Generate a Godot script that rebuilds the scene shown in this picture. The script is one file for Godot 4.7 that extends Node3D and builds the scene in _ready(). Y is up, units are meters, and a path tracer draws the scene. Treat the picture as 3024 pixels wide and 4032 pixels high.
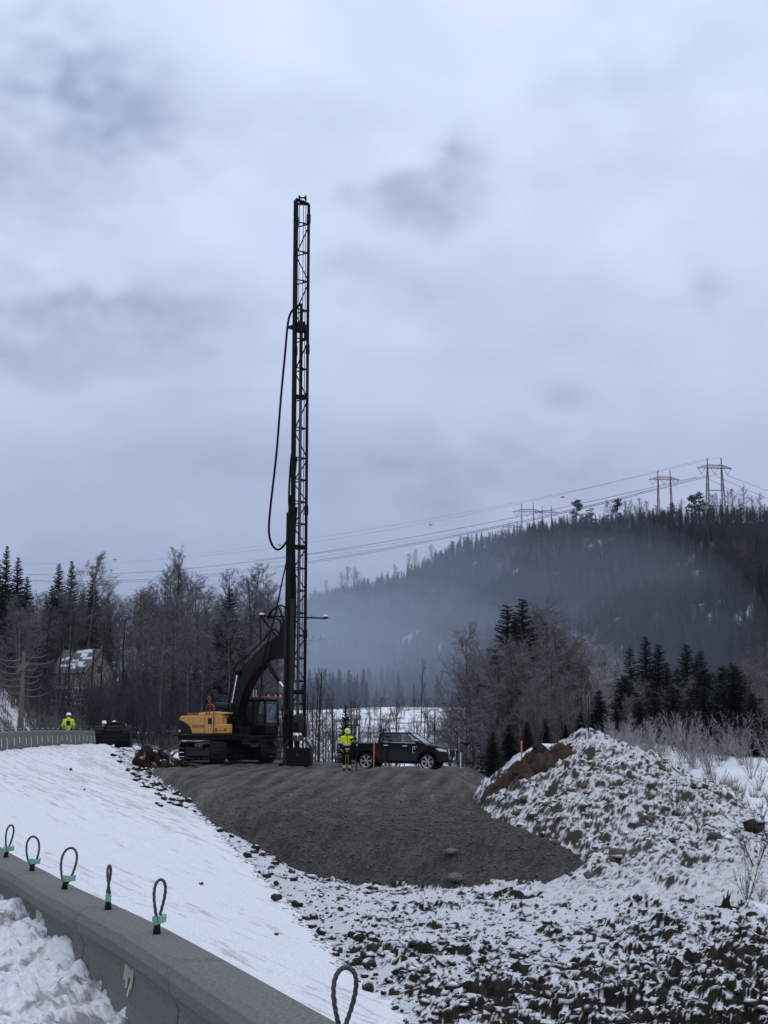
extends Node3D
# A lime-column drilling rig, a black pickup and a surveyor on a gravel ramp in a snowy valley.
# Axes: x right, y up, -z ahead. "d" below always means metres ahead of the road (d = -z).

const EYE := 1.05

var count := {}
var rng := RandomNumberGenerator.new()
var mats := {}

func _ready() -> void:
	# camera -------------------------------------------------------------
	var cam := Camera3D.new()
	cam.name = "camera"
	cam.fov = 38.33
	cam.near = 0.1
	cam.far = 6000.0
	cam.position = Vector3(0, EYE, 0)
	cam.rotation_degrees = Vector3(9.0, 0, 0)
	add_child(cam)
	cam.current = true
	# sky, air, exposure ---------------------------------------------------
	var env := Environment.new()
	env.background_mode = Environment.BG_SKY
	var sky := Sky.new()
	var pano := PanoramaSkyMaterial.new()
	pano.panorama = sky_picture()
	sky.sky_material = pano
	env.sky = sky
	env.tonemap_mode = Environment.TONE_MAPPER_LINEAR
	env.tonemap_exposure = 1.08
	env.fog_enabled = true
	env.fog_density = 0.00007
	env.fog_light_color = Color(0.86, 0.92, 1.0)
	env.volumetric_fog_enabled = true
	env.volumetric_fog_density = 0.0
	env.sdfgi_enabled = true
	env.ssao_enabled = true
	env.ssil_enabled = true
	var we := WorldEnvironment.new()
	we.name = "world_environment"
	we.environment = env
	add_child(we)
	# overcast daylight ------------------------------------------------------
	var sun := DirectionalLight3D.new()
	sun.name = "overcast_sun"
	sun.light_energy = 0.22
	sun.light_color = Color(1.0, 0.97, 0.93)
	sun.light_angular_distance = 60.0
	sun.shadow_enabled = true
	sun.rotation_degrees = Vector3(-62, 25, 0)
	add_child(sun)

	rng.seed = 20240117
	setup_tables()
	make_materials()
	build_near_ground()
	build_far_ground()
	build_mist()
	build_barrier()
	build_ground_details()
	build_trees()
	build_power_lines()
	build_house()
	build_rig()
	build_pickup()
	build_people()
	build_site_things()

# ---------------------------------------------------------------- mesh helper
class MB:
	var v := PackedVector3Array()
	var i := PackedInt32Array()
	var c := PackedColorArray()
	var col := Color(1, 1, 1)
	var tinted := false
	func p(a: Vector3) -> int:
		v.append(a)
		if tinted:
			c.append(col)
		return v.size() - 1
	func tri(a: int, b: int, e: int) -> void:   # counter-clockwise seen from outside
		i.append(a)
		i.append(e)
		i.append(b)
	func quad(a: int, b: int, e: int, f: int) -> void:
		tri(a, b, e)
		tri(a, e, f)
	func face(pts: Array) -> void:
		var k0 := v.size()
		for q in pts:
			p(q)
		for k in range(1, pts.size() - 1):
			tri(k0, k0 + k, k0 + k + 1)
	func box(xf: Transform3D, s: Vector3, b := 0.0) -> void:
		var h := s * 0.5
		b = minf(b, minf(h.x, minf(h.y, h.z)) * 0.9)
		var k0 := v.size()
		if b <= 0.0:
			for n in 8:
				p(xf * Vector3(h.x * (1 if n & 1 else -1), h.y * (1 if n & 2 else -1), h.z * (1 if n & 4 else -1)))
			for q in [[1, 3, 7, 5], [0, 4, 6, 2], [2, 6, 7, 3], [0, 1, 5, 4], [4, 5, 7, 6], [0, 2, 3, 1]]:
				quad(k0 + q[0], k0 + q[1], k0 + q[2], k0 + q[3])
			return
		for n in 8:
			var sg := Vector3(1 if n & 1 else -1, 1 if n & 2 else -1, 1 if n & 4 else -1)
			for ax in 3:
				var q := h - Vector3(b, b, b)
				q[ax] = h[ax]
				p(xf * (q * sg))
		for ax in 3:
			var u := (ax + 1) % 3
			var w := (ax + 2) % 3
			for sgn in 2:
				var base := (1 << ax) * sgn
				var q := [base, base | (1 << u), base | (1 << u) | (1 << w), base | (1 << w)]
				if sgn == 0:
					q.reverse()
				quad(k0 + q[0] * 3 + ax, k0 + q[1] * 3 + ax, k0 + q[2] * 3 + ax, k0 + q[3] * 3 + ax)
			for su in 2:
				for sw in 2:
					var e0 := (1 << u) * su | (1 << w) * sw
					var e1 := e0 | (1 << ax)
					if su == sw:
						quad(k0 + e0 * 3 + u, k0 + e1 * 3 + u, k0 + e1 * 3 + w, k0 + e0 * 3 + w)
					else:
						quad(k0 + e0 * 3 + w, k0 + e1 * 3 + w, k0 + e1 * 3 + u, k0 + e0 * 3 + u)
		for n in 8:
			var odd := (n & 1) ^ ((n >> 1) & 1) ^ ((n >> 2) & 1)
			if odd:
				tri(k0 + n * 3, k0 + n * 3 + 1, k0 + n * 3 + 2)
			else:
				tri(k0 + n * 3, k0 + n * 3 + 2, k0 + n * 3 + 1)
	func at(pos: Vector3, s: Vector3, b := 0.0) -> void:
		box(Transform3D(Basis(), pos), s, b)
	func bar(a: Vector3, e: Vector3, w: float, h: float, b := 0.0) -> void:   # a beam from a to e
		var dir := e - a
		var len := dir.length()
		if len < 1e-5:
			return
		dir /= len
		var up := Vector3.UP if absf(dir.y) < 0.95 else Vector3.FORWARD
		var sd := dir.cross(up).normalized()
		box(Transform3D(Basis(dir, sd.cross(dir), sd), (a + e) * 0.5), Vector3(len, h, w), b)
	func tube(pts: Array, r, n := 6, caps := true) -> void:
		var m := pts.size()
		var prev := -1
		var sd := Vector3.ZERO
		for k in m:
			var dir: Vector3 = (pts[mini(k + 1, m - 1)] - pts[maxi(k - 1, 0)])
			dir = dir.normalized()
			if sd == Vector3.ZERO:
				sd = dir.cross(Vector3.UP if absf(dir.y) < 0.9 else Vector3.RIGHT).normalized()
			else:
				sd = (sd - dir * sd.dot(dir)).normalized()
			var up := dir.cross(sd)
			var rr: float = r[k] if r is Array else r
			var k0 := v.size()
			for j in n:
				var a := TAU * j / n
				p(pts[k] + (sd * cos(a) + up * sin(a)) * rr)
			if prev >= 0:
				for j in n:
					var j2 := (j + 1) % n
					quad(prev + j, prev + j2, k0 + j2, k0 + j)
			if caps and (k == 0 or k == m - 1):
				var ce := p(pts[k])
				for j in n:
					var j2 := (j + 1) % n
					if k == 0:
						tri(ce, k0 + j2, k0 + j)
					else:
						tri(ce, k0 + j, k0 + j2)
			prev = k0
	func lathe(prof: Array, xf: Transform3D, n := 16) -> void:   # prof: Vector2(radius, height along y), bottom up
		var prev := -1
		for q in prof:
			var k0 := v.size()
			for j in n:
				var a := TAU * j / n
				p(xf * Vector3(q.x * cos(a), q.y, -q.x * sin(a)))
			if prev >= 0:
				for j in n:
					var j2 := (j + 1) % n
					quad(prev + j, prev + j2, k0 + j2, k0 + j)
			prev = k0
	func prism(poly: PackedVector2Array, z0: float, z1: float, xf := Transform3D(), inset := 0.0, edge := 0.0) -> void:
		# a side profile in x, y extruded along z; with inset the two rims are drawn in by that much over "edge" metres
		var q := poly
		if Geometry2D.is_polygon_clockwise(q):
			q = q.duplicate()
			q.reverse()
		var small := q
		if inset > 0.0:
			small = shrink(q, inset)
		var rings := [[small, z0], [q, z0 + edge], [q, z1 - edge], [small, z1]] if inset > 0.0 else [[q, z0], [q, z1]]
		var n := q.size()
		var prev := -1
		var tris := Geometry2D.triangulate_polygon(q)
		for k in rings.size():
			var k0 := v.size()
			for a in rings[k][0]:
				p(xf * Vector3(a.x, a.y, rings[k][1]))
			if prev >= 0:
				for j in n:
					var j2 := (j + 1) % n
					quad(prev + j, prev + j2, k0 + j2, k0 + j)
			if k == 0 or k == rings.size() - 1:
				for t in range(0, tris.size(), 3):
					var A: Vector2 = q[tris[t]]
					var ccw := (q[tris[t + 1]] - A).cross(q[tris[t + 2]] - A) > 0
					if ccw == (k != 0):
						tri(k0 + tris[t], k0 + tris[t + 1], k0 + tris[t + 2])
					else:
						tri(k0 + tris[t], k0 + tris[t + 2], k0 + tris[t + 1])
			prev = k0
	func shrink(q: PackedVector2Array, by: float) -> PackedVector2Array:
		var out := PackedVector2Array()
		var n := q.size()
		for j in n:
			var a := (q[j] - q[(j + n - 1) % n]).normalized()
			var e := (q[(j + 1) % n] - q[j]).normalized()
			var nrm := (Vector2(-a.y, a.x) + Vector2(-e.y, e.x)).normalized()
			out.append(q[j] + nrm * by)
		return out
	func ball(ce: Vector3, r: Vector3, n := 10, xf := Basis()) -> void:
		var rows := maxi(4, n / 2)
		var prev := -1
		for k in rows + 1:
			var th := PI * k / rows - PI * 0.5
			var k0 := v.size()
			for j in n:
				var a := TAU * j / n
				p(ce + xf * (Vector3(cos(th) * cos(a), sin(th), -cos(th) * sin(a)) * r))
			if prev >= 0:
				for j in n:
					var j2 := (j + 1) % n
					quad(prev + j, prev + j2, k0 + j2, k0 + j)
			prev = k0
	func mesh(smooth := false) -> ArrayMesh:
		var ar := []
		ar.resize(Mesh.ARRAY_MAX)
		ar[Mesh.ARRAY_VERTEX] = v
		ar[Mesh.ARRAY_INDEX] = i
		if tinted:
			ar[Mesh.ARRAY_COLOR] = c
		if smooth:
			var nm := PackedVector3Array()
			nm.resize(v.size())
			for t in range(0, i.size(), 3):
				var a := i[t]
				var b := i[t + 2]
				var e := i[t + 1]
				var f := (v[b] - v[a]).cross(v[e] - v[a])
				nm[a] += f
				nm[b] += f
				nm[e] += f
			for k in nm.size():
				nm[k] = nm[k].normalized() if nm[k].length_squared() > 1e-20 else Vector3.UP
			ar[Mesh.ARRAY_NORMAL] = nm
		var m := ArrayMesh.new()
		if i.size():
			m.add_surface_from_arrays(Mesh.PRIMITIVE_TRIANGLES, ar)
		return m

# ---------------------------------------------------------------- node helpers
func called(nm: String) -> String:
	var k: int = count.get(nm, 0)
	count[nm] = k + 1
	return nm if k == 0 else "%s_%03d" % [nm, k]

func thing(nm: String, label: String, category: String, at := Vector3.ZERO, turn := 0.0, group := "") -> Node3D:
	var o := Node3D.new()
	o.name = called(nm)
	add_child(o)
	o.position = at
	o.rotation.y = turn
	tag(o, label, category, group)
	return o

func tag(o: Node, label: String, category: String, group := "") -> void:
	o.set_meta("label", label)
	o.set_meta("category", category)
	if group != "":
		o.set_meta("group", group)

func part(parent: Node, nm: String, mesh: Mesh, m: Material, at := Vector3.ZERO) -> MeshInstance3D:
	var o := MeshInstance3D.new()
	o.name = nm if parent != self else called(nm)
	o.mesh = mesh
	o.material_override = m
	o.position = at
	parent.add_child(o, true)
	return o

func structure(nm: String, mesh: Mesh, m: Material, kind := "structure") -> MeshInstance3D:
	var o := part(self, nm, mesh, m)
	o.set_meta("kind", kind)
	return o

func copy_of(o: Node3D, nm: String, at: Vector3, turn: float, label: String, group: String, sc := Vector3.ONE) -> Node3D:
	var r: Node3D = o.duplicate()
	r.name = called(nm)
	add_child(r)
	r.position = at
	r.rotation = Vector3(0, turn, 0)
	r.scale = sc
	r.set_meta("label", label)
	if group != "":
		r.set_meta("group", group)
	return r

func scatter(nm: String, mesh: Mesh, m: Material, places: Array, parent: Node = self) -> MultiMeshInstance3D:
	var mm := MultiMesh.new()
	mm.transform_format = MultiMesh.TRANSFORM_3D
	mm.mesh = mesh
	mm.instance_count = places.size()
	for k in places.size():
		mm.set_instance_transform(k, places[k])
	var o := MultiMeshInstance3D.new()
	o.name = nm if parent != self else called(nm)
	o.multimesh = mm
	o.material_override = m
	o.set_meta("kind", "stuff")
	parent.add_child(o, true)
	return o

# ---------------------------------------------------------------- materials
func speck(freq: float, lo: float, hi: float, sd: int, octaves := 4, size := 512) -> NoiseTexture2D:
	var f := FastNoiseLite.new()
	f.noise_type = FastNoiseLite.TYPE_SIMPLEX_SMOOTH
	f.seed = sd
	f.frequency = freq
	f.fractal_octaves = octaves
	var g := Gradient.new()
	g.set_color(0, Color(lo, lo, lo))
	g.set_color(1, Color(hi, hi, hi))
	g.set_offset(0, 0.2)
	g.set_offset(1, 0.8)
	var t := NoiseTexture2D.new()
	t.width = size
	t.height = size
	t.seamless = true
	t.noise = f
	t.color_ramp = g
	return t

func mat(nm: String, lin: Color, rough := 0.8, metal := 0.0, tex: Texture2D = null, scale := 1.0, bump: Texture2D = null, bump_cm := 0.0) -> StandardMaterial3D:
	var m := StandardMaterial3D.new()
	m.resource_name = nm
	m.albedo_color = lin.linear_to_srgb()
	m.roughness = rough
	m.metallic = metal
	if tex or bump:
		m.uv1_triplanar = true
		m.uv1_scale = Vector3.ONE * scale
	if tex:
		m.albedo_texture = tex
	if bump:
		m.heightmap_enabled = true
		m.heightmap_texture = bump
		m.heightmap_scale = bump_cm
	mats[nm] = m
	return m

func tinted(nm: String, rough: float, tex: Texture2D = null, scale := 1.0, bump: Texture2D = null, bump_cm := 0.0) -> StandardMaterial3D:
	var m := mat(nm, Color(1, 1, 1), rough, 0.0, tex, scale, bump, bump_cm)
	m.vertex_color_use_as_albedo = true
	if tex or bump:
		m.uv1_world_triplanar = true
	return m

func make_materials() -> void:
	var fine := speck(0.05, 0.72, 1.0, 11)
	var coarse := speck(0.012, 0.6, 1.0, 12, 5)
	var mid := speck(0.025, 0.55, 1.0, 13, 5)
	var bumpy := speck(0.04, 0.0, 1.0, 14, 5)
	tinted("ground", 0.9, fine, 0.9, bumpy, 2.5)
	tinted("snow", 0.75, speck(0.05, 0.88, 1.0, 15), 0.7, bumpy, 1.6)
	tinted("gravel", 0.92, speck(0.09, 0.5, 1.0, 16, 3), 0.55, bumpy, 3.0)
	tinted("far_ground", 0.95)
	tinted("twigs", 0.9)
	tinted("needles", 0.85)
	tinted("cloth", 0.85)
	mat("concrete", Color(0.152, 0.152, 0.137), 0.85, 0.0, speck(0.03, 0.78, 1.0, 17, 6), 2.3, bumpy, 0.15)
	mat("steel_rope", Color(0.07, 0.072, 0.075), 0.45, 0.7)
	mat("rope_sleeve", Color(0.008, 0.008, 0.009), 0.6)
	mat("green_tag", Color(0.17, 0.36, 0.27), 0.5)
	mat("crayon", Color(0.55, 0.52, 0.40), 0.8)
	mat("rock", Color(0.05, 0.047, 0.045), 0.9, 0.0, mid, 1.6)
	mat("pale_rock", Color(0.115, 0.11, 0.10), 0.9, 0.0, mid, 2.2)
	mat("brown_soil", Color(0.045, 0.030, 0.022), 0.95, 0.0, mid, 1.4)
	mat("mud", Color(0.022, 0.019, 0.017), 0.8, 0.0, mid, 1.8)
	mat("snow_lump", Color(0.74, 0.76, 0.79), 0.7, 0.0, fine, 1.0)
	mat("black_steel", Color(0.006, 0.006, 0.0068), 0.5, 0.0, mid, 0.8)
	mat("mast_steel", Color(0.007, 0.007, 0.0078), 0.6, 0.0, mid, 0.7)
	mat("grey_steel", Color(0.040, 0.041, 0.042), 0.55, 0.1, mid, 1.3)
	mat("olive_steel", Color(0.085, 0.085, 0.068), 0.55, 0.3, mid, 0.9)
	mat("track_steel", Color(0.030, 0.030, 0.031), 0.5, 0.35, mid, 1.2)
	mat("yellow_paint", Color(0.60, 0.315, 0.065), 0.5, 0.0, speck(0.02, 0.86, 1.0, 19, 6), 0.6)
	mat("dark_grey_paint", Color(0.016, 0.0172, 0.019), 0.5, 0.0, coarse, 0.8)
	mat("orange_paint", Color(0.42, 0.075, 0.025), 0.5, 0.0, coarse, 0.9)
	mat("red_paint", Color(0.40, 0.045, 0.03), 0.5)
	mat("green_paint", Color(0.01, 0.055, 0.04), 0.5)
	mat("white_paint", Color(0.72, 0.72, 0.72), 0.5)
	mat("chrome", Color(0.75, 0.75, 0.76), 0.18, 1.0)
	mat("rubber", Color(0.007, 0.007, 0.007), 0.8)
	mat("sticker", Color(0.62, 0.6, 0.45), 0.6)
	mat("lettering", Color(0.06, 0.05, 0.045), 0.6)
	mat("car_paint", Color(0.003, 0.0033, 0.0042), 0.25)
	mats.car_paint.clearcoat_enabled = true
	mats.car_paint.clearcoat = 0.35
	mats.car_paint.clearcoat_roughness = 0.06
	mat("black_plastic", Color(0.006, 0.006, 0.007), 0.6)
	mat("rim_metal", Color(0.62, 0.62, 0.62), 0.3, 0.8)
	mat("lamp_glass", Color(0.7, 0.72, 0.75), 0.1)
	mat("seat_cloth", Color(0.02, 0.02, 0.022), 0.9)
	mat("blue_print", Color(0.04, 0.07, 0.16), 0.5)
	for q in ["black_steel", "mast_steel", "dark_grey_paint", "rubber", "black_plastic", "car_paint", "seat_cloth", "rope_sleeve", "grey_steel", "track_steel", "mud", "rock"]:
		mats[q].metallic_specular = 0.25
	var gl := mat("window_glass", Color(0.05, 0.07, 0.07), 0.03)
	gl.transparency = BaseMaterial3D.TRANSPARENCY_ALPHA
	gl.albedo_color.a = 0.35
	gl.metallic_specular = 0.6
	var gd := mat("dark_glass", Color(0.01, 0.012, 0.014), 0.03)
	gd.transparency = BaseMaterial3D.TRANSPARENCY_ALPHA
	gd.albedo_color.a = 0.82
	mat("pale_bark", Color(0.30, 0.28, 0.27), 0.9, 0.0, speck(0.04, 0.35, 1.0, 21, 5), 0.7)
	mat("dark_bark", Color(0.045, 0.038, 0.036), 0.95, 0.0, mid, 1.0)
	mat("dead_wood", Color(0.21, 0.19, 0.175), 0.9, 0.0, mid, 1.0)
	mat("galvanised", Color(0.10, 0.10, 0.11), 0.6, 0.4)
	mat("red_pylon", Color(0.16, 0.045, 0.04), 0.6, 0.1)
	mat("line_wire", Color(0.045, 0.045, 0.05), 0.6, 0.3)
	mat("marker_orange", Color(0.60, 0.15, 0.06), 0.6)
	mat("orange_stake", Color(0.75, 0.16, 0.08), 0.6)
	mat("bare_wood", Color(0.33, 0.24, 0.15), 0.85)
	mat("house_wall", Color(0.36, 0.34, 0.28), 0.85, 0.0, coarse, 0.5)
	mat("roof_sheet", Color(0.07, 0.07, 0.075), 0.8)
	mat("helmet_white", Color(0.80, 0.80, 0.80), 0.35)
	mat("helmet_green", Color(0.42, 0.78, 0.06), 0.4)
	mat("sign_white", Color(0.55, 0.57, 0.57), 0.6)
	mat("sign_green", Color(0.03, 0.11, 0.06), 0.6)
	tinted("stone", 0.92)
	for q in ["stone", "ground", "gravel", "far_ground", "twigs", "needles", "cloth", "brown_soil", "pale_bark", "dark_bark"]:
		mats[q].metallic_specular = 0.15   # dull, porous things

# ---------------------------------------------------------------- sky
func sky_picture() -> ImageTexture:
	var w := 1536
	var h := 768
	var im := Image.create(w, h, false, Image.FORMAT_RGBF)
	var a := FastNoiseLite.new()
	a.seed = 5
	a.frequency = 1.0
	a.fractal_octaves = 5
	a.noise_type = FastNoiseLite.TYPE_SIMPLEX_SMOOTH
	var b := FastNoiseLite.new()
	b.seed = 9
	b.frequency = 1.0
	b.fractal_octaves = 3
	b.noise_type = FastNoiseLite.TYPE_SIMPLEX_SMOOTH
	# heavier clouds: azimuth and height in degrees, half-widths, depth
	var clouds := [[-13.4, 24.6, 3.6, 2.6, 0.40], [-10.4, 23.4, 2.4, 1.7, 0.30], [-14.2, 20.6, 2.8, 1.6, 0.28], [-8.8, 16.3, 3.0, 1.2, 0.40], [-13.6, 15.2, 2.2, 1.7, 0.34], [-10.8, 14.2, 3.0, 0.8, 0.16], [2.9, 21.8, 1.3, 1.2, 0.42], [0.8, 20.8, 1.7, 0.8, 0.36], [2.4, 20.0, 1.0, 0.6, 0.24], [1.1, 17.5, 2.2, 0.8, 0.20], [-1.2, 18.6, 1.4, 0.6, 0.16], [12.9, 17.0, 0.8, 0.6, 0.24], [7.4, 13.4, 0.9, 0.5, 0.16], [6.0, 10.6, 5.0, 1.3, 0.22], [-5.5, 11.0, 4.0, 0.8, 0.14], [-3.6, 24.0, 3.0, 0.9, 0.10], [10.5, 21.5, 3.4, 0.8, 0.10], [11.0, 25.2, 3.0, 0.7, 0.08]]
	for k in 90:   # the same kind of cloud goes on all round
		var az := fmod(22.0 + k * 47.3, 316.0) + 22.0
		clouds.append([az, 8.0 + fmod(k * 17.7, 60.0), 3.0 + fmod(k * 1.7, 4.0), 1.2 + fmod(k * 0.73, 2.2), 0.12 + fmod(k * 0.037, 0.22)])
	for y in h:
		var el := 90.0 - (y + 0.5) * 180.0 / h
		var e := maxf(el, 0.0)
		# brightness rises from the horizon to the zenith
		var s := clampf(e / 30.0, 0.0, 1.0)
		s = s * s * (3.0 - 2.0 * s)
		var k2 := clampf((e - 24.0) / 66.0, 0.0, 1.0)
		var base := Vector3(0.400, 0.452, 0.628).lerp(Vector3(0.632, 0.735, 0.955), s)
		base += Vector3(0.20, 0.21, 0.22) * k2
		var near := []
		for cl in clouds:
			if absf(el - cl[1]) < 2.8 * cl[3] and el > 0.0:
				near.append(cl)
		for x in w:
			var azd := wrapf((x + 0.5) * 360.0 / w, -180.0, 180.0)   # column 0 looks along -z
			var c := base
			if el > 0.0:
				var ra := deg_to_rad(azd)
				var re := deg_to_rad(el)
				var dir := Vector3(sin(ra) * cos(re), sin(re), -cos(ra) * cos(re))
				var q := Vector3(dir.x * 5.0, dir.y * 10.0, dir.z * 5.0)
				var n1 := a.get_noise_3dv(q)
				var n2 := b.get_noise_3dv(q * 2.6 + Vector3(7, 3, 1))
				var dark := 0.11 * n1 + 0.07 * n2
				for cl in near:
					var dx: float = wrapf(azd - cl[0], -180.0, 180.0) * cos(re) / cl[2]
					if absf(dx) < 2.4:
						var n3 := b.get_noise_3dv(q * 5.5 + Vector3(1, 9, 4))
						var n4 := b.get_noise_3dv(q * 13.0 + Vector3(5, 2, 8))
						var ddx := dx + 0.75 * n2 + 0.45 * n3
						var ddy: float = (el - cl[1]) / cl[3] + 0.75 * n1 - 0.5 * n3 + 0.15 * n4
						dark += 0.82 * cl[4] * exp(-(ddx * ddx + ddy * ddy) * 0.85) * clampf(0.92 + 0.45 * n3 + 0.3 * n4, 0.5, 1.5)
				var dk := clampf(dark, -0.1, 0.5)
				c = base * Vector3(1.0 - dk * 1.06, 1.0 - dk * 1.0, 1.0 - dk * 0.86)
			im.set_pixel(x, y, Color(c.x, c.y, c.z))
	return ImageTexture.create_from_image(im)

# ---------------------------------------------------------------- the lie of the land
var TBX := PackedFloat32Array()   # x of the road barrier, every half metre ahead
var TTOP := PackedFloat32Array()  # height of the barrier's top
var TTX := PackedFloat32Array()   # x and height of the foot of the snowy embankment
var TTY := PackedFloat32Array()
var ramp_poly := PackedVector2Array([Vector2(-2.6, 45.0), Vector2(-0.5, 42.2), Vector2(2.6, 40.0), Vector2(3.8, 39.6), Vector2(4.1, 40.6), Vector2(2.9, 46.0), Vector2(2.75, 52.0), Vector2(2.95, 62.0), Vector2(3.7, 70.0), Vector2(4.6, 84.0), Vector2(-12.6, 84.0), Vector2(-11.0, 70.0), Vector2(-8.2, 60.0), Vector2(-5.4, 50.0)])
var nz := FastNoiseLite.new()
var nfine := FastNoiseLite.new()
var ncell := FastNoiseLite.new()
var ncell2 := FastNoiseLite.new()

func along(pts: Array, d: float) -> float:   # polyline through [d, value] pairs
	if d <= pts[0][0]:
		return pts[0][1]
	for k in range(1, pts.size()):
		if d <= pts[k][0]:
			var t: float = (d - pts[k - 1][0]) / (pts[k][0] - pts[k - 1][0])
			return lerpf(pts[k - 1][1], pts[k][1], t)
	return pts[-1][1]

func setup_tables() -> void:
	var x := -0.2 + 0.39 * 5.2
	for k in 221:
		var d := k * 0.5
		TBX.append(x + along([[0, 0.07], [5.3, 0.10], [8.2, 0.165], [9.4, 0.14], [10.7, 0.085], [12.1, 0.085], [13.4, 0.04], [20, 0.0]], d))
		var sl := 0.39 if d < 30.0 else 0.045 + 0.345 * exp(-(d - 30.0) / 8.0)
		x -= sl * 0.5
		TTOP.append(along([[0, 0.03], [13, 0.05], [20, 0.2], [30, 0.62], [42, 1.18], [52, 1.52], [62, 1.68], [76, 1.78], [110, 1.8]], d))
		TTX.append(along([[0, 4.3], [14, 1.5], [21.6, 0.0], [32.8, -1.76], [38, -3.0], [42, -4.4], [50, -6.3], [60, -8.6], [70, -11.3], [76, -12.3], [90, -13.5]], d))
		TTY.append(along([[0, -2.5], [14, -2.55], [21.6, -2.55], [32.8, -2.6], [38, -2.2], [42, -1.5], [50, -1.0], [60, -0.6], [70, 0.2], [76, 0.5], [90, 0.6]], d))
	for t in [TTOP, TTX, TTY]:
		for again in 2:
			var o: PackedFloat32Array = t.duplicate()
			for k in range(4, 217):
				var a := 0.0
				for j in range(-4, 5):
					a += o[k + j] / 9.0
				t[k] = a
	nz.seed = 3
	nz.frequency = 1.0
	nz.fractal_octaves = 3
	nfine.seed = 8
	nfine.frequency = 1.0
	nfine.fractal_octaves = 2
	for n in [ncell, ncell2]:
		n.noise_type = FastNoiseLite.TYPE_CELLULAR
		n.frequency = 1.0
		n.fractal_type = FastNoiseLite.FRACTAL_NONE
		n.cellular_return_type = FastNoiseLite.RETURN_DISTANCE
		n.cellular_jitter = 1.0
	ncell2.seed = 31
	for k in 226:
		for j in RW:
			TRAMP.append(ramp_exact(-22.0 + j * 0.25, 36.0 + k * 0.25))

func tab(t: PackedFloat32Array, d: float) -> float:
	var k := clampf(d * 2.0, 0.0, 219.0)
	var j := int(k)
	return lerpf(t[j], t[j + 1], k - j)

func sst(a: float, b: float, x: float) -> float:
	var t := clampf((x - a) / (b - a), 0.0, 1.0)
	return t * t * (3.0 - 2.0 * t)

func ramp_top(x: float, d: float) -> float:
	if d < 41.0:
		return -1.30
	if d < 50.0:
		return lerpf(-1.30, -0.78, (d - 41.0) / 9.0)
	if d < 63.0:
		return lerpf(-0.78, -0.02, (d - 50.0) / 13.0)
	var berm := 0.10 * exp(-pow((d - 70.6 + 0.1 * x) / 0.5, 2.0)) * sst(-2.2, -0.8, x) * sst(5.0, 2.5, x)
	return lerpf(-0.02, 0.36 * sst(1.0, -6.0, x) - 0.13, clampf((d - 64.0) / 8.0, 0.0, 1.0)) + berm

# how high the fill reaches, read from a table with a 0.25 m mesh
var TRAMP := PackedFloat32Array()
const RW := 145

func ramp_at(x: float, d: float) -> float:
	if d <= 36.0 or d >= 92.0 or x <= -22.0 or x >= 13.9:
		return -99.0
	var a := (x + 22.0) * 4.0
	var b := (d - 36.0) * 4.0
	var j := int(a)
	var k := int(b) * RW + j
	a -= j
	return lerpf(lerpf(TRAMP[k], TRAMP[k + 1], a), lerpf(TRAMP[k + RW], TRAMP[k + RW + 1], a), b - int(b))

func ramp_exact(x: float, d: float) -> float:
	var q := Vector2(x, d)
	var top := ramp_top(x, d)
	if Geometry2D.is_point_in_polygon(q, ramp_poly):
		return top
	var best := 1e9
	var n := ramp_poly.size()
	for k in n:
		var c := Geometry2D.get_closest_point_to_segment(q, ramp_poly[k], ramp_poly[(k + 1) % n])
		best = minf(best, q.distance_squared_to(c))
	best = maxf(0.0, sqrt(best) + 0.55 * nz.get_noise_2d(x * 0.55 + 60.0, d * 0.55) + 0.15 * nfine.get_noise_2d(x * 1.6, d * 1.6))
	return top - best * 0.60 + 0.05 * minf(best, 0.3)

func mound_at(x: float, d: float) -> float:
	var dx := x - 6.95 - 0.05 * (52.0 - d)
	dx *= 1.32 if dx < 0.0 else 1.12
	var dd := (d - 52.0)
	var r := sqrt(dx * dx + dd * dd * (0.38 if dd < 0.0 else 0.9) + 0.35)
	var h := 1.62 - 0.47 * r
	# a shoulder on the side towards the ramp
	var sx := x - 4.9
	var sd := d - 49.0
	var h2 := -0.70 - 0.26 * sqrt(sx * sx * 1.3 + sd * sd * 0.30 + 0.3)
	# lower swell towards the muddy ground
	var tx := x - 8.6
	var td := d - 40.5
	var h3 := -1.15 - 0.22 * sqrt(tx * tx * 1.2 + td * td * 0.5 + 0.6)
	return maxf(h, maxf(h2, h3))

func low_at(x: float, d: float) -> float:
	return -2.6 + maxf(d - 31.0, 0.0) * 0.072 * sst(4.0, 9.0, x) - 0.5 * sst(9.5, 12.0, x) * sst(44.0, 36.0, d)

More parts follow.
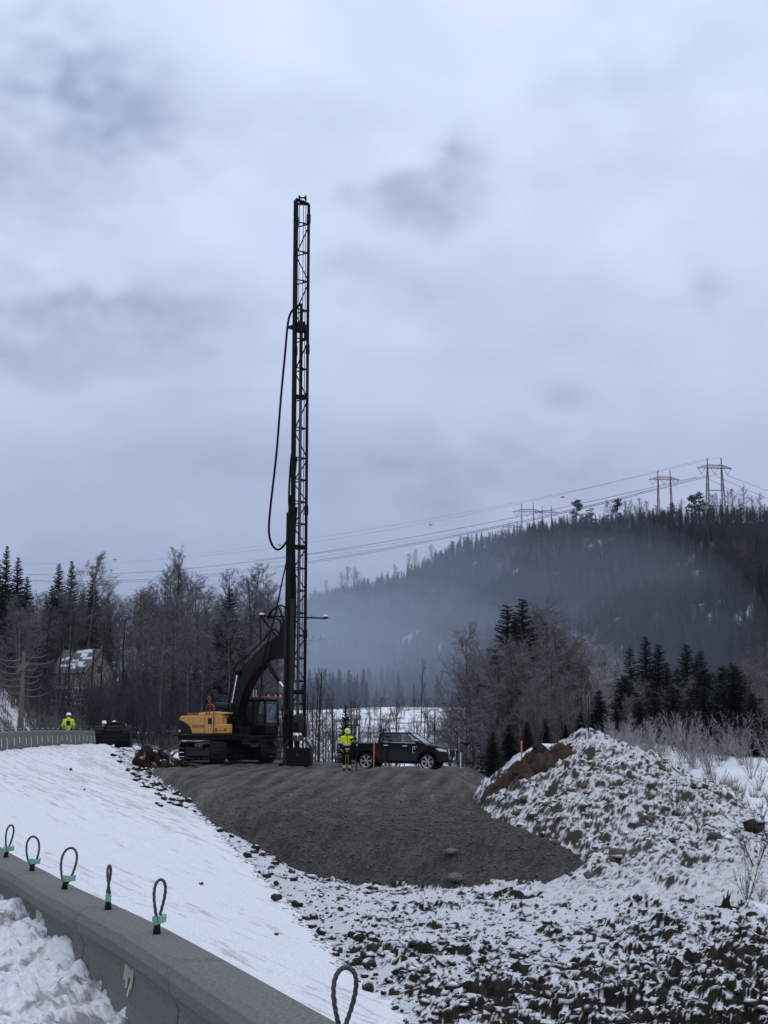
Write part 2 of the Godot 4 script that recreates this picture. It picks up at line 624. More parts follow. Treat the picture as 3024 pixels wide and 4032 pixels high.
func far_at(x: float, d: float) -> float:
	var az := x / maxf(d, 1.0)
	# valley with a snowfield that rises again
	var v := 0.0
	if d < 94.0:
		v = lerpf(0.0, -3.6, sst(84.0, 94.0, d))
	elif d < 104.0:
		v = lerpf(-3.6, -4.2, (d - 94.0) / 10.0)
	elif d < 225.0:
		var t := (d - 104.0) / 121.0
		v = -4.2 + 10.9 * (t * 1.15 - 0.15 * t * t)
	else:
		v = lerpf(6.7, 4.0, sst(225.0, 300.0, d))
	v += nz.get_noise_2d(x * 0.02, d * 0.02) * 1.0
	# wooded hill on the road side
	var hill := 0.8 + maxf(d - 95.0, 0.0) * 0.075 - maxf(d - 260.0, 0.0) * 0.06
	hill += 3.6 * sst(-0.225, -0.275, az) * sst(84.0, 100.0, d)
	hill += nz.get_noise_2d(x * 0.03 + 9.0, d * 0.03) * 1.2
	# right-hand side: scrub at about the level of the mound's foot
	var rt := lerpf(-0.3, -1.5, sst(70.0, 130.0, d)) + maxf(d - 150.0, 0.0) * 0.02
	var y := v
	y = lerpf(y, hill, sst(-0.07, -0.13, az))
	y = lerpf(y, rt, sst(0.075, 0.11, az) * sst(300.0, 200.0, d))
	# the ridge
	if d > 330.0:
		var adeg := rad_to_deg(atan(az))
		var el := along([[-40, 2.6], [-15, 3.4], [-5, 4.6], [-2.87, 5.5], [0.37, 6.2], [1.26, 6.69], [3.07, 7.67], [4.86, 7.93], [6.65, 8.39], [8.4, 8.55], [11.9, 8.74], [14.6, 8.83], [22, 8.9], [40, 8.2]], adeg)
		var rd := along([[-40, 1500], [-5, 1300], [0, 1150], [4, 1000], [9, 930], [15, 880], [40, 850]], adeg)
		var b0 := along([[-40, 520], [0, 480], [6, 430], [15, 380], [40, 360]], adeg)
		var top := tan(deg_to_rad(el)) * rd * 0.985
		if d > b0:
			var t := (d - b0) / (rd - b0)
			var rise := (top - 4.0) * pow(minf(t, 1.0), 1.12)
			var rough := nz.get_noise_2d(x * 0.008, d * 0.008 + 40.0) * 14.0 + nz.get_noise_2d(x * 0.03, d * 0.03) * 4.0
			rise += rough * sst(0.0, 0.3, t) * sst(1.02, 0.85, t)
			if t > 1.0:
				rise = (top - 4.0) - (t - 1.0) * 60.0
			y = 4.0 + rise
	return y

func ground(x: float, d: float) -> float:
	if d > 96.0:
		return far_at(x, d)
	var b := tab(TBX, d)
	var top := tab(TTOP, d)
	var tx := tab(TTX, d)
	var h: float
	if x < b + 0.2:
		h = top - 0.86
		var off := b - 9.0 - x
		if off > 0.0:
			h += minf(off * 0.25, 4.0)
	elif x < tx:
		var t := (x - b - 0.2) / (tx - b - 0.2)
		h = lerpf(top - 0.62, tab(TTY, d), t * (1.12 - 0.12 * t))
	else:
		h = lerpf(tab(TTY, d), low_at(x, d), sst(0.0, 2.6, x - tx))
	h = maxf(h, ramp_at(x, d))
	if x > 0.0:
		h = maxf(h, mound_at(x, d))
	if d > 82.0:
		h = lerpf(h, far_at(x, d), sst(82.0, 95.0, d))
	return h

func spot(x: float, d: float, up := 0.0) -> Vector3:
	return Vector3(x, surface(x, d) + up, -d)

# height with lumps: what the ground meshes are made of
var last_zone := 0

func surface(x: float, d: float) -> float:
	var h := ground(x, d)
	if d > 95.0:
		last_zone = 4
		return h
	last_zone = zone(x, d, h)
	if last_zone == 0:
		return h + 0.05 * nz.get_noise_2d(x * 0.35, d * 0.35) + 0.035 * nz.get_noise_2d(x * 1.6 + d * 0.9, d * 0.5 - x * 0.25)
	if last_zone == 1:
		h += 0.05 * nz.get_noise_2d(x * 0.5, d * 0.25) + 0.03 * nz.get_noise_2d(x * 2.5, d * 1.2)
		# ruts left by tracks and tyres, running with the ramp
		h += 0.06 * nz.get_noise_2d((x - 0.10 * d) * 1.6, d * 0.10) * sst(46.0, 50.0, d)
		if d < 55.0:
			h += 0.035 * nfine.get_noise_2d(x * 7.0, d * 7.0) * sst(55.0, 45.0, d)
		return h
	if last_zone < 5:
		# churned mud passes over into the heap and into the snowfield
		var md := mound_at(x, d) if x > 0.0 else -99.0
		var lw := low_at(x, d)
		var k := sst(0.0, 0.7, md - lw)
		var field := sst(7.2, 9.4, x - maxf(0.0, (30.0 - d) * 0.1)) * (1.0 - k)
		var edge := sst(-0.1, 0.9, x - tab(TTX, d)) * sst(-0.05, 0.35, maxf(lw, md) - ramp_at(x, d))
		var l := 0.0
		if k < 1.0:
			l = mud_lumps(x, d)
		if k > 0.0:
			l = lerpf(l, heap_lumps(x, d), k)
		if field > 0.0:
			l = lerpf(l, 0.10 * nz.get_noise_2d(x * 0.5, d * 0.5) + 0.03 * nfine.get_noise_2d(x * 3.0, d * 3.0), field)
		h += l * edge
	return h

func mud_lumps(x: float, d: float) -> float:
	var rough := clampf(0.55 + 0.9 * nz.get_noise_2d(x * 0.22 + 5.0, d * 0.16) + 0.9 * sst(30.0, 21.0, d) + 0.25 * sst(3.0, 7.0, x), 0.12, 1.35)
	var wx := x + 0.10 * nfine.get_noise_2d(x * 2.0, d * 2.0)
	var c1 := ncell.get_noise_2d(wx * 2.1, d * 1.7)      # -1 in the middle of a clod
	var c2 := ncell2.get_noise_2d(wx * 4.6, d * 3.6)
	var k1 := sst(0.22, 0.75, -c1) * 0.15
	k1 *= 0.3 + 0.7 * sst(-0.1, 0.25, nz.get_noise_2d(x * 0.8 + 20.0, d * 0.7))
	var k2 := sst(0.25, 0.78, -c2) * 0.08
	# tracks of the bulldozer run across
	var tr := 0.018 * sin(d * 13.0 + 2.0 * nz.get_noise_2d(x * 0.4, d * 0.4)) * sst(-0.1, 0.4, nz.get_noise_2d(x * 0.15, d * 0.4 + 11.0)) * sst(26.0, 29.0, d)
	return (k1 + k2) * rough + tr + 0.06 * nz.get_noise_2d(x * 0.9, d * 0.9)

func heap_lumps(x: float, d: float) -> float:
	var wx := x + 0.12 * nfine.get_noise_2d(x * 1.7, d * 1.7)
	var wd := d + 0.12 * nfine.get_noise_2d(x * 1.7 + 30.0, d * 1.7)
	var c1 := ncell.get_noise_2d(wx * 1.5, wd * 1.5)
	var c2 := ncell2.get_noise_2d(wx * 3.6, wd * 3.6)
	var big := 0.30 * nz.get_noise_2d(x * 0.42 + 7.0, d * 0.42) + 0.10 * absf(nz.get_noise_2d(x * 1.1, d * 0.9 + 30.0))
	return sst(0.15, 0.75, -c1) * 0.13 * (0.5 + sst(-0.2, 0.3, nz.get_noise_2d(x * 0.6, d * 0.6 + 9.0))) + sst(0.2, 0.8, -c2) * 0.09 + big + 0.03 * nfine.get_noise_2d(x * 9.0, d * 9.0)

# 0 snowy embankment, 1 gravel ramp, 2 muddy ground, 3 spoil heap, 4 snowfield, 5 road
func zone(x: float, d: float, h: float) -> int:
	if x < tab(TBX, d) + 0.2:
		return 5
	var rp := ramp_at(x, d)
	var wob := 0.10 * nfine.get_noise_2d(x * 2.2, d * 2.2)
	if x < tab(TTX, d) + wob * 2.0 and d < 92.0:
		return 0 if h > rp + 0.03 + wob * 0.4 else 1
	var md := mound_at(x, d) if x > 0.0 else -99.0
	var lw := low_at(x, d)
	if rp > lw + 0.06 + wob and rp > md - 0.02 + wob:
		return 1
	if md > lw + 0.10 + wob * 1.5:
		return 3
	if x > 7.9 + 0.5 * nz.get_noise_2d(x, d * 0.5) + maxf(0.0, (30.0 - d) * 0.1) or d > 60.0:
		return 4
	return 2

func build_near_ground() -> void:
	var rows := PackedFloat32Array()
	var d := 2.5
	while d < 95.0:
		rows.append(d)
		d *= 1.009 if d < 18.0 else (1.0034 if d < 35.0 else (1.0022 if d < 56.0 else 1.006))
	rows.append(95.0)
	var nc := 600
	var nr := rows.size()
	var hts := PackedFloat32Array()
	var zs := PackedByteArray()
	hts.resize(nr * nc)
	zs.resize(nr * nc)
	for r in nr:
		var dd := rows[r]
		for k in nc:
			var x := (-0.36 + 0.72 * k / (nc - 1)) * dd
			hts[r * nc + k] = surface(x, dd)
			zs[r * nc + k] = last_zone
	var names := ["snow_embankment", "gravel_ramp", "muddy_ground", "spoil_heap", "snow_field", "road"]
	var looks := ["snow", "gravel", "ground", "ground", "snow", "gravel"]
	var mbs := []
	var ids := []
	for z in 6:
		var m := MB.new()
		m.tinted = true
		mbs.append(m)
		var t := PackedInt32Array()
		t.resize(nr * nc)
		t.fill(-1)
		ids.append(t)
	for r in nr - 1:
		for k in nc - 1:
			var z := zs[r * nc + k]
			var m: MB = mbs[z]
			var id: PackedInt32Array = ids[z]
			for q in [[r, k], [r, k + 1], [r + 1, k], [r + 1, k + 1]]:
				var at: int = q[0] * nc + q[1]
				if id[at] < 0:
					var dd := rows[q[0]]
					var x: float = (-0.36 + 0.72 * q[1] / (nc - 1)) * dd
					var rr: int = clampi(q[0], 1, nr - 2)
					var kk: int = clampi(q[1], 1, nc - 2)
					var gx := (hts[rr * nc + kk + 1] - hts[rr * nc + kk - 1]) / (0.72 * 2.0 / (nc - 1) * dd)
					var gd := (hts[(rr + 1) * nc + kk] - hts[(rr - 1) * nc + kk]) / (rows[rr + 1] - rows[rr - 1])
					m.col = tint(z, x, dd, hts[at], gx, gd)
					id[at] = m.p(Vector3(x, hts[at], -dd))
			m.quad(id[r * nc + k], id[r * nc + k + 1], id[(r + 1) * nc + k + 1], id[(r + 1) * nc + k])
			ids[z] = id
	for z in 6:
		if z == 3:
			var o := part(self, names[z], mbs[z].mesh(true), mats[looks[z]])
			tag(o, "tall heap of snow-dusted soil and clods beside the gravel ramp", "soil heap")
		else:
			structure(names[z], mbs[z].mesh(true), mats[looks[z]])

# what lies on top at a spot: snow, mud, soil or crushed stone
func tint(z: int, x: float, d: float, _h: float, gx: float, gd: float) -> Color:
	var slope := sqrt(gx * gx + gd * gd)
	var n1 := nz.get_noise_2d(x * 1.3, d * 1.1)
	var n2 := nfine.get_noise_2d(x * 6.0, d * 5.0)
	match z:
		0:
			# wind-blown streaks of earth showing through thin snow, running down the slope
			var st := 0.75 * nz.get_noise_2d((x * 0.55 + d * 0.50) * 2.6, (d * 0.55 - x * 0.50) * 0.5 + 3.0) + 0.3 * nz.get_noise_2d((x * 0.55 + d * 0.50) * 0.9, (d * 0.55 - x * 0.50) * 0.2)
			st += 0.55 * nfine.get_noise_2d((x + d) * 4.5, (d - x) * 1.1)
			var thin := 0.30 + 0.30 * sst(30.0, 60.0, d) + 0.45 * nz.get_noise_2d(x * 0.10, d * 0.10)
			var c := Color(0.80, 0.81, 0.83)
			var e := sst(0.62, 0.95, st + thin)
			c = c.lerp(Color(0.42, 0.39, 0.37), e * 0.62)
			# stones and earth show along the foot
			var foot := tab(TTX, d) - x
			var f2 := foot + 0.7 * n1 + 0.5 * n2
			if f2 < 0.25 and d > 24.0:
				c = Color(0.055, 0.05, 0.047) if n2 + 0.5 * n1 > -0.05 else c
			if d > 55.0 and f2 < 1.6 and n2 + n1 * 0.8 > 0.18:
				c = Color(0.06, 0.055, 0.05)
			return c
		1:
			# damp crushed stone on the slope, drier trodden fines on top
			var dry := sst(42.0, 54.0, d + 5.0 * n1)
			var g := lerpf(0.092 + 0.03 * nz.get_noise_2d(x * 0.6, d * 0.6) + 0.02 * n1 + 0.045 * n2, 0.132 + 0.035 * n2, dry)
			g += dry * 0.085 * nz.get_noise_2d((x - 0.10 * d) * 1.6, d * 0.10) + dry * 0.04 * nz.get_noise_2d(x * 0.35, d * 0.5)
			if d < 47.5 and d > 43.5 and absf(x - 0.8) < 2.8:
				g += 0.06 * maxf(0.0, nz.get_noise_2d(x * 0.8, d * 0.8 + 4.0) + 0.15)
			g = maxf(g, 0.04)
			return Color(g * 1.14, g * 1.085, g * 0.995)
		2:
			var n0 := nz.get_noise_2d(x * 0.45 + 3.0, d * 0.55)
			var n3 := nfine.get_noise_2d(x * 2.6 + 14.0, d * 2.4)
			var n4 := nfine.get_noise_2d(x * 13.0, d * 10.0)
			var bare := 0.40 * n0 + 0.42 * n1 + 0.55 * n3 + 0.40 * n2 + 0.30 * n4 + slope * 0.85 + (0.30 * gd if gd > 0.0 else 0.0)
			bare += 0.02 * sst(27.0, 20.0, d) - 0.12 * sst(27.0, 33.0, d)
			var k := sst(0.42, 0.48, bare)
			var earth := Color(0.024, 0.021, 0.019) if n3 < 0.2 else Color(0.045, 0.036, 0.03)
			return Color(0.84, 0.85, 0.88).lerp(earth, k)
		3:
			var n0 := nz.get_noise_2d(x * 0.5 + 3.0, d * 0.5)
			var n3 := nfine.get_noise_2d(x * 4.6 + 14.0, d * 4.0)
			var n4 := nfine.get_noise_2d(x * 8.0, d * 7.5)
			var bare := 0.26 * n0 + 0.28 * n1 + 0.36 * n3 + 0.55 * n4 + slope * 0.55 + (0.30 * gd if gd > 0.0 else 0.1 * gd)
			var k := sst(0.60, 0.67, bare)
			var soil := Color(0.075, 0.063, 0.053) if n1 > -0.1 else Color(0.12, 0.105, 0.09)
			var sn := Color(0.84, 0.85, 0.87).lerp(Color(0.56, 0.545, 0.52), sst(0.0, 0.5, nfine.get_noise_2d(x * 3.3 + 8.0, d * 3.3)))
			return sn.lerp(soil, k)
		4:
			var k := sst(0.72, 0.85, 0.5 * n1 + 0.5 * n2 + 0.35 * slope + 0.2 * nz.get_noise_2d(x * 0.3, d * 0.3))
			return Color(0.78, 0.79, 0.82).lerp(Color(0.16, 0.13, 0.10), k)
	return Color(0.62, 0.63, 0.65) if n1 > -0.25 else Color(0.25, 0.25, 0.25)

func build_far_ground() -> void:
	# hills, valley and far slopes, all round
	var rows := PackedFloat32Array()
	var d := 94.0
	while d < 1750.0:
		rows.append(d)
		d *= 1.014
	rows.append(2600.0)
	var cols := PackedFloat32Array()
	for k in 281:
		cols.append(-0.75 + 1.5 * k / 280.0)
	var m := MB.new()
	m.tinted = true
	for r in rows.size():
		for k in cols.size():
			var dd := rows[r]
			var x := cols[k] * dd
			var y := ground(x, dd) - (0.02 if r > 0 else 0.25)
			m.col = far_tint(x, dd)
			m.p(Vector3(x, y, -dd))
	for r in rows.size() - 1:
		for k in cols.size() - 1:
			var a := r * cols.size() + k
			m.quad(a, a + 1, a + cols.size() + 1, a + cols.size())
	structure("hillside", m.mesh(true), mats.far_ground)
	# snowy plain behind and beside, far below the fill
	var g := MB.new()
	g.tinted = true
	g.col = Color(0.62, 0.63, 0.66)
	var a := g.p(Vector3(-2600, -9, 1400))
	var b := g.p(Vector3(2600, -9, 1400))
	var c := g.p(Vector3(2600, -9, -2600))
	var e := g.p(Vector3(-2600, -9, -2600))
	g.quad(a, b, c, e)
	structure("ground", g.mesh(), mats.far_ground)
	# the road the barrier runs along, on past the near ground
	var s := MB.new()
	s.tinted = true
	s.col = Color(0.5, 0.51, 0.52)
	s.at(Vector3(-3.0, -1.14, 12.0), Vector3(11.0, 0.5, 30.0))
	structure("road", s.mesh(), mats.gravel)

func far_tint(x: float, d: float) -> Color:
	var az := x / d
	var n1 := nz.get_noise_2d(x * 0.12, d * 0.12)
	var n2 := nfine.get_noise_2d(x * 0.5, d * 0.35)
	if d < 300.0:
		var k := sst(-0.06, -0.10, az)
		k = maxf(k, sst(0.08, 0.10, az))
		var snow := Color(0.72, 0.73, 0.77)
		if n1 * 0.5 + n2 * 0.8 > 0.28:
			snow = Color(0.20, 0.17, 0.145)
		var floor_ := Color(0.075, 0.062, 0.055) if n1 + n2 < 0.45 else Color(0.5, 0.5, 0.53)
		if az < -0.235 and d < 125.0:
			floor_ = snow
		return snow.lerp(floor_, 1.0 if k > 0.5 else 0.0)
	var c := Color(0.040, 0.033, 0.034)
	var sn := nz.get_noise_2d(x * 0.022 + 3.0, d * 0.022) + 0.6 * nfine.get_noise_2d(x * 0.12, d * 0.12)
	if sn > 0.66:
		c = Color(0.62, 0.63, 0.67)
	elif sn < -0.55:
		c = Color(0.085, 0.08, 0.08)
	return c

func build_mist() -> void:
	rng.seed = 1200
	var banks := [[Vector3(-8, 8, -285), Vector3(120, 44, 100), 0.0030], [Vector3(-90, 80, -880), Vector3(400, 150, 320), 0.00025]]
	for k in 17:   # ragged banks of valley mist, thickest behind the mast
		var w := rng.randf_range(90.0, 200.0)
		var at := Vector3(-28 + rng.randfn(0, 48), 36 + rng.randfn(0, 14), -600 + rng.randfn(0, 90))
		at.y += maxf(0.0, -at.z - 600.0) * 0.16
		banks.append([at, Vector3(w, rng.randf_range(38.0, 80.0), w * rng.randf_range(0.8, 1.4)), rng.randf_range(0.0006, 0.0014)])
	for q in banks:
		var f := FogVolume.new()
		f.name = called("mist")
		f.shape = RenderingServer.FOG_VOLUME_SHAPE_ELLIPSOID
		f.size = q[1]
		var m := FogMaterial.new()
		m.density = q[2]
		m.albedo = Color(0.86, 0.92, 1.0)
		f.material = m
		f.position = q[0]
		f.set_meta("kind", "stuff")
		add_child(f)

# ---------------------------------------------------------------- trees and scrub
func rv(a: float) -> Vector3:
	return Vector3(rng.randf_range(-a, a), rng.randf_range(-a, a), rng.randf_range(-a, a))

func twig(m: MB, a: Vector3, dir: Vector3, len: float, w: float) -> void:
	var sd := dir.cross(rv(1.0)).normalized() * w * 0.5
	var k := m.p(a - sd)
	m.p(a + sd)
	m.p(a + dir * len)
	m.tri(k, k + 1, k + 2)

# a bare broadleaf tree of height h: [trunk, crown of branches and twigs]
func bare_tree(sd: int, h: float, spread: float, first: float, droop: float, wood: Color, tip: Color, boughs := 26, twigs := 9, tw := 0.022) -> Array:
	rng.seed = sd
	var tr := MB.new()
	var cr := MB.new()
	cr.tinted = true
	var pts := []
	var rad := []
	var p := Vector3(0, -0.4, 0)
	var lean := Vector3(rng.randf_range(-0.05, 0.05), 0, rng.randf_range(-0.05, 0.05))
	var n := 12
	for k in n + 1:
		var t := float(k) / n
		pts.append(p)
		rad.append(h * 0.0085 * pow(1.0 - t, 0.8) + 0.012)
		p += Vector3(0, (h + 0.4) / n, 0) + lean * h / n + Vector3(rng.randf_range(-1, 1), 0, rng.randf_range(-1, 1)) * h * 0.004
	tr.tube(pts, rad, 7)
	for b in boughs:
		var t := first + (0.97 - first) * (b + rng.randf()) / boughs
		var at := t * n
		var o: Vector3 = pts[int(at)].lerp(pts[mini(int(at) + 1, n)], at - int(at))
		var az := rng.randf() * TAU + b * 2.4
		var up := lerpf(0.55, 1.7, t) + rng.randf_range(-0.2, 0.3)
		var dir := Vector3(cos(az), up, sin(az)).normalized()
		var uu := (t - first) / (1.0 - first)
		var len := spread * h * (0.25 + 0.75 * sin(PI * pow(uu * 0.93 + 0.05, 0.75))) * rng.randf_range(0.65, 1.15)
		var bp := [o]
		var br := [h * 0.0032 * (1.15 - t) + 0.006]
		var q := o
		var dd := dir
		for k in 4:
			q += dd * len * 0.25
			dd = (dd + Vector3(0, 0.10 - droop * 0.22 * k, 0) + rv(0.12)).normalized()
			bp.append(q)
			br.append(br[0] * (1.0 - 0.23 * (k + 1)))
		cr.col = wood
		cr.tube(bp, br, 3, false)
		for s in 6:
			var u := 0.8 + s * 0.62
			var k := mini(int(u), 3)
			var o2: Vector3 = bp[k].lerp(bp[k + 1], clampf(u - k, 0, 1))
			var d2 := (dd * 0.7 + rv(0.85) + Vector3(0, 0.25, 0)).normalized()
			var l2 := len * rng.randf_range(0.22, 0.42)
			cr.col = wood.lerp(tip, 0.4)
			twig(cr, o2, d2, l2, 0.03)
			for w in twigs:
				var o3 := o2 + d2 * l2 * rng.randf_range(0.15, 1.0)
				var d3 := (d2 * 0.6 + rv(0.8) + Vector3(0, 0.2 - droop, 0)).normalized()
				cr.col = wood.lerp(tip, rng.randf_range(0.5, 1.0))
				twig(cr, o3, d3, l2 * rng.randf_range(0.4, 0.85) + 0.12, tw)
	return [tr.mesh(true), cr.mesh()]

func spruce(sd: int, h: float, rmax: float, low: float, green: Color, dust: Color) -> Array:
	rng.seed = sd
	var tr := MB.new()
	tr.tube([Vector3(0, -0.4, 0), Vector3(0, h * 0.5, 0), Vector3(0, h * 0.98, 0)], [h * 0.012 + 0.03, h * 0.008, 0.012], 6)
	var m := MB.new()
	m.tinted = true
	var y := low * h
	while y < h * 0.985:
		var t := y / h
		var L := rmax * pow(1.0 - t, 0.82) * rng.randf_range(0.82, 1.1) + 0.10
		var nb := 7 if t < 0.7 else 5
		var a0 := rng.randf() * TAU
		for b in nb:
			var az := a0 + TAU * b / nb + rng.randf_range(-0.25, 0.25)
			var out := Vector3(cos(az), 0, sin(az))
			var sd2 := Vector3(-sin(az), 0, cos(az))
			var l := L * rng.randf_range(0.7, 1.12)
			var dip := lerpf(-0.42, 0.35, t)
			var o := Vector3(0, y + rng.randf_range(-0.1, 0.1), 0)
			var p0 := o
			var segs := 4
			for k in segs:
				var u := float(k + 1) / segs
				var p1 := o + out * l * u + Vector3(0, l * (dip * u + 0.30 * u * u * (1.0 - t)), 0) + rv(0.03)
				var w := l * 0.27 * (1.15 - u) + 0.08
				m.col = green.lerp(dust, rng.randf() * rng.randf())
				var base := m.p(p0)
				m.p(p1)
				m.p(p0.lerp(p1, 0.6) + sd2 * w * rng.randf_range(0.7, 1.4) + Vector3(0, -w * 0.55, 0) + out * w * 0.4)
				m.p(p0.lerp(p1, 0.6) - sd2 * w * rng.randf_range(0.7, 1.4) + Vector3(0, -w * 0.55, 0) + out * w * 0.4)
				m.p(p0.lerp(p1, 0.4) + Vector3(0, -w * rng.randf_range(0.8, 1.6), 0))
				m.tri(base, base + 1, base + 2)
				m.tri(base, base + 3, base + 1)
				m.tri(base, base + 1, base + 4)
				p0 = p1
		y += h * 0.019 * (1.2 - 0.55 * t) + 0.03
	m.col = green
	twig(m, Vector3(0, h * 0.95, 0), Vector3.UP, h * 0.05, 0.06)
	return [tr.mesh(true), m.mesh()]

func pine(sd: int, h: float) -> Array:
	rng.seed = sd
	var tr := MB.new()
	var m := MB.new()
	m.tinted = true
	var bend := rng.randf_range(-0.4, 0.4)
	var top := Vector3(bend, h * 0.95, bend * 0.5)
	tr.tube([Vector3(0, -0.5, 0), Vector3(bend * 0.3, h * 0.5, 0), top], [h * 0.016, h * 0.011, 0.03], 6)
	for b in 20:
		var t := rng.randf_range(0.38, 1.0)
		var az := rng.randf() * TAU
		var o := Vector3(bend * t, h * t * 0.95, 0)
		var l := h * 0.20 * (1.25 - t) * rng.randf_range(0.6, 1.2)
		var e := o + Vector3(cos(az) * l, l * rng.randf_range(0.0, 0.5), sin(az) * l)
		tr.tube([o, e], [0.05, 0.02], 3, false)
		var r := h * 0.075 * rng.randf_range(0.7, 1.25)
		for k in 46:
			var c := e + Vector3(rng.randfn(0, 0.5), rng.randfn(0, 0.25), rng.randfn(0, 0.5)) * r
			m.col = Color(0.016, 0.020, 0.016).lerp(Color(0.032, 0.036, 0.028), rng.randf())
			var k0 := m.p(c + rv(0.3 * r))
			m.p(c + rv(0.42 * r))
			m.p(c + rv(0.42 * r))
			m.tri(k0, k0 + 1, k0 + 2)
	return [tr.mesh(true), m.mesh()]

func shrub(sd: int, h: float, stems: int, open: float, col: Color, tip: Color, side := 9) -> ArrayMesh:
	rng.seed = sd
	var m := MB.new()
	m.tinted = true
	for s in stems:
		var az := rng.randf() * TAU
		var dir := Vector3(cos(az) * open, 1.0, sin(az) * open) * 1.0 + rv(0.2)
		dir = dir.normalized()
		var l := h * rng.randf_range(0.6, 1.05)
		var o := Vector3(cos(az), 0, sin(az)) * 0.06 * h * rng.randf() + Vector3(0, -0.1, 0)
		var mid := o + dir * l * 0.5
		var e := mid + (dir + Vector3(0, 0.25, 0)).normalized() * l * 0.5
		m.col = col
		m.tube([o, mid, e], [0.004 + h * 0.0045, 0.003 + h * 0.003, 0.003], 3, false)
		for k in side:
			var u := rng.randf_range(0.25, 1.0)
			var q := o.lerp(mid, u * 2.0) if u < 0.5 else mid.lerp(e, u * 2.0 - 1.0)
			var d2 := (dir + rv(0.75) + Vector3(0, 0.15, 0)).normalized()
			var l2 := l * rng.randf_range(0.12, 0.34) * (1.3 - u)
			m.col = col.lerp(tip, rng.randf())
			twig(m, q, d2, l2, 0.012 + 0.003 * h)
			for w in 3:
				twig(m, q + d2 * l2 * rng.randf_range(0.3, 0.9), (d2 + rv(0.7)).normalized(), l2 * 0.5, 0.008 + 0.0025 * h)
	return m.mesh()

func tuft(sd: int, h: float, n: int, col: Color) -> ArrayMesh:
	rng.seed = sd
	var m := MB.new()
	m.tinted = true
	for k in n:
		var az := rng.randf() * TAU
		var dir := Vector3(cos(az) * 0.45, 1.0, sin(az) * 0.45) * 1.0
		m.col = col.lerp(Color(0.34, 0.30, 0.24), rng.randf() * 0.6)
		twig(m, Vector3(cos(az), 0, sin(az)) * 0.10 * rng.randf() + Vector3(0, -0.05, 0), (dir + rv(0.25)).normalized(), h * rng.randf_range(0.5, 1.0), 0.014)
	return m.mesh()

var kinds := {}

func tree_kind(nm: String, meshes: Array, bark: String, leaf: String, h: float) -> void:
	if not kinds.has(nm):
		kinds[nm] = []
	kinds[nm].append([meshes[0], meshes[1], bark, leaf, h])

# one tree of a kind, its tip at height y_top, as a thing with a trunk and a crown
func plant(kind: String, nm: String, x: float, d: float, y_top: float, label: String, group: String, wide := 1.0) -> void:
	var v: Array = kinds[kind]
	var c: Array = v[rng.randi() % v.size()]
	var g := ground(x, d) - 0.05
	var s: float = maxf(y_top - g, 0.8) / c[4]
	var o := thing(nm, label, "tree", Vector3(x, g, -d), rng.randf() * TAU, group)
	wide *= rng.randf_range(0.85, 1.25)
	o.scale = Vector3(s * wide, s, s * wide)
	part(o, "trunk", c[0], mats[c[2]])
	part(o, "crown", c[1], mats[c[3]])

# height of a line of sight that leaves the eye at a slope of (2016 - row) / 5800 above a 9 degree pitch
func sight(row: float, d: float) -> float:
	return EYE + d * tan(deg_to_rad(9.0) + atan((2016.0 - row) / 5800.0))

func ridge_d(adeg: float) -> float:
	return along([[-40, 1500], [-5, 1300], [0, 1150], [4, 1000], [9, 930], [15, 880], [40, 850]], adeg)

func grove(kind: String, nm: String, list: Array, label: String, group: String, wide := 1.0) -> void:
	for q in list:
		var d: float = q[2]
		var tail := " " + behind_what(q[0]) if label.ends_with("the wood") else ""
		plant(kind, nm, (q[0] - 1512.0) / 5800.0 * d, d, sight(q[1], d), label + tail, group + tail if group != "" else "", wide)

# which landmark a tree of the roadside wood stands behind
func behind_what(px: float) -> String:
	for q in [[130, "behind the dead tree"], [215, "behind the worker at the far barrier"], [470, "behind the cabin"], [560, "behind the black bucket"], [760, "behind the stump heap"], [930, "behind the yellow engine hood"]]:
		if px < q[0]:
			return q[1]
	return "behind the excavator's boom"

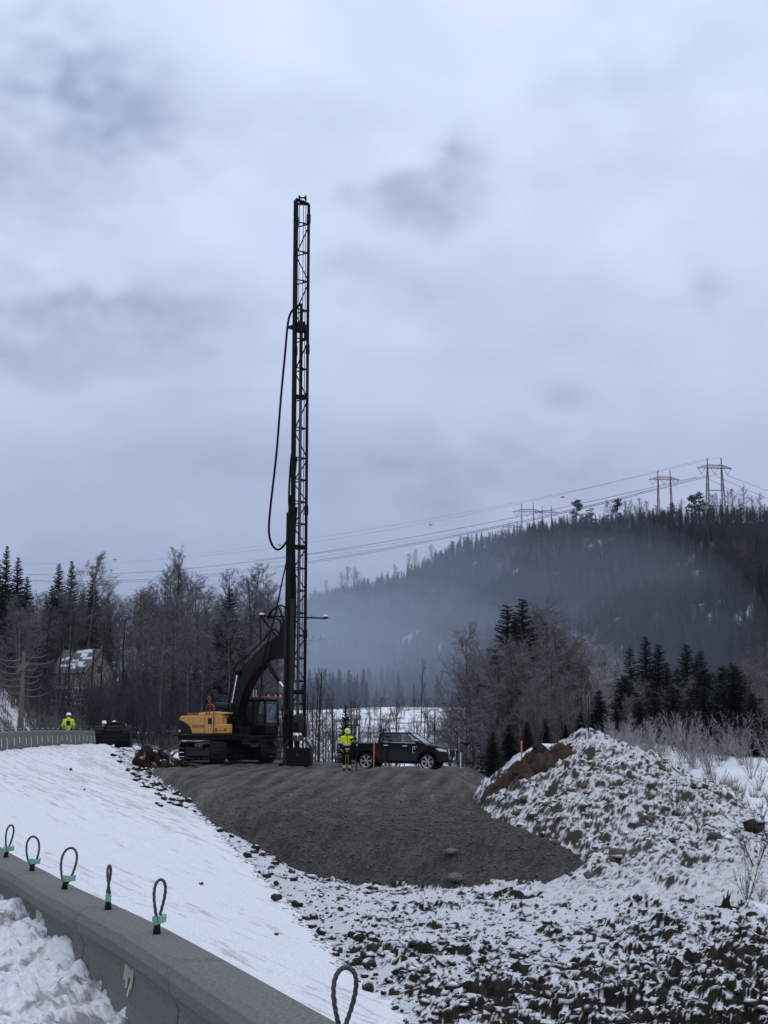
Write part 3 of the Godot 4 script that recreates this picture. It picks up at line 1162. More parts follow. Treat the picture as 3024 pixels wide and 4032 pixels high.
func build_trees() -> void:
	var wood := Color(0.048, 0.044, 0.047)
	var tipc := Color(0.162, 0.152, 0.160)
	var frost := Color(0.19, 0.178, 0.185)
	for k in 4:
		tree_kind("birch", bare_tree(100 + k, 16.0, 0.22, 0.32, 0.40, wood, tipc, 36, 15, 0.030), "pale_bark", "twigs", 16.0)
		tree_kind("frosty", bare_tree(120 + k, 8.0, 0.36, 0.14, 0.18, Color(0.072, 0.064, 0.064), Color(0.19, 0.174, 0.178), 40, 15, 0.018), "dark_bark", "twigs", 8.0)
		tree_kind("sapling", bare_tree(140 + k, 7.0, 0.17, 0.30, 0.0, wood, Color(0.10, 0.09, 0.092), 18, 4, 0.012), "dark_bark", "twigs", 7.0)
		tree_kind("spruce", spruce(160 + k, 14.0, 2.5, 0.07, Color(0.014, 0.020, 0.018), Color(0.055, 0.063, 0.062)), "dark_bark", "needles", 14.0)
		tree_kind("pine", pine(180 + k, 13.0), "dark_bark", "needles", 13.0)
	for k in 2:
		tree_kind("hoary", bare_tree(130 + k, 7.0, 0.34, 0.12, -0.1, Color(0.17, 0.16, 0.16), Color(0.36, 0.35, 0.36), 34, 12, 0.024), "dead_wood", "twigs", 7.0)
		tree_kind("green_spruce", spruce(170 + k, 6.0, 1.5, 0.02, Color(0.020, 0.029, 0.018), Color(0.075, 0.082, 0.066)), "dark_bark", "needles", 6.0)
		tree_kind("poplar", bare_tree(190 + k, 18.0, 0.20, 0.22, -0.20, Color(0.068, 0.063, 0.066), Color(0.18, 0.168, 0.177), 46, 14, 0.030), "dark_bark", "twigs", 18.0)
	rng.seed = 77
	# the wood on the hill beside the road
	grove("spruce", "spruce_tree", [[15, 2140, 125], [62, 2185, 130], [100, 2262, 128], [-22, 2180, 121], [-60, 2150, 126]], "tall dark spruce at the end of the wood above the snowy bank", "tall spruces above the snowy bank", 1.0)
	grove("spruce", "spruce_tree", [[178, 2335, 206], [225, 2212, 212], [275, 2198, 210], [200, 2300, 208], [360, 2250, 215], [430, 2395, 206], [320, 2330, 214]], "dark spruce standing among the birches above the roofed cabin", "spruces above the cabin")
	grove("spruce", "spruce_tree", [[902, 2306, 120]], "broad dark spruce behind the boom of the excavator", "", 1.25)
	grove("spruce", "spruce_tree", [[862, 2450, 126], [955, 2500, 124], [825, 2560, 122], [1010, 2620, 118], [770, 2620, 124], [700, 2690, 120], [640, 2660, 128], [560, 2700, 118], [500, 2640, 130], [440, 2760, 116], [390, 2750, 124], [300, 2760, 118], [180, 2560, 126], [110, 2500, 122], [50, 2480, 118]], "dark spruce half hidden in the wood", "spruces half hidden in the wood", 1.2)
	grove("poplar", "bare_tree", [[700, 2180, 155], [740, 2235, 157], [668, 2250, 153], [905, 2262, 168], [965, 2245, 166], [1015, 2275, 164], [1052, 2320, 160]], "tall bare tree with fine upright branches rising above the wood", "tall bare trees rising above the wood", 1.25)
	grove("birch", "birch_tree", [[338, 2190, 207], [242, 2400, 205], [300, 2320, 206], [420, 2305, 204], [478, 2365, 203], [548, 2345, 145], [600, 2312, 150], [640, 2300, 148], [790, 2290, 150], [828, 2330, 146], [870, 2360, 150], [1080, 2390, 148], [150, 2420, 132], [560, 2420, 138], [720, 2330, 140]], "pale-trunked bare birch in the wood", "bare birches in the wood", 1.25)
	for k in 62:
		var px := -80.0 + 1180.0 * (k + rng.randf()) / 62.0
		var d := rng.randf_range(104.0, 150.0)
		var row := rng.randf_range(2370.0, 2640.0) if px > 130 else rng.randf_range(2300, 2500)
		if px > 205 and px < 470:   # the cabin shows between the trunks
			d = rng.randf_range(200.0, 225.0)
			row = rng.randf_range(2330.0, 2460.0)
		plant("birch" if rng.randf() < 0.7 else "sapling", "birch_tree", (px - 1512.0) / 5800.0 * d, d, sight(row, d), "slender bare birch deep in the wood " + behind_what(px), "slender birches " + behind_what(px), 1.25)
	grove("sapling", "thin_birch", [[236, 2420, 150], [272, 2400, 152], [402, 2440, 150], [362, 2450, 148]], "thin pale stem crossing in front of the cabin", "thin stems in front of the cabin", 1.0)
	for k in 44:
		var px := -60.0 + 1140.0 * (k + rng.randf()) / 44.0
		var d := rng.randf_range(206.0, 240.0) if px > 190 and px < 480 else rng.randf_range(152.0, 200.0)
		plant("birch", "birch_tree", (px - 1512.0) / 5800.0 * d, d, sight(rng.randf_range(2330.0, 2500.0), d), "grey-crowned birch at the back of the wood, " + behind_what(px), "back row of birches " + behind_what(px), 1.3)
	# brush at the foot of the wood
	var brush := [shrub(301, 4.0, 9, 0.35, Color(0.038, 0.036, 0.041), Color(0.080, 0.077, 0.087), 12), shrub(302, 3.4, 8, 0.5, Color(0.044, 0.041, 0.046), Color(0.105, 0.10, 0.112), 12)]
	for b in 2:
		var pl := []
		for k in 420:
			var d := rng.randf_range(98.0, 165.0)
			var x := rng.randf_range(-0.33, -0.068) * d
			if x / d < -0.235 and d < 110.0 and rng.randf() < 0.75:
				continue
			if x / d > -0.227 and x / d < -0.18 and d > 120.0:
				continue
			pl.append(Transform3D(Basis(Vector3.UP, rng.randf() * TAU).scaled(Vector3.ONE * rng.randf_range(0.5, 1.35)), Vector3(x, ground(x, d), -d)))
		var o := scatter("undergrowth", brush[b], mats.twigs, pl)
		tag(o, "tangle of bare brush at the foot of the wood", "brush")
	# thin trees on the snowfield behind the pickup
	for k in 34:
		var px := 1205.0 + 330.0 * (k + rng.randf()) / 34.0
		var d := rng.randf_range(97.0, 128.0)
		plant("sapling", "thin_tree", (px - 1512.0) / 5800.0 * d, d, sight(rng.randf_range(2730.0, 2860.0) if px > 1260 else rng.randf_range(2620, 2760), d), "thin leafless tree on the snowy slope behind the surveyor", "thin trees behind the surveyor", 1.0)
	for k in 26:
		var px := 1530.0 + 420.0 * (k + rng.randf()) / 26.0
		var d := rng.randf_range(98.0, 175.0)
		plant("sapling", "thin_tree", (px - 1512.0) / 5800.0 * d, d, sight(rng.randf_range(2740.0, 2900.0), d), "thin leafless tree on the snowfield behind the pickup", "thin trees behind the pickup", 1.0)
	grove("sapling", "thin_tree", [[1655, 2590, 178]], "tallest bare stem on the snowfield behind the pickup", "", 0.8)
	grove("spruce", "spruce_tree", [[1362, 2770, 103]], "single small dark spruce behind the surveyor on the snowy slope", "", 0.9)
	grove("frosty", "bare_tree", [[1832, 2515, 112]], "lone bare tree with a straight stem at the edge of the scrub", "", 0.8)
	# the frosted clump beside the soil heap
	grove("spruce", "spruce_tree", [[1998, 2368, 98], [2058, 2345, 99], [2030, 2420, 97]], "dark spruce with a double top rising out of frosted scrub", "dark spruces rising out of the frosted scrub", 1.35)
	grove("frosty", "frosted_tree", [[1880, 2680, 100], [1905, 2650, 104], [1935, 2610, 101], [1990, 2590, 94], [2045, 2560, 94], [2085, 2500, 102], [2118, 2430, 104], [2158, 2450, 103], [2195, 2500, 105], [2235, 2560, 104], [2260, 2610, 100], [2080, 2580, 95], [2170, 2600, 96], [2010, 2640, 94], [1940, 2720, 93], [2110, 2700, 91], [2220, 2700, 93], [1850, 2760, 104], [1800, 2820, 98], [1770, 2800, 112], [2300, 2640, 108]], "bushy bare tree greyed with hoarfrost beside the soil heap", "frosted trees beside the soil heap", 1.15)
	grove("hoary", "frosted_tree", [[2330, 2545, 108], [2372, 2580, 106], [2290, 2590, 109], [2415, 2650, 104], [2350, 2660, 96], [2450, 2700, 100]], "pale hoary tree with upright twigs between scrub and spruces", "pale hoary trees")
	grove("frosty", "frosted_tree", [[2500, 2700, 100], [2460, 2760, 90], [2600, 2740, 98], [2690, 2700, 102], [2660, 2820, 84], [2790, 2700, 104], [2860, 2720, 98], [2950, 2640, 108], [3005, 2600, 112], [2980, 2740, 96], [3040, 2700, 100], [2930, 2780, 88]], "frost-grey bare tree mixed in among the spruces behind the snowy field", "frosted trees among the spruces", 1.1)
	grove("green_spruce", "spruce_tree", [[1935, 2880, 84], [2000, 2850, 86], [2070, 2840, 84], [2140, 2830, 86], [2220, 2850, 83], [2280, 2800, 80], [2352, 2715, 84], [2420, 2780, 80]], "low green spruce at the foot of the frosted clump", "low spruces at the foot of the clump", 1.7)
	grove("spruce", "spruce_tree", [[2478, 2540, 130], [2540, 2495, 136], [2590, 2530, 136], [2620, 2600, 130], [2700, 2528, 124], [2752, 2555, 122], [2735, 2600, 118], [2800, 2640, 118], [2425, 2600, 132], [2660, 2620, 126]], "grey-green spruce standing back below the mountainside", "spruces below the mountainside", 1.5)
	grove("green_spruce", "spruce_tree", [[2455, 2655, 98], [2510, 2760, 88], [2570, 2720, 92], [2640, 2700, 96], [2690, 2760, 86], [2765, 2625, 100], [2838, 2622, 98], [2898, 2640, 94], [2800, 2740, 86], [2868, 2760, 83], [2935, 2850, 80], [2610, 2800, 82], [2882, 2612, 76], [2948, 2730, 74], [2765, 2700, 78], [2700, 2750, 80], [2835, 2680, 77]], "bushy dark green spruce behind the snowy field", "spruces behind the snowy field", 1.6)
	grove("birch", "birch_tree", [[2985, 2560, 138], [2950, 2640, 128], [3010, 2620, 126], [3050, 2560, 132], [2650, 2640, 140], [2860, 2600, 142], [2925, 2600, 140]], "bare tree at the edge of the spruces below the mountain", "bare trees at the edge of the spruces")
	# spruces at the far side of the valley
	for k in 26:
		var px := 1212.0 + 240.0 * (k + rng.randf()) / 26.0
		var d := rng.randf_range(318.0, 350.0)
		plant("spruce", "far_spruce", (px - 1512.0) / 5800.0 * d, d, sight(rng.randf_range(2625.0, 2700.0) + (1330.0 - px) * 0.0, d), "hazy dark spruce in the stand beyond the snowfield", "spruce stand beyond the snowfield", 0.9)
	for k in 15:
		var px := 1480.0 + 460.0 * (k + rng.randf()) / 15.0
		var d := rng.randf_range(290.0, 380.0)
		plant("spruce", "far_spruce", (px - 1512.0) / 5800.0 * d, d, sight(rng.randf_range(2640.0, 2720.0), d), "hazy spruce at the foot of the far slope", "spruces at the foot of the far slope", 0.9)
	# the skyline
	var sky := [["pine", 2280, 1962], ["pine", 2338, 1998], ["pine", 2398, 2026], ["pine", 2442, 1958], ["pine", 2655, 2030], ["pine", 2738, 1944], ["pine", 2768, 1930], ["pine", 2935, 1984], ["pine", 2660, 1975], ["pine", 2862, 2030], ["pine", 2192, 2075], ["pine", 2302, 2020], ["pine", 2226, 2060], ["pine", 2975, 2005]]
	for q in sky:
		skyline("pine", "pine_tree", q[1], q[2], "dark pine standing out on the mountain's skyline", "pines on the skyline", 1.15)
	for k in 34:
		var px := 1226.0 + 1000.0 * (k + rng.randf()) / 34.0
		skyline("spruce", "skyline_spruce", px, skyrow(px) - rng.randf_range(12, 64), "small dark spruce on the mountain's descending skyline", "spruces on the skyline", 1.0)
	for px in [1280, 1345, 1372, 1392, 1408, 1560, 1612, 1640, 1700, 2408, 2470, 2488, 2502, 2520, 2535, 2552, 2600, 2820, 2840, 2855, 2880, 2905, 2930, 2952, 2985, 3005, 2790, 2700]:
		var up: float = 92.0 if (px > 1340 and px < 1420) or px > 2800 else 72.0
		skyline("birch", "skyline_birch", px + rng.randf_range(-6, 6), skyrow(px) - up * rng.randf_range(0.75, 1.25), "bare birch against the sky on the mountain's crest", "birches on the skyline", 1.0)
	# the wooded mountainside, too far to count
	var farb := []
	for k in 3:
		var mt := MB.new()
		mt.tinted = true
		rng.seed = 400 + k
		mt.col = Color(0.10, 0.092, 0.09)
		mt.tube([Vector3(0, -1, 0), Vector3(rng.randf_range(-0.4, 0.4), 11.0, 0)], [0.13, 0.03], 3, false)
		for b in 210:
			var t := rng.randf_range(0.25, 1.0)
			var az := rng.randf() * TAU
			mt.col = Color(0.026, 0.022, 0.025).lerp(Color(0.060, 0.051, 0.056), rng.randf())
			twig(mt, Vector3(0, t * 10.5, 0), Vector3(cos(az), rng.randf_range(0.2, 1.3), sin(az)).normalized(), rng.randf_range(1.2, 3.6) * (1.25 - 0.7 * t), 0.12)
		farb.append(mt.mesh())
	var fars := spruce(450, 12.0, 2.0, 0.08, Color(0.013, 0.017, 0.016), Color(0.024, 0.028, 0.028))
	rng.seed = 500
	var spots := [[], [], [], []]
	for k in 19000:
		var ad := rng.randf_range(-6.0, 19.5)
		var az := tan(deg_to_rad(ad))
		var rd := ridge_d(ad)
		var d := rng.randf_range(400.0, rd + 12.0)
		var x := az * d
		var den := nz.get_noise_2d(x * 0.012, d * 0.012) * 0.6 + 0.86
		if rng.randf() > den:
			continue
		var sp := nz.get_noise_2d(x * 0.02 + 50.0, d * 0.02) + 0.22 * sst(3.0, 0.0, ad)
		var which := 3 if rng.randf() < (0.05 + maxf(0.0, sp) * 0.8) * sst(rd, rd - 60.0, d) else rng.randi() % 3
		spots[which].append(Transform3D(Basis(Vector3.UP, rng.randf() * TAU).scaled(Vector3.ONE * rng.randf_range(0.4, 1.15)), Vector3(x, far_at(x, d) - 0.3, -d)))
	for k in 3:
		tag(scatter("mountain_wood", farb[k], mats.twigs, spots[k]), "bare wood covering the mountainside", "forest")
	tag(scatter("mountain_spruces", fars[1], mats.needles, spots[3]), "dark spruces scattered over the mountainside", "forest")
	build_scrub()

func skyrow(px: float) -> float:
	return along([[1100, 2400], [1221, 2370], [1550, 2300], [1640, 2251], [1823, 2151], [2005, 2124], [2188, 2078], [2370, 2060], [2552, 2051], [2735, 2042], [3100, 2030]], px)

func skyline(kind: String, nm: String, px: float, row: float, label: String, group: String, wide: float) -> void:
	var az := (px - 1512.0) / 5800.0
	var d := ridge_d(rad_to_deg(atan(az))) - rng.randf_range(4.0, 22.0)
	plant(kind, nm, az * d, d, sight(row, d), label, group, wide)

func build_scrub() -> void:
	# frosted bushes and dry stalks round the snowy field, each a thing of its own
	var bush := []
	for k in 4:
		bush.append(shrub(600 + k, 2.2, 13, 0.5, Color(0.16, 0.148, 0.147), Color(0.40, 0.385, 0.39), 15))
	var red := [shrub(620, 1.6, 10, 0.5, Color(0.062, 0.045, 0.042), Color(0.11, 0.085, 0.08), 10), shrub(621, 1.4, 9, 0.65, Color(0.07, 0.052, 0.048), Color(0.12, 0.095, 0.09), 10)]
	rng.seed = 630
	var list := []
	for k in 48:
		var px := rng.randf_range(2350.0, 3060.0)
		var d := rng.randf_range(61.0, 79.0)
		list.append([(px - 1512.0) / 5800.0 * d, d, rng.randf_range(0.55, 1.2)])
	for q in list:
		var o := part(self, "frosted_bush", bush[rng.randi() % 4], mats.twigs, spot(q[0], q[1]))
		o.rotation.y = rng.randf() * TAU
		o.scale = Vector3.ONE * q[2]
		tag(o, "leafless bush white with frost at the edge of the snowy field", "bush", "frosted bushes along the snowy field")
	for q in [[2990, 3340, 41], [2965, 3250, 45], [3010, 3180, 50], [2860, 3150, 55], [2885, 3180, 54], [2800, 3060, 60], [2940, 3500, 36], [3005, 3420, 39], [2900, 3620, 33], [2730, 3420, 40], [2640, 3300, 43], [2960, 3100, 58]]:
		var d: float = q[2]
		var o := part(self, "brown_bush", red[rng.randi() % 2], mats.twigs, spot((q[0] - 1512.0) / 5800.0 * d, d))
		o.rotation.y = rng.randf() * TAU
		o.scale = Vector3.ONE * rng.randf_range(0.5, 0.95)
		tag(o, "reddish brown leafless bush sticking out of the snow beside the heap", "bush", "brown bushes beside the heap")
	for q in [[2308, 51.2, 1.35, 2905], [2180, 50.0, 0.9, 2990], [2245, 51.0, 1.1, 2950], [2120, 54.0, 1.3, 2950]]:
		var d: float = q[1]
		var o := part(self, "bare_sapling", red[0], mats.twigs, spot((q[0] - 1512.0) / 5800.0 * d, d))
		o.scale = Vector3(0.45, 1.0, 0.45) * q[2]
		tag(o, "thin bare sapling growing out of the soil heap", "sapling", "saplings on the soil heap")
	var grass := [tuft(640, 0.7, 46, Color(0.20, 0.165, 0.12)), tuft(641, 0.5, 40, Color(0.15, 0.12, 0.09))]
	for g in 2:
		var pl := []
		for k in 150:
			var d := rng.randf_range(26.0, 62.0)
			var x := rng.randf_range(0.19, 0.33) * d
			var y := surface(x, d)
			if last_zone == 4 and nz.get_noise_2d(x * 0.4, d * 0.4) > -0.1:
				pl.append(Transform3D(Basis(Vector3.UP, rng.randf() * TAU).scaled(Vector3.ONE * rng.randf_range(0.6, 1.4)), Vector3(x, y, -d)))
		tag(scatter("dry_grass", grass[g], mats.twigs, pl), "dry grass poking through the snow", "grass")
	var pl3 := []
	for k in 260:
		var d := rng.randf_range(98.0, 215.0)
		var x := rng.randf_range(-0.052, 0.085) * d
		if nz.get_noise_2d(x * 0.1, d * 0.06) > -0.12:
			pl3.append(Transform3D(Basis(Vector3.UP, rng.randf() * TAU).scaled(Vector3.ONE * rng.randf_range(0.5, 1.1)), Vector3(x, ground(x, d), -d)))
	tag(scatter("field_brush", shrub(655, 2.6, 8, 0.35, Color(0.075, 0.07, 0.076), Color(0.16, 0.153, 0.165), 9), mats.twigs, pl3), "thin grey brush on the snowfield behind the pickup", "brush")
	# brush on the snowy bank above the road
	var pl2 := []
	for k in 110:
		var d := rng.randf_range(84.0, 108.0)
		var x := rng.randf_range(-0.30, -0.20) * d
		pl2.append(Transform3D(Basis(Vector3.UP, rng.randf() * TAU).scaled(Vector3.ONE * rng.randf_range(0.6, 1.2)), Vector3(x, ground(x, d), -d)))
	tag(scatter("bank_brush", shrub(650, 2.6, 9, 0.3, Color(0.10, 0.085, 0.085), Color(0.19, 0.17, 0.17), 10), mats.twigs, pl2), "grey leafless brush on the snowy bank above the road", "brush")

# ---------------------------------------------------------------- the drilling rig
func bm(fill: Callable) -> ArrayMesh:
	var m := MB.new()
	fill.call(m)
	return m.mesh()

func xbox(at: Vector3, s: Vector3, b := 0.0) -> ArrayMesh:
	var m := MB.new()
	m.at(at, s, b)
	return m.mesh()

func xtube(pts: Array, r, n := 8) -> ArrayMesh:
	var m := MB.new()
	m.tube(pts, r, n)
	return m.mesh(true)

func xbar(a: Vector3, e: Vector3, w: float, h: float, b := 0.0) -> ArrayMesh:
	var m := MB.new()
	m.bar(a, e, w, h, b)
	return m.mesh()

func xprism(poly: Array, z0: float, z1: float, inset := 0.0, edge := 0.0) -> ArrayMesh:
	var m := MB.new()
	m.prism(PackedVector2Array(poly), z0, z1, Transform3D(), inset, edge)
	return m.mesh()

func bend(pts: Array, per := 5) -> Array:   # a smooth line through points
	var out := []
	var n := pts.size()
	for k in n - 1:
		for j in per:
			var t := float(j) / per
			out.append(pts[k].cubic_interpolate(pts[k + 1], pts[maxi(k - 1, 0)], pts[mini(k + 2, n - 1)], t))
	out.append(pts[n - 1])
	return out

func letters(txt: String, size: float, depth: float, bold := true) -> TextMesh:
	var t := TextMesh.new()
	t.text = txt
	var f := SystemFont.new()
	f.font_names = PackedStringArray(["Droid Sans"])
	if bold:
		f.font_weight = 700
	t.font = f
	t.font_size = 64
	t.pixel_size = size / 46.0
	t.depth = depth
	return t

func build_rig() -> void:
	var rig := thing("drilling_rig", "yellow excavator carrying a tall black lattice drilling mast on the gravel ramp", "drilling rig", Vector3(-7.6, 0, -72), deg_to_rad(-38))
	var gy := 0.24
	# --- tracks, turned 22 degrees further than the house
	var tb := Basis(Vector3.UP, deg_to_rad(-24))
	for side in [1.0, -1.0]:
		var fr := MB.new()
		fr.box(Transform3D(tb, tb * Vector3(0, gy + 0.50, side * 1.25)), Vector3(3.1, 0.46, 0.42), 0.05)
		fr.box(Transform3D(tb, tb * Vector3(-0.2, gy + 0.66, side * 1.25 + 0.24)), Vector3(2.2, 0.12, 0.14), 0.02)
		var tk := part(rig, "track", fr.mesh(), mats.dark_grey_paint)
		var wheel := MB.new()
		for e in [[1.72, 0.36], [-1.72, 0.36]]:
			wheel.lathe([Vector2(0.0, -0.16), Vector2(e[1], -0.16), Vector2(e[1] + 0.02, 0.0), Vector2(e[1], 0.16), Vector2(0.0, 0.16)], Transform3D(tb * Basis(Vector3.RIGHT, PI / 2), tb * Vector3(e[0], gy + 0.50, side * 1.25)), 18)
		for k in 7:
			wheel.lathe([Vector2(0.0, -0.14), Vector2(0.11, -0.14), Vector2(0.11, 0.14), Vector2(0.0, 0.14)], Transform3D(tb * Basis(Vector3.RIGHT, PI / 2), tb * Vector3(-1.2 + 0.4 * k, gy + 0.2, side * 1.25)), 12)
		part(tk, "roller", wheel.mesh(), mats.black_steel)
		# shoes round a stadium
		var sh := MB.new()
		sh.at(Vector3(0, 0, 0), Vector3(0.19, 0.03, 0.78), 0.008)
		sh.at(Vector3(-0.06, 0.028, 0), Vector3(0.028, 0.035, 0.78), 0.006)
		sh.at(Vector3(0.04, 0.024, 0), Vector3(0.024, 0.026, 0.78), 0.006)
		var shoe := sh.mesh()
		var R := 0.46
		var L := 3.44
		var per := 2.0 * L + TAU * R
		var n := 46
		for k in n:
			var s := per * k / n
			var p := Vector3.ZERO
			var a := 0.0
			if s < L:
				p = Vector3(-L / 2 + s, R * 2, 0)
			elif s < L + PI * R:
				a = (s - L) / R
				p = Vector3(L / 2 + sin(a) * R, R + cos(a) * R, 0)
			elif s < 2 * L + PI * R:
				a = PI
				p = Vector3(L / 2 - (s - L - PI * R), 0, 0)
			else:
				a = PI + (s - 2 * L - PI * R) / R
				p = Vector3(-L / 2 + sin(a) * R, R + cos(a) * R, 0)
			var o := part(tk, "track_shoe", shoe, mats.track_steel)
			o.transform = Transform3D(tb * Basis(Vector3.BACK, -a), tb * (p + Vector3(0, gy + 0.03, side * 1.25)))
	var un := MB.new()
	un.box(Transform3D(tb, Vector3(0, gy + 0.62, 0)), Vector3(1.7, 0.5, 1.9), 0.08)
	un.lathe([Vector2(0.75, 0.9 + gy), Vector2(0.75, 1.2 + gy)], Transform3D(), 24)
	part(rig, "undercarriage", un.mesh(), mats.black_steel)
	# --- upper carriage
	part(rig, "deck", bm(func(m: MB):
		m.at(Vector3(0.0, 1.40, 0), Vector3(4.1, 0.20, 2.6), 0.03)
		m.at(Vector3(0.05, 1.53, 1.2), Vector3(4.5, 0.07, 0.6), 0.01)
		m.at(Vector3(1.4, 1.46, -0.95), Vector3(3.0, 0.10, 1.1), 0.02)
		m.at(Vector3(2.2, 1.30, -0.4), Vector3(1.3, 0.06, 0.25), 0.01)), mats.dark_grey_paint)
	var hood := part(rig, "engine_hood", bm(func(m: MB):
		m.prism(PackedVector2Array([Vector2(-1.93, 1.60), Vector2(-1.93, 2.36), Vector2(-1.84, 2.46), Vector2(-0.2, 2.46), Vector2(-0.2, 1.60)]), -1.3, 1.32, Transform3D(), 0.03, 0.04)
		m.prism(PackedVector2Array([Vector2(-0.19, 1.60), Vector2(-0.19, 2.46), Vector2(0.90, 2.45), Vector2(0.93, 2.40), Vector2(0.93, 2.04), Vector2(0.42, 2.04), Vector2(0.42, 1.60)]), 0.95, 1.32, Transform3D(), 0.03, 0.04)), mats.yellow_paint)
	part(rig, "pump_housing", bm(func(m: MB):
		m.at(Vector3(0.3, 1.95, 0.55), Vector3(1.0, 0.8, 0.7), 0.05)
		m.at(Vector3(0.2, 2.05, -0.75), Vector3(0.75, 1.0, 0.95), 0.05)), mats.black_steel)
	part(hood, "side_door", xbox(Vector3(-0.62, 2.02, 1.326), Vector3(0.80, 0.76, 0.012), 0.004), mats.yellow_paint)
	part(hood, "side_door", xbox(Vector3(-1.25, 2.2, 1.326), Vector3(0.42, 0.40, 0.012), 0.004), mats.yellow_paint)
	part(hood, "intake_frame", xbox(Vector3(0.16, 2.19, 1.33), Vector3(0.24, 0.28, 0.03), 0.01), mats.rubber)
	part(hood, "toolbox", bm(func(m: MB): m.at(Vector3(0.92, 1.82, 1.21), Vector3(0.98, 0.44, 0.28), 0.04)), mats.yellow_paint)
	part(hood, "toolbox_lid", xbox(Vector3(0.92, 1.88, 1.36), Vector3(0.66, 0.22, 0.03), 0.01), mats.yellow_paint)
	for x in [0.62, 1.22]:
		part(hood, "latch", xbox(Vector3(x, 1.78, 1.385), Vector3(0.06, 0.14, 0.03), 0.008), mats.rubber)
	part(hood, "top_cover", xprism([Vector2(-0.79, 2.462), Vector2(-0.74, 2.60), Vector2(-0.26, 2.63), Vector2(0.29, 2.64), Vector2(1.1, 2.58), Vector2(1.22, 2.55), Vector2(0.7, 2.462)], 0.75, 1.2, 0.03, 0.05), mats.yellow_paint)
	part(hood, "rusty_box", bm(func(m: MB):
		m.at(Vector3(-1.38, 2.53, 0.85), Vector3(0.40, 0.13, 0.5), 0.01)
		m.at(Vector3(-0.98, 2.53, 0.85), Vector3(0.30, 0.12, 0.5), 0.01)), mats.orange_paint)
	var cw := part(rig, "counterweight", xprism([Vector2(-1.96, 1.60), Vector2(-1.99, 1.9), Vector2(-1.97, 2.26), Vector2(-1.80, 2.25), Vector2(-1.60, 2.20), Vector2(-1.37, 2.10), Vector2(-1.18, 1.96), Vector2(-1.06, 1.78), Vector2(-1.02, 1.60)], -1.34, 1.36, 0.04, 0.06), mats.dark_grey_paint)
	part(cw, "sticker", xbox(Vector3(-1.84, 1.74, 1.363), Vector3(0.11, 0.11, 0.008)), mats.sticker)
	var lt := part(hood, "lettering", letters("VOLVO", 0.14, 0.01), mats.lettering, Vector3(-0.62, 1.95, 1.337))
	lt.scale.x = 1.25
	part(rig, "silencer", xtube([Vector3(-1.25, 2.92, -0.5), Vector3(-1.2, 2.95, -0.5), Vector3(-0.2, 2.86, -0.5), Vector3(0.0, 2.8, -0.5)], [0.14, 0.21, 0.21, 0.12], 14), mats.dark_grey_paint)
	part(rig, "exhaust", xtube([Vector3(-0.72, 2.45, 0.0), Vector3(-0.72, 2.70, 0.0), Vector3(-0.80, 2.76, 0.0), Vector3(-0.9, 2.76, 0.0)], 0.06), mats.rubber)
	var rl := part(rig, "handrail", xtube(bend([Vector3(-0.15, 2.47, 1.25), Vector3(-0.16, 2.85, 1.25), Vector3(-0.08, 2.97, 1.25), Vector3(0.2, 2.97, 1.25), Vector3(0.34, 2.86, 1.25), Vector3(0.40, 2.45, 1.32), Vector3(0.46, 1.57, 1.38)], 4), 0.028), mats.orange_paint)
	part(rl, "handrail_loop", xtube([Vector3(0.0, 2.47, 1.2), Vector3(0.02, 2.98, 1.2), Vector3(-0.15, 3.28, 1.2), Vector3(-0.10, 3.34, 1.2), Vector3(0.02, 3.33, 1.2), Vector3(0.05, 3.20, 1.2), Vector3(0.0, 2.98, 1.2)], 0.03), mats.orange_paint)
	# --- boom and its rams
	var boom := part(rig, "boom", xprism([Vector2(0.36, 1.6), Vector2(0.48, 2.5), Vector2(0.62, 3.6), Vector2(0.72, 4.24), Vector2(0.95, 4.62), Vector2(1.14, 4.82), Vector2(1.68, 5.14), Vector2(2.58, 5.82), Vector2(2.90, 5.92), Vector2(3.02, 5.6), Vector2(2.84, 5.06), Vector2(2.52, 4.97), Vector2(1.86, 4.44), Vector2(1.40, 3.88), Vector2(1.12, 3.36), Vector2(0.95, 2.80), Vector2(0.86, 1.6)], -0.24, 0.24, 0.02, 0.02), mats.dark_grey_paint)
	part(boom, "lower_plate", xprism([Vector2(0.92, 2.4), Vector2(0.97, 2.80), Vector2(1.14, 3.34), Vector2(1.42, 3.86), Vector2(1.87, 4.41), Vector2(2.52, 4.94), Vector2(2.56, 4.89), Vector2(1.92, 4.37), Vector2(1.47, 3.82), Vector2(1.19, 3.31), Vector2(1.02, 2.78), Vector2(0.97, 2.4)], -0.29, 0.29), mats.black_steel)
	var chalk := part(boom, "chalk_mark", letters("mx", 0.16, 0.006, false), mats.grey_steel, Vector3(2.05, 5.10, 0.244))
	chalk.rotation.z = 0.5
	part(boom, "pipe", xtube(bend([Vector3(0.22, 2.5, 0.2), Vector3(0.40, 3.8, 0.2), Vector3(0.72, 4.82, 0.2), Vector3(1.5, 5.32, 0.2), Vector3(2.5, 6.0, 0.2)], 4), 0.035), mats.rubber)
	for z in [-0.40, 0.40]:
		var cy := part(rig, "boom_ram", xtube([Vector3(0.66, 1.9, z), Vector3(0.72, 3.05, z)], 0.09, 12), mats.black_steel)
		part(cy, "ram_rod", xtube([Vector3(0.72, 3.05, z), Vector3(1.04, 4.45, z)], 0.045, 10), mats.chrome)
		part(cy, "pin", xtube([Vector3(1.06, 4.5, z - 0.12), Vector3(1.06, 4.5, z + 0.12)], 0.12, 12), mats.black_steel)
	var ac := part(rig, "mast_ram", xtube([Vector3(2.45, 5.2, 0.1), Vector3(2.75, 4.85, 0.1), Vector3(3.46, 4.02, 0.1)], [0.16, 0.11, 0.10], 12), mats.black_steel)
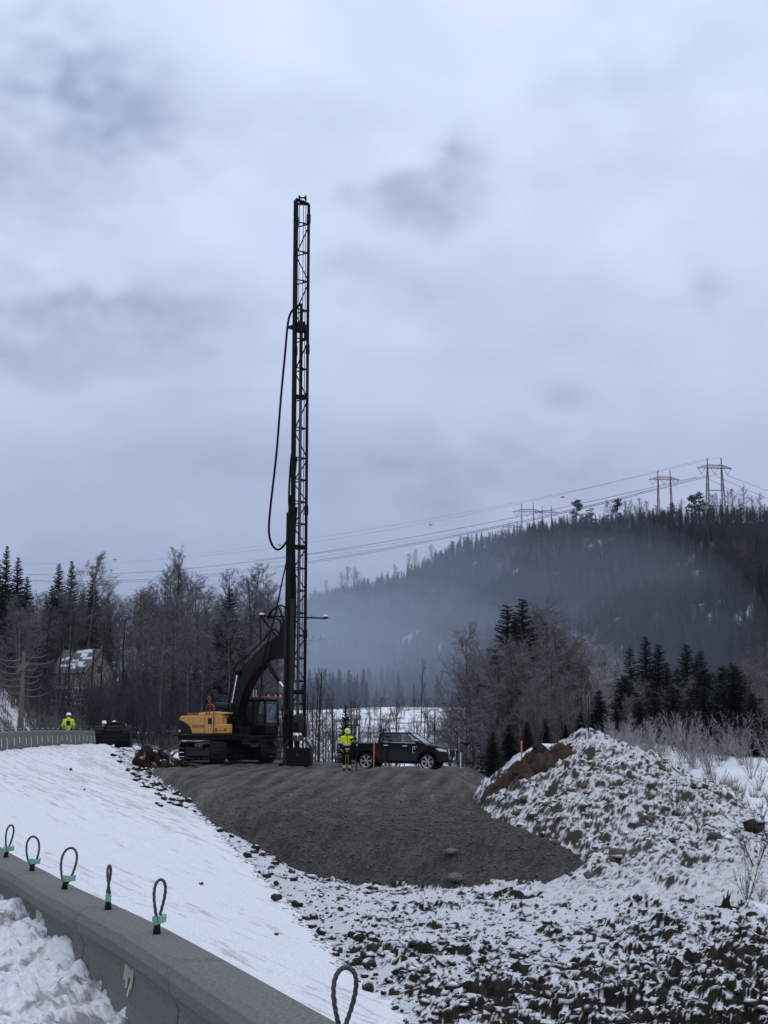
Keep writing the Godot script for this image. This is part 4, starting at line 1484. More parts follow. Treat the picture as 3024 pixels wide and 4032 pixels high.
	part(ac, "ram_rod", xtube([Vector3(3.46, 4.02, 0.1), Vector3(4.1, 3.42, 0.1)], 0.05, 10), mats.chrome)
	part(rig, "boom_foot", bm(func(m: MB):
		m.at(Vector3(0.7, 1.85, 0.42), Vector3(1.1, 0.7, 0.14), 0.03)
		m.at(Vector3(0.7, 1.85, -0.42), Vector3(1.1, 0.7, 0.14), 0.03)
		m.at(Vector3(1.35, 1.72, 0.35), Vector3(0.5, 0.42, 0.7), 0.05)), mats.black_steel)
	part(rig, "mast_carrier", xprism([Vector2(2.80, 5.86), Vector2(3.08, 6.08), Vector2(3.42, 6.2), Vector2(3.58, 6.7), Vector2(3.8, 6.98), Vector2(4.1, 7.09), Vector2(4.15, 5.12), Vector2(2.90, 5.08)], -0.18, 0.18, 0.02, 0.02), mats.black_steel)
	for h in [[Vector3(2.81, 7.05, 0.1), Vector3(2.90, 7.32, 0.1), Vector3(3.21, 7.54, 0.1), Vector3(3.52, 7.60, 0.1), Vector3(3.78, 7.46, 0.1), Vector3(3.9, 6.9, 0.1)], [Vector3(2.86, 7.0, 0.3), Vector3(3.0, 7.28, 0.3), Vector3(3.3, 7.46, 0.3), Vector3(3.6, 7.44, 0.3), Vector3(3.88, 6.8, 0.3)], [Vector3(2.65, 7.1, 0.0), Vector3(2.94, 7.05, 0.0), Vector3(3.29, 6.95, 0.0), Vector3(3.46, 6.72, 0.0), Vector3(3.5, 6.4, 0.0)], [Vector3(2.4, 5.95, 0.1), Vector3(2.75, 6.35, 0.1), Vector3(3.1, 6.5, 0.1), Vector3(3.4, 6.3, 0.1)]]:
		part(rig, "hydraulic_hose", xtube(bend(h, 4), 0.042, 6), mats.rubber)
	part(rig, "hanging_cable", xtube(bend([Vector3(4.0, 9.6, 0.3), Vector3(3.62, 8.02, 0.36), Vector3(3.39, 7.11, 0.38), Vector3(3.09, 6.21, 0.4), Vector3(2.83, 5.51, 0.4), Vector3(2.67, 4.75, 0.4), Vector3(2.56, 3.49, 0.42), Vector3(2.36, 2.59, 0.44), Vector3(2.1, 1.88, 0.42), Vector3(1.8, 1.56, 0.3)], 4), 0.036, 6), mats.rubber)
	# --- cab
	var cab := part(rig, "cab", bm(func(m: MB):
		m.at(Vector3(1.38, 1.78, -0.92), Vector3(1.5, 0.52, 0.96), 0.06)
		m.at(Vector3(1.35, 3.18, -0.92), Vector3(1.5, 0.10, 0.98), 0.04)
		for q in [Vector3(0.66, 0, -0.47), Vector3(0.66, 0, -1.37), Vector3(1.3, 0, -1.38), Vector3(1.3, 0, -0.46)]:
			m.at(Vector3(q.x, 2.58, q.z), Vector3(0.10, 1.2, 0.08), 0.01)
		for z in [-0.47, -1.37]:
			m.bar(Vector3(2.10, 1.95, z), Vector3(2.02, 3.16, z), 0.09, 0.10, 0.01)
		m.at(Vector3(2.1, 2.08, -0.92), Vector3(0.05, 0.05, 0.9), 0.01)), mats.black_steel)
	part(cab, "green_visor", xbox(Vector3(2.10, 3.09, -0.92), Vector3(0.06, 0.10, 0.84), 0.01), mats.green_paint)
	part(cab, "windscreen", xprism([Vector2(2.095, 2.10), Vector2(2.035, 3.06), Vector2(2.045, 3.06), Vector2(2.105, 2.10)], -1.34, -0.50), mats.window_glass)
	part(cab, "lower_pane", xbox(Vector3(2.12, 1.83, -0.92), Vector3(0.01, 0.44, 0.8)), mats.window_glass)
	part(cab, "side_pane", xbox(Vector3(0.98, 2.58, -0.455), Vector3(0.56, 1.1, 0.01)), mats.window_glass)
	part(cab, "side_pane", xbox(Vector3(1.68, 2.58, -0.455), Vector3(0.62, 1.1, 0.01)), mats.window_glass)
	part(cab, "side_pane", xbox(Vector3(0.98, 2.58, -1.385), Vector3(0.56, 1.1, 0.01)), mats.window_glass)
	part(cab, "seat", bm(func(m: MB):
		m.at(Vector3(1.1, 2.15, -0.92), Vector3(0.5, 0.16, 0.5), 0.05)
		m.bar(Vector3(0.85, 2.2, -0.92), Vector3(0.75, 2.9, -0.92), 0.46, 0.14, 0.04)), mats.seat_cloth)
	part(cab, "wiper", xbar(Vector3(2.12, 2.98, -0.9), Vector3(2.14, 2.6, -0.66), 0.02, 0.02), mats.rubber)
	var rack := part(cab, "roof_rack", bm(func(m: MB):
		m.at(Vector3(1.5, 3.33, -0.92), Vector3(1.3, 0.05, 1.1), 0.01)
		m.at(Vector3(2.14, 3.33, -0.92), Vector3(0.10, 0.09, 1.35), 0.02)
		m.at(Vector3(0.9, 3.28, -0.45), Vector3(0.08, 0.10, 0.08))
		m.at(Vector3(0.9, 3.28, -1.35), Vector3(0.08, 0.10, 0.08))
		m.at(Vector3(2.05, 3.28, -0.45), Vector3(0.06, 0.10, 0.06))
		m.at(Vector3(2.05, 3.28, -1.35), Vector3(0.06, 0.10, 0.06))), mats.red_paint)
	for z in [-0.55, -1.05, -1.4]:
		var lm := part(rack, "work_lamp", xtube([Vector3(2.05, 3.42, z), Vector3(2.17, 3.42, z)], 0.065, 10), mats.rubber)
		part(lm, "lamp_glass", xtube([Vector3(2.172, 3.42, z), Vector3(2.18, 3.42, z)], 0.05, 10), mats.lamp_glass)
	for z in [-0.3, -0.48]:
		part(rack, "antenna", xtube([Vector3(1.45, 3.35, z), Vector3(1.45, 3.70, z)], 0.022, 6), mats.white_paint)
	part(cab, "grab_rail", xtube([Vector3(2.2, 1.6, -1.5), Vector3(2.28, 2.3, -1.5), Vector3(2.2, 2.95, -1.5), Vector3(2.08, 3.05, -1.42)], 0.025), mats.orange_paint)
	part(rig, "step_rail", bm(func(m: MB):
		m.tube([Vector3(1.75, 1.25, 0.2), Vector3(3.0, 1.25, -0.75)], 0.02)
		for t in [0.0, 0.33, 0.66, 1.0]:
			m.bar(Vector3(1.75, 1.25, 0.2).lerp(Vector3(3.0, 1.25, -0.75), t), Vector3(1.75, 1.42, 0.2).lerp(Vector3(3.0, 1.42, -0.75), t), 0.03, 0.03)), mats.grey_steel)
	part(rig, "post", xtube([Vector3(2.9, 1.5, -0.9), Vector3(2.9, 2.2, -0.9)], 0.03), mats.black_steel)
	# --- antenna bar across the mast
	var an := part(rig, "antenna_bar", bm(func(m: MB):
		m.bar(Vector3(2.21, 7.18, 0.05), Vector3(6.26, 6.86, 0.0), 0.07, 0.07)
		m.bar(Vector3(2.24, 7.12, 0.05), Vector3(3.6, 5.75, 0.05), 0.07, 0.07)), mats.mast_steel)
	for q in [Vector3(2.25, 7.25, 0.05), Vector3(6.22, 6.95, 0.0)]:
		part(an, "satellite_antenna", bm(func(m: MB): m.lathe([Vector2(0.0, -0.06), Vector2(0.10, -0.05), Vector2(0.13, 0.0), Vector2(0.09, 0.05), Vector2(0.0, 0.06)], Transform3D(Basis(), q + Vector3(0, 0.02, 0)), 12)), mats.white_paint)
		part(an, "antenna_foot", xbox(q + Vector3(0, -0.06, 0), Vector3(0.2, 0.08, 0.16), 0.01), mats.mast_steel)
	build_mast(rig)

func build_mast(rig: Node3D) -> void:
	# mast axes in the rig's frame: u across, w towards the ramp's foot
	var u := Vector3(0.788, 0, -0.616)
	var w := Vector3(0.616, 0, 0.788)
	var o := Vector3(4.53, 0, 0)
	var B := Basis(u, Vector3.UP, w)
	var X := Transform3D(B, o)
	var top := 27.45
	var A := Vector3(-0.30, 0, 0.26)
	var C := Vector3(-0.27, 0, -0.34)
	var E := Vector3(0.33, 0, -0.05)
	var mast := part(rig, "mast", bm(func(m: MB):
		m.bar(X * (A + Vector3(0, 0.9, 0)), X * (A + Vector3(0, top, 0)), 0.15, 0.13)
		m.bar(X * (C + Vector3(0, 0.9, 0)), X * (C + Vector3(0, top, 0)), 0.10, 0.10)
		m.bar(X * (E + Vector3(0, 1.4, 0)), X * (E + Vector3(0, top - 0.1, 0)), 0.10, 0.10)), mats.mast_steel)
	var ys := []
	var y := 26.33
	while y > 15.0:
		ys.append(y)
		y -= 1.465
	while y > 2.4:
		ys.append(y)
		y -= 1.06
	for k in ys.size():
		var h: float = ys[k]
		part(mast, "strut", bm(func(m: MB):
			m.bar(X * (A + Vector3(0, h + 0.03, 0)), X * (E + Vector3(0, h, 0)), 0.05, 0.05)
			m.bar(X * (C + Vector3(0, h - 0.05, 0)), X * (E + Vector3(0, h, 0)), 0.05, 0.05)
			m.bar(X * (A + Vector3(0, h, 0)), X * (C + Vector3(0, h, 0)), 0.05, 0.05)
			m.at(X * (Vector3(0.10, h, 0.02)), Vector3(0.07, 0.14, 0.07), 0.01)), mats.mast_steel)
		if k + 1 < ys.size():
			var h2: float = ys[k + 1]
			var p := C if k % 2 else E
			var q := E if k % 2 else C
			part(mast, "brace", xbar(X * (p + Vector3(0, h - 0.12, 0)), X * (q + Vector3(0, h2 + 0.06, 0)), 0.045, 0.045), mats.mast_steel)
	for h in [26.6, 20.0, 12.1, 6.2]:
		for q in [A, C, E]:
			part(mast, "flange", bm(func(m: MB): m.box(Transform3D(B, X * (q + Vector3(0, h, 0))), Vector3(0.19, 0.45, 0.19), 0.02)), mats.mast_steel)
	# head of the mast
	part(mast, "mast_head", bm(func(m: MB):
		m.bar(X * (A + Vector3(0, top + 0.05, 0)), X * (E + Vector3(0, top - 0.1, 0)), 0.14, 0.10)
		m.bar(X * (C + Vector3(0, top + 0.05, 0)), X * (E + Vector3(0, top - 0.1, 0)), 0.12, 0.10)
		m.bar(X * Vector3(-0.18, top + 0.22, 0), X * Vector3(0.22, top + 0.22, 0), 0.06, 0.06)), mats.mast_steel)
	for s in [-0.13, 0.17]:
		part(mast, "sheave", bm(func(m: MB): m.lathe([Vector2(0.0, -0.045), Vector2(0.15, -0.045), Vector2(0.12, 0.0), Vector2(0.15, 0.045), Vector2(0.0, 0.045)], Transform3D(B * Basis(Vector3.BACK, PI / 2), X * Vector3(s, top + 0.2, 0)), 14)), mats.mast_steel)
	for q in [[-0.12, 0.05, 21.0], [0.07, 0.02, 1.6], [0.19, -0.05, 1.6]]:
		part(mast, "wire_rope", xtube([X * Vector3(q[0], q[2], q[1]), X * Vector3(q[0], top + 0.1, q[1])], 0.018, 5), mats.steel_rope)
	# the kelly pipe and its carriage
	part(mast, "upper_pipe", xtube([X * Vector3(0.02, 17.6, 0.12), X * Vector3(0.02, 21.9, 0.12)], 0.085, 10), mats.mast_steel)
	part(mast, "kelly_pipe", xtube([X * Vector3(0.02, 2.2, 0.12), X * Vector3(0.02, 17.7, 0.12)], 0.075, 10), mats.olive_steel)
	for h in [17.6, 10.3, 3.5]:
		part(mast, "pipe_guide", xbox(Vector3.ZERO, Vector3(0.62, 0.20, 0.26), 0.03), mats.mast_steel).transform = Transform3D(B, X * Vector3(0.03, h, 0.1))
	part(mast, "carriage", bm(func(m: MB):
		m.box(Transform3D(B, X * Vector3(0.02, 21.05, 0.12)), Vector3(0.42, 0.5, 0.36), 0.04)
		m.box(Transform3D(B, X * Vector3(0.22, 20.8, 0.1)), Vector3(0.14, 0.75, 0.2), 0.03)
		m.box(Transform3D(B, X * Vector3(0.02, 21.75, 0.12)), Vector3(0.14, 1.0, 0.14), 0.03)
		m.prism(PackedVector2Array([Vector2(-0.62, 21.10), Vector2(-0.62, 21.0), Vector2(-0.15, 20.85), Vector2(-0.15, 21.25)]), 0.06, 0.18, X)), mats.black_steel)
	part(mast, "slurry_hose", xtube(bend([X * Vector3(0.02, 22.15, 0.14), X * Vector3(-0.2, 22.1, 0.14), X * Vector3(-0.5, 21.75, 0.14), X * Vector3(-0.64, 21.1, 0.14), X * Vector3(-0.74, 19.8, 0.16), X * Vector3(-0.92, 17.5, 0.2), X * Vector3(-1.10, 14.8, 0.2), X * Vector3(-1.32, 12.6, 0.2), X * Vector3(-1.42, 11.2, 0.2), X * Vector3(-1.30, 10.5, 0.2), X * Vector3(-1.02, 10.18, 0.2), X * Vector3(-0.72, 10.35, 0.2), X * Vector3(-0.45, 10.9, 0.2), X * Vector3(-0.42, 11.8, 0.2)], 4), 0.055, 7), mats.rubber)
	for h in [[-0.43, 14.6, 0.22, 8.0], [-0.20, 14.4, 0.3, 2.6], [-0.47, 12.6, 0.1, 2.2], [-0.16, 12.0, 0.25, 4.0]]:
		part(mast, "hydraulic_hose", xtube(bend([X * Vector3(h[0] + 0.06, h[1] + 0.2, h[2]), X * Vector3(h[0], h[1] - 0.5, h[2]), X * Vector3(h[0] - 0.05, h[1] - 2.0, h[2] + 0.05), X * Vector3(h[0] + 0.03, (h[1] + h[3]) * 0.5, h[2]), X * Vector3(h[0] - 0.02, h[3], h[2])], 5), 0.05, 6), mats.rubber)
	# side column with rams and valves
	part(mast, "side_column", bm(func(m: MB):
		m.bar(X * Vector3(-0.55, 1.0, -0.05), X * Vector3(-0.50, 12.0, -0.05), 0.16, 0.16)
		m.bar(X * Vector3(-0.36, 1.1, 0.3), X * Vector3(-0.36, 9.0, 0.3), 0.10, 0.12)), mats.mast_steel)
	part(mast, "feed_tube", xtube([X * Vector3(-0.60, 2.7, 0.2), X * Vector3(-0.56, 7.4, 0.2)], 0.07, 9), mats.grey_steel)
	part(mast, "feed_tube", xtube([X * Vector3(-0.26, 2.6, 0.42), X * Vector3(-0.26, 7.8, 0.42)], 0.085, 9), mats.grey_steel)
	for h in [[-0.72, 2.4, -0.1], [-0.6, 2.9, 0.2], [-0.66, 1.75, 0.1]]:
		part(mast, "loose_hose", xtube(bend([X * Vector3(h[0] + 0.25, h[1] + 1.2, h[2]), X * Vector3(h[0] + 0.05, h[1] + 0.5, h[2]), X * Vector3(h[0], h[1], h[2]), X * Vector3(h[0] + 0.2, h[1] - 0.25, h[2]), X * Vector3(h[0] + 0.4, h[1] - 0.3, h[2])], 4), 0.035, 6), mats.rubber)
	part(mast, "valve_block", xbox(Vector3.ZERO, Vector3(0.22, 0.18, 0.2), 0.02), mats.grey_steel).transform = Transform3D(B, X * Vector3(-0.50, 2.55, 0.3))
	# rotary head
	part(mast, "rotary_head", bm(func(m: MB):
		m.box(Transform3D(B, X * Vector3(0.05, 1.98, 0.2)), Vector3(0.48, 0.72, 0.5), 0.06)
		m.lathe([Vector2(0.28, 2.2), Vector2(0.24, 2.42), Vector2(0.10, 2.52)], Transform3D(Basis(), X * Vector3(0.08, 0, 0.2)), 14)
		m.box(Transform3D(B, X * Vector3(0.18, 1.90, 0.46)), Vector3(0.22, 0.34, 0.10), 0.03)), mats.grey_steel)
	part(mast, "drive_motor", bm(func(m: MB):
		m.lathe([Vector2(0.0, 1.62), Vector2(0.13, 1.62), Vector2(0.13, 2.1), Vector2(0.0, 2.14)], Transform3D(Basis(), X * Vector3(-0.10, 0, 0.46)), 12)), mats.black_steel)
	part(mast, "clamp", bm(func(m: MB):
		m.box(Transform3D(B, X * Vector3(-0.10, 1.38, 0.2)), Vector3(0.24, 0.26, 0.4), 0.03)
		m.box(Transform3D(B, X * Vector3(0.16, 1.38, 0.2)), Vector3(0.22, 0.24, 0.4), 0.03)), mats.olive_steel)
	part(mast, "chuck", bm(func(m: MB):
		m.lathe([Vector2(0.17, 0.75), Vector2(0.17, 0.95), Vector2(0.12, 0.98), Vector2(0.14, 1.26)], Transform3D(Basis(), X * Vector3(0.0, 0, 0.2)), 12)), mats.black_steel)
	# dust box at the foot
	var g0 := 0.10
	var bx := part(mast, "dust_box", bm(func(m: MB):
		m.box(Transform3D(B, X * Vector3(0.08, g0 + 0.42, 0.74)), Vector3(1.12, 0.82, 0.05), 0.01)
		m.box(Transform3D(B, X * Vector3(0.08, g0 + 0.42, -0.30)), Vector3(1.12, 0.82, 0.05), 0.01)
		m.box(Transform3D(B, X * Vector3(0.08, g0 + 0.80, 0.22)), Vector3(1.12, 0.04, 1.0), 0.01)), mats.black_steel)
	part(bx, "side_plate", bm(func(m: MB):
		m.prism(PackedVector2Array([Vector2(-0.46, g0), Vector2(-0.62, g0), Vector2(-0.60, g0 + 0.95), Vector2(-0.40, g0 + 1.22), Vector2(-0.30, g0 + 1.22), Vector2(-0.46, g0 + 0.90)]), -0.30, 0.80, X, 0.01, 0.01)
		m.prism(PackedVector2Array([Vector2(0.64, g0), Vector2(0.72, g0), Vector2(0.70, g0 + 0.88), Vector2(0.44, g0 + 1.22), Vector2(0.34, g0 + 1.22), Vector2(0.62, g0 + 0.84)]), -0.30, 0.80, X, 0.01, 0.01)), mats.grey_steel)
	part(bx, "foot", xbox(Vector3.ZERO, Vector3(0.26, 0.16, 0.4), 0.04), mats.black_steel).transform = Transform3D(B, X * Vector3(-0.66, g0 + 0.08, 0.6))
	part(bx, "lug", xbox(Vector3.ZERO, Vector3(0.07, 0.09, 0.05), 0.01), mats.olive_steel).transform = Transform3D(B, X * Vector3(0.06, g0 + 0.52, 0.785))

# ---------------------------------------------------------------- the pickup
func arch(cx: float, cy: float, r: float, a0: float, a1: float, n: int) -> Array:
	var out := []
	for k in n + 1:
		var a := deg_to_rad(lerpf(a0, a1, float(k) / n))
		out.append(Vector2(cx + cos(a) * r, cy + sin(a) * r))
	return out

func build_pickup() -> void:
	var cx := 0.85
	var cd := 73.5
	var yr := surface(-0.63, 73.9)
	var yf := surface(2.33, 73.1)
	var tk := thing("pickup_truck", "black double-cab pickup with alloy wheels parked behind the surveyor", "pickup", Vector3(cx, (yr + yf) * 0.5, -cd), deg_to_rad(-15))
	tk.rotation.z = atan2(yf - yr, 3.08)
	var W := 0.92
	# lower body with wheel arches
	var poly := [Vector2(-2.74, 0.55), Vector2(-2.76, 0.80), Vector2(-2.74, 1.27), Vector2(-0.98, 1.28), Vector2(-0.97, 1.31), Vector2(0.6, 1.27), Vector2(1.30, 1.245), Vector2(1.95, 1.18), Vector2(2.30, 1.09), Vector2(2.46, 0.99), Vector2(2.55, 0.80), Vector2(2.57, 0.50), Vector2(2.40, 0.36), Vector2(2.10, 0.33)]
	poly += arch(1.54, 0.40, 0.50, -8, 188, 12)
	poly += [Vector2(0.98, 0.34), Vector2(-0.98, 0.38)]
	poly += arch(-1.54, 0.40, 0.50, -8, 188, 12)
	poly += [Vector2(-2.12, 0.42)]
	var body := part(tk, "body", xprism(poly, -W, W, 0.05, 0.10), mats.car_paint)
	part(body, "tonneau_cover", xbox(Vector3(-1.86, 1.285, 0), Vector3(1.70, 0.02, 1.58), 0.005), mats.black_plastic)
	part(body, "underbody", bm(func(m: MB):
		m.at(Vector3(-0.1, 0.66, 0), Vector3(5.0, 0.5, 1.22), 0.05)
		m.at(Vector3(0.0, 0.45, 0), Vector3(4.2, 0.16, 0.7), 0.02)), mats.rubber)
	part(body, "tail_lamp", xbox(Vector3(-2.74, 1.05, W - 0.10), Vector3(0.06, 0.34, 0.12), 0.02), mats.red_paint)
	# shallow flares over the arches
	for x in [1.54, -1.54]:
		for s in [1, -1]:
			var outer := arch(x, 0.40, 0.56, 0, 180, 14)
			var inner := arch(x, 0.40, 0.495, 180, 0, 14)
			part(body, "wheel_arch", xprism(outer + inner, s * (W + 0.015) - 0.045, s * (W + 0.015) + 0.045, 0.008, 0.02), mats.black_plastic)
	# cabin: roof, pillars, panes
	var cabin := part(tk, "cabin", bm(func(m: MB):
		m.prism(PackedVector2Array([Vector2(-0.88, 1.71), Vector2(-0.82, 1.765), Vector2(-0.3, 1.80), Vector2(0.25, 1.79), Vector2(0.62, 1.75), Vector2(0.56, 1.71)]), -0.68, 0.68, Transform3D(), 0.02, 0.05)
		for s in [1, -1]:
			var zb: float = s * 0.84
			var zt: float = s * 0.67
			m.bar(Vector3(-0.94, 1.29, zb), Vector3(-0.86, 1.74, zt), 0.06, 0.13, 0.01)
			m.bar(Vector3(0.16, 1.27, zb), Vector3(0.12, 1.77, zt), 0.05, 0.10, 0.01)
			m.bar(Vector3(1.36, 1.235, zb), Vector3(0.58, 1.74, zt), 0.06, 0.07, 0.01)
			m.bar(Vector3(-0.94, 1.30, zb), Vector3(1.36, 1.24, zb), 0.06, 0.06, 0.01)
			m.bar(Vector3(-0.86, 1.745, zt), Vector3(0.58, 1.745, zt), 0.06, 0.06, 0.01)
		m.at(Vector3(0.2, 1.1, 0), Vector3(2.2, 0.3, 1.6))), mats.car_paint)
	for s in [1, -1]:
		var zb: float = s * 0.845
		var zt: float = s * 0.675
		part(cabin, "rear_window", bm(func(m: MB): m.face([Vector3(-0.88, 1.32, zb), Vector3(0.12, 1.29, zb), Vector3(0.09, 1.72, zt), Vector3(-0.82, 1.72, zt)])), mats.dark_glass)
		part(cabin, "front_window", bm(func(m: MB): m.face([Vector3(0.20, 1.29, zb), Vector3(1.25, 1.26, zb), Vector3(0.56, 1.71, zt), Vector3(0.16, 1.72, zt)])), mats.window_glass)
		part(cabin, "window_trim", xbar(Vector3(-0.72, 1.315, s * 0.875), Vector3(1.1, 1.265, s * 0.875), 0.012, 0.022), mats.chrome)
	part(cabin, "windscreen", bm(func(m: MB): m.face([Vector3(1.37, 1.255, -0.80), Vector3(1.37, 1.255, 0.80), Vector3(0.60, 1.745, 0.62), Vector3(0.60, 1.745, -0.62)])), mats.window_glass)
	part(cabin, "back_window", bm(func(m: MB): m.face([Vector3(-0.95, 1.32, -0.78), Vector3(-0.95, 1.32, 0.78), Vector3(-0.87, 1.72, 0.62), Vector3(-0.87, 1.72, -0.62)])), mats.dark_glass)
	for q in [[0.35, 0.38], [0.35, -0.38], [-0.62, 0.4], [-0.62, -0.4]]:
		part(cabin, "seat", bm(func(m: MB):
			m.at(Vector3(q[0], 1.22, q[1]), Vector3(0.18, 0.5, 0.48), 0.06)
			m.at(Vector3(q[0] - 0.03, 1.54, q[1]), Vector3(0.10, 0.16, 0.26), 0.04)), mats.seat_cloth)
	part(cabin, "steering_wheel", bm(func(m: MB):
		var r := []
		for k in 15:
			r.append(Vector3(0.88, 1.30, -0.38) + Basis(Vector3.BACK, 0.45) * Vector3(0, cos(TAU * k / 14.0) * 0.18, sin(TAU * k / 14.0) * 0.18))
		m.tube(r, 0.016, 5, false)), mats.black_plastic)
	part(tk, "roof_antenna", bm(func(m: MB): m.prism(PackedVector2Array([Vector2(0.30, 1.785), Vector2(0.36, 1.84), Vector2(0.50, 1.785)]), -0.02, 0.02)), mats.black_plastic)
	for s in [1, -1]:
		var mr := part(tk, "wing_mirror", bm(func(m: MB): m.at(Vector3(1.02, 1.33, s * 1.03), Vector3(0.16, 0.17, 0.22), 0.05)), mats.car_paint)
		part(mr, "mirror_cap", xbox(Vector3(1.04, 1.40, s * 1.03), Vector3(0.15, 0.07, 0.21), 0.03), mats.chrome)
		for x in [-0.55, 0.40]:
			part(tk, "door_handle", bm(func(m: MB): m.at(Vector3(x, 1.13 - x * 0.02, s * (W + 0.02)), Vector3(0.24, 0.045, 0.05), 0.015)), mats.chrome)
		for x in [-0.93, 0.10, 1.13]:
			part(tk, "door_gap", xbar(Vector3(x, 1.20, s * (W + 0.001)), Vector3(x + 0.02, 0.50, s * (W + 0.001)), 0.006, 0.012), mats.rubber)
		part(tk, "headlight", bm(func(m: MB): m.prism(PackedVector2Array([Vector2(1.92, 1.02), Vector2(2.15, 1.04), Vector2(2.46, 0.955), Vector2(2.47, 0.87), Vector2(2.12, 0.90)]), s * 0.82 - 0.11, s * 0.82 + 0.11, Transform3D(), 0.01, 0.02)), mats.lamp_glass)
		part(tk, "bumper_trim", xbox(Vector3(2.545, 0.86, s * 0.70), Vector3(0.06, 0.26, 0.10), 0.02), mats.chrome)
		part(tk, "side_step", bm(func(m: MB): m.bar(Vector3(-0.95, 0.33, s * 0.86), Vector3(0.95, 0.30, s * 0.86), 0.16, 0.05, 0.015)), mats.black_plastic)
	part(tk, "grille", bm(func(m: MB):
		m.at(Vector3(2.545, 0.80, 0), Vector3(0.05, 0.34, 1.28), 0.02)
		for k in 4:
			m.at(Vector3(2.575, 0.69 + 0.08 * k, 0), Vector3(0.03, 0.02, 1.24), 0.005)), mats.black_plastic)
	part(tk, "bull_bar", bm(func(m: MB):
		m.tube(bend([Vector3(2.52, 0.42, 0.45), Vector3(2.66, 0.5, 0.45), Vector3(2.68, 0.80, 0.45), Vector3(2.66, 0.92, 0.38), Vector3(2.66, 0.93, 0.0), Vector3(2.66, 0.92, -0.38), Vector3(2.68, 0.80, -0.45), Vector3(2.66, 0.5, -0.45), Vector3(2.52, 0.42, -0.45)], 3), 0.03, 7)), mats.black_plastic)
	part(tk, "number_plate", xbox(Vector3(2.60, 0.52, 0), Vector3(0.02, 0.11, 0.5), 0.004), mats.white_paint)
	# company sign on the door: white outline, white bent mark, blue foot
	var sg := part(tk, "door_sign", xbox(Vector3(0.89, 0.93, W + 0.003), Vector3(0.17, 0.30, 0.006)), mats.black_plastic)
	part(sg, "sign_frame", bm(func(m: MB):
		m.at(Vector3(0.80, 0.94, W + 0.006), Vector3(0.016, 0.33, 0.006))
		m.at(Vector3(0.895, 1.10, W + 0.006), Vector3(0.20, 0.022, 0.006))), mats.white_paint)
	part(sg, "sign_mark", bm(func(m: MB):
		m.bar(Vector3(0.865, 1.005, W + 0.009), Vector3(0.905, 1.045, W + 0.009), 0.006, 0.05)
		m.bar(Vector3(0.895, 1.05, W + 0.009), Vector3(0.935, 0.92, W + 0.009), 0.006, 0.035)), mats.white_paint)
	part(sg, "sign_foot", xbox(Vector3(0.885, 0.815, W + 0.006), Vector3(0.16, 0.07, 0.006)), mats.blue_print)
	# wheels
	var ty := MB.new()
	ty.lathe([Vector2(0.30, -0.13), Vector2(0.36, -0.135), Vector2(0.39, -0.10), Vector2(0.395, 0.0), Vector2(0.39, 0.10), Vector2(0.36, 0.135), Vector2(0.30, 0.13)], Transform3D(Basis(Vector3.RIGHT, PI / 2), Vector3.ZERO), 28)
	var tyre := ty.mesh(true)
	var rm := MB.new()
	rm.lathe([Vector2(0.31, 0.08), Vector2(0.298, 0.135), Vector2(0.28, 0.12), Vector2(0.28, 0.02)], Transform3D(Basis(Vector3.RIGHT, PI / 2), Vector3.ZERO), 28)
	for k in 6:
		for off in [-0.16, 0.16]:
			var a: float = TAU * k / 6.0
			var e: float = a + off
			rm.bar(Vector3(cos(a) * 0.05, sin(a) * 0.05, 0.115), Vector3(cos(e) * 0.29, sin(e) * 0.29, 0.115), 0.03, 0.034, 0.004)
	rm.lathe([Vector2(0.0, 0.14), Vector2(0.05, 0.135), Vector2(0.06, 0.10)], Transform3D(Basis(Vector3.RIGHT, PI / 2), Vector3.ZERO), 14)
	var rim := rm.mesh()
	var hb := MB.new()
	hb.lathe([Vector2(0.0, 0.03), Vector2(0.285, 0.03)], Transform3D(Basis(Vector3.RIGHT, PI / 2), Vector3.ZERO), 20)
	var hub := hb.mesh()
	for q in [[1.54, 1], [1.54, -1], [-1.54, 1], [-1.54, -1]]:
		var wh := part(tk, "wheel", hub, mats.rubber, Vector3(q[0], 0.39, q[1] * 0.80))
		if q[1] < 0:
			wh.rotation.y = PI
		part(wh, "tyre", tyre, mats.rubber)
		part(wh, "rim", rim, mats.rim_metal)

# ---------------------------------------------------------------- the concrete road barrier
func barrier_at(s_d: float) -> Vector3:
	return Vector3(tab(TBX, s_d), tab(TTOP, s_d), -s_d)

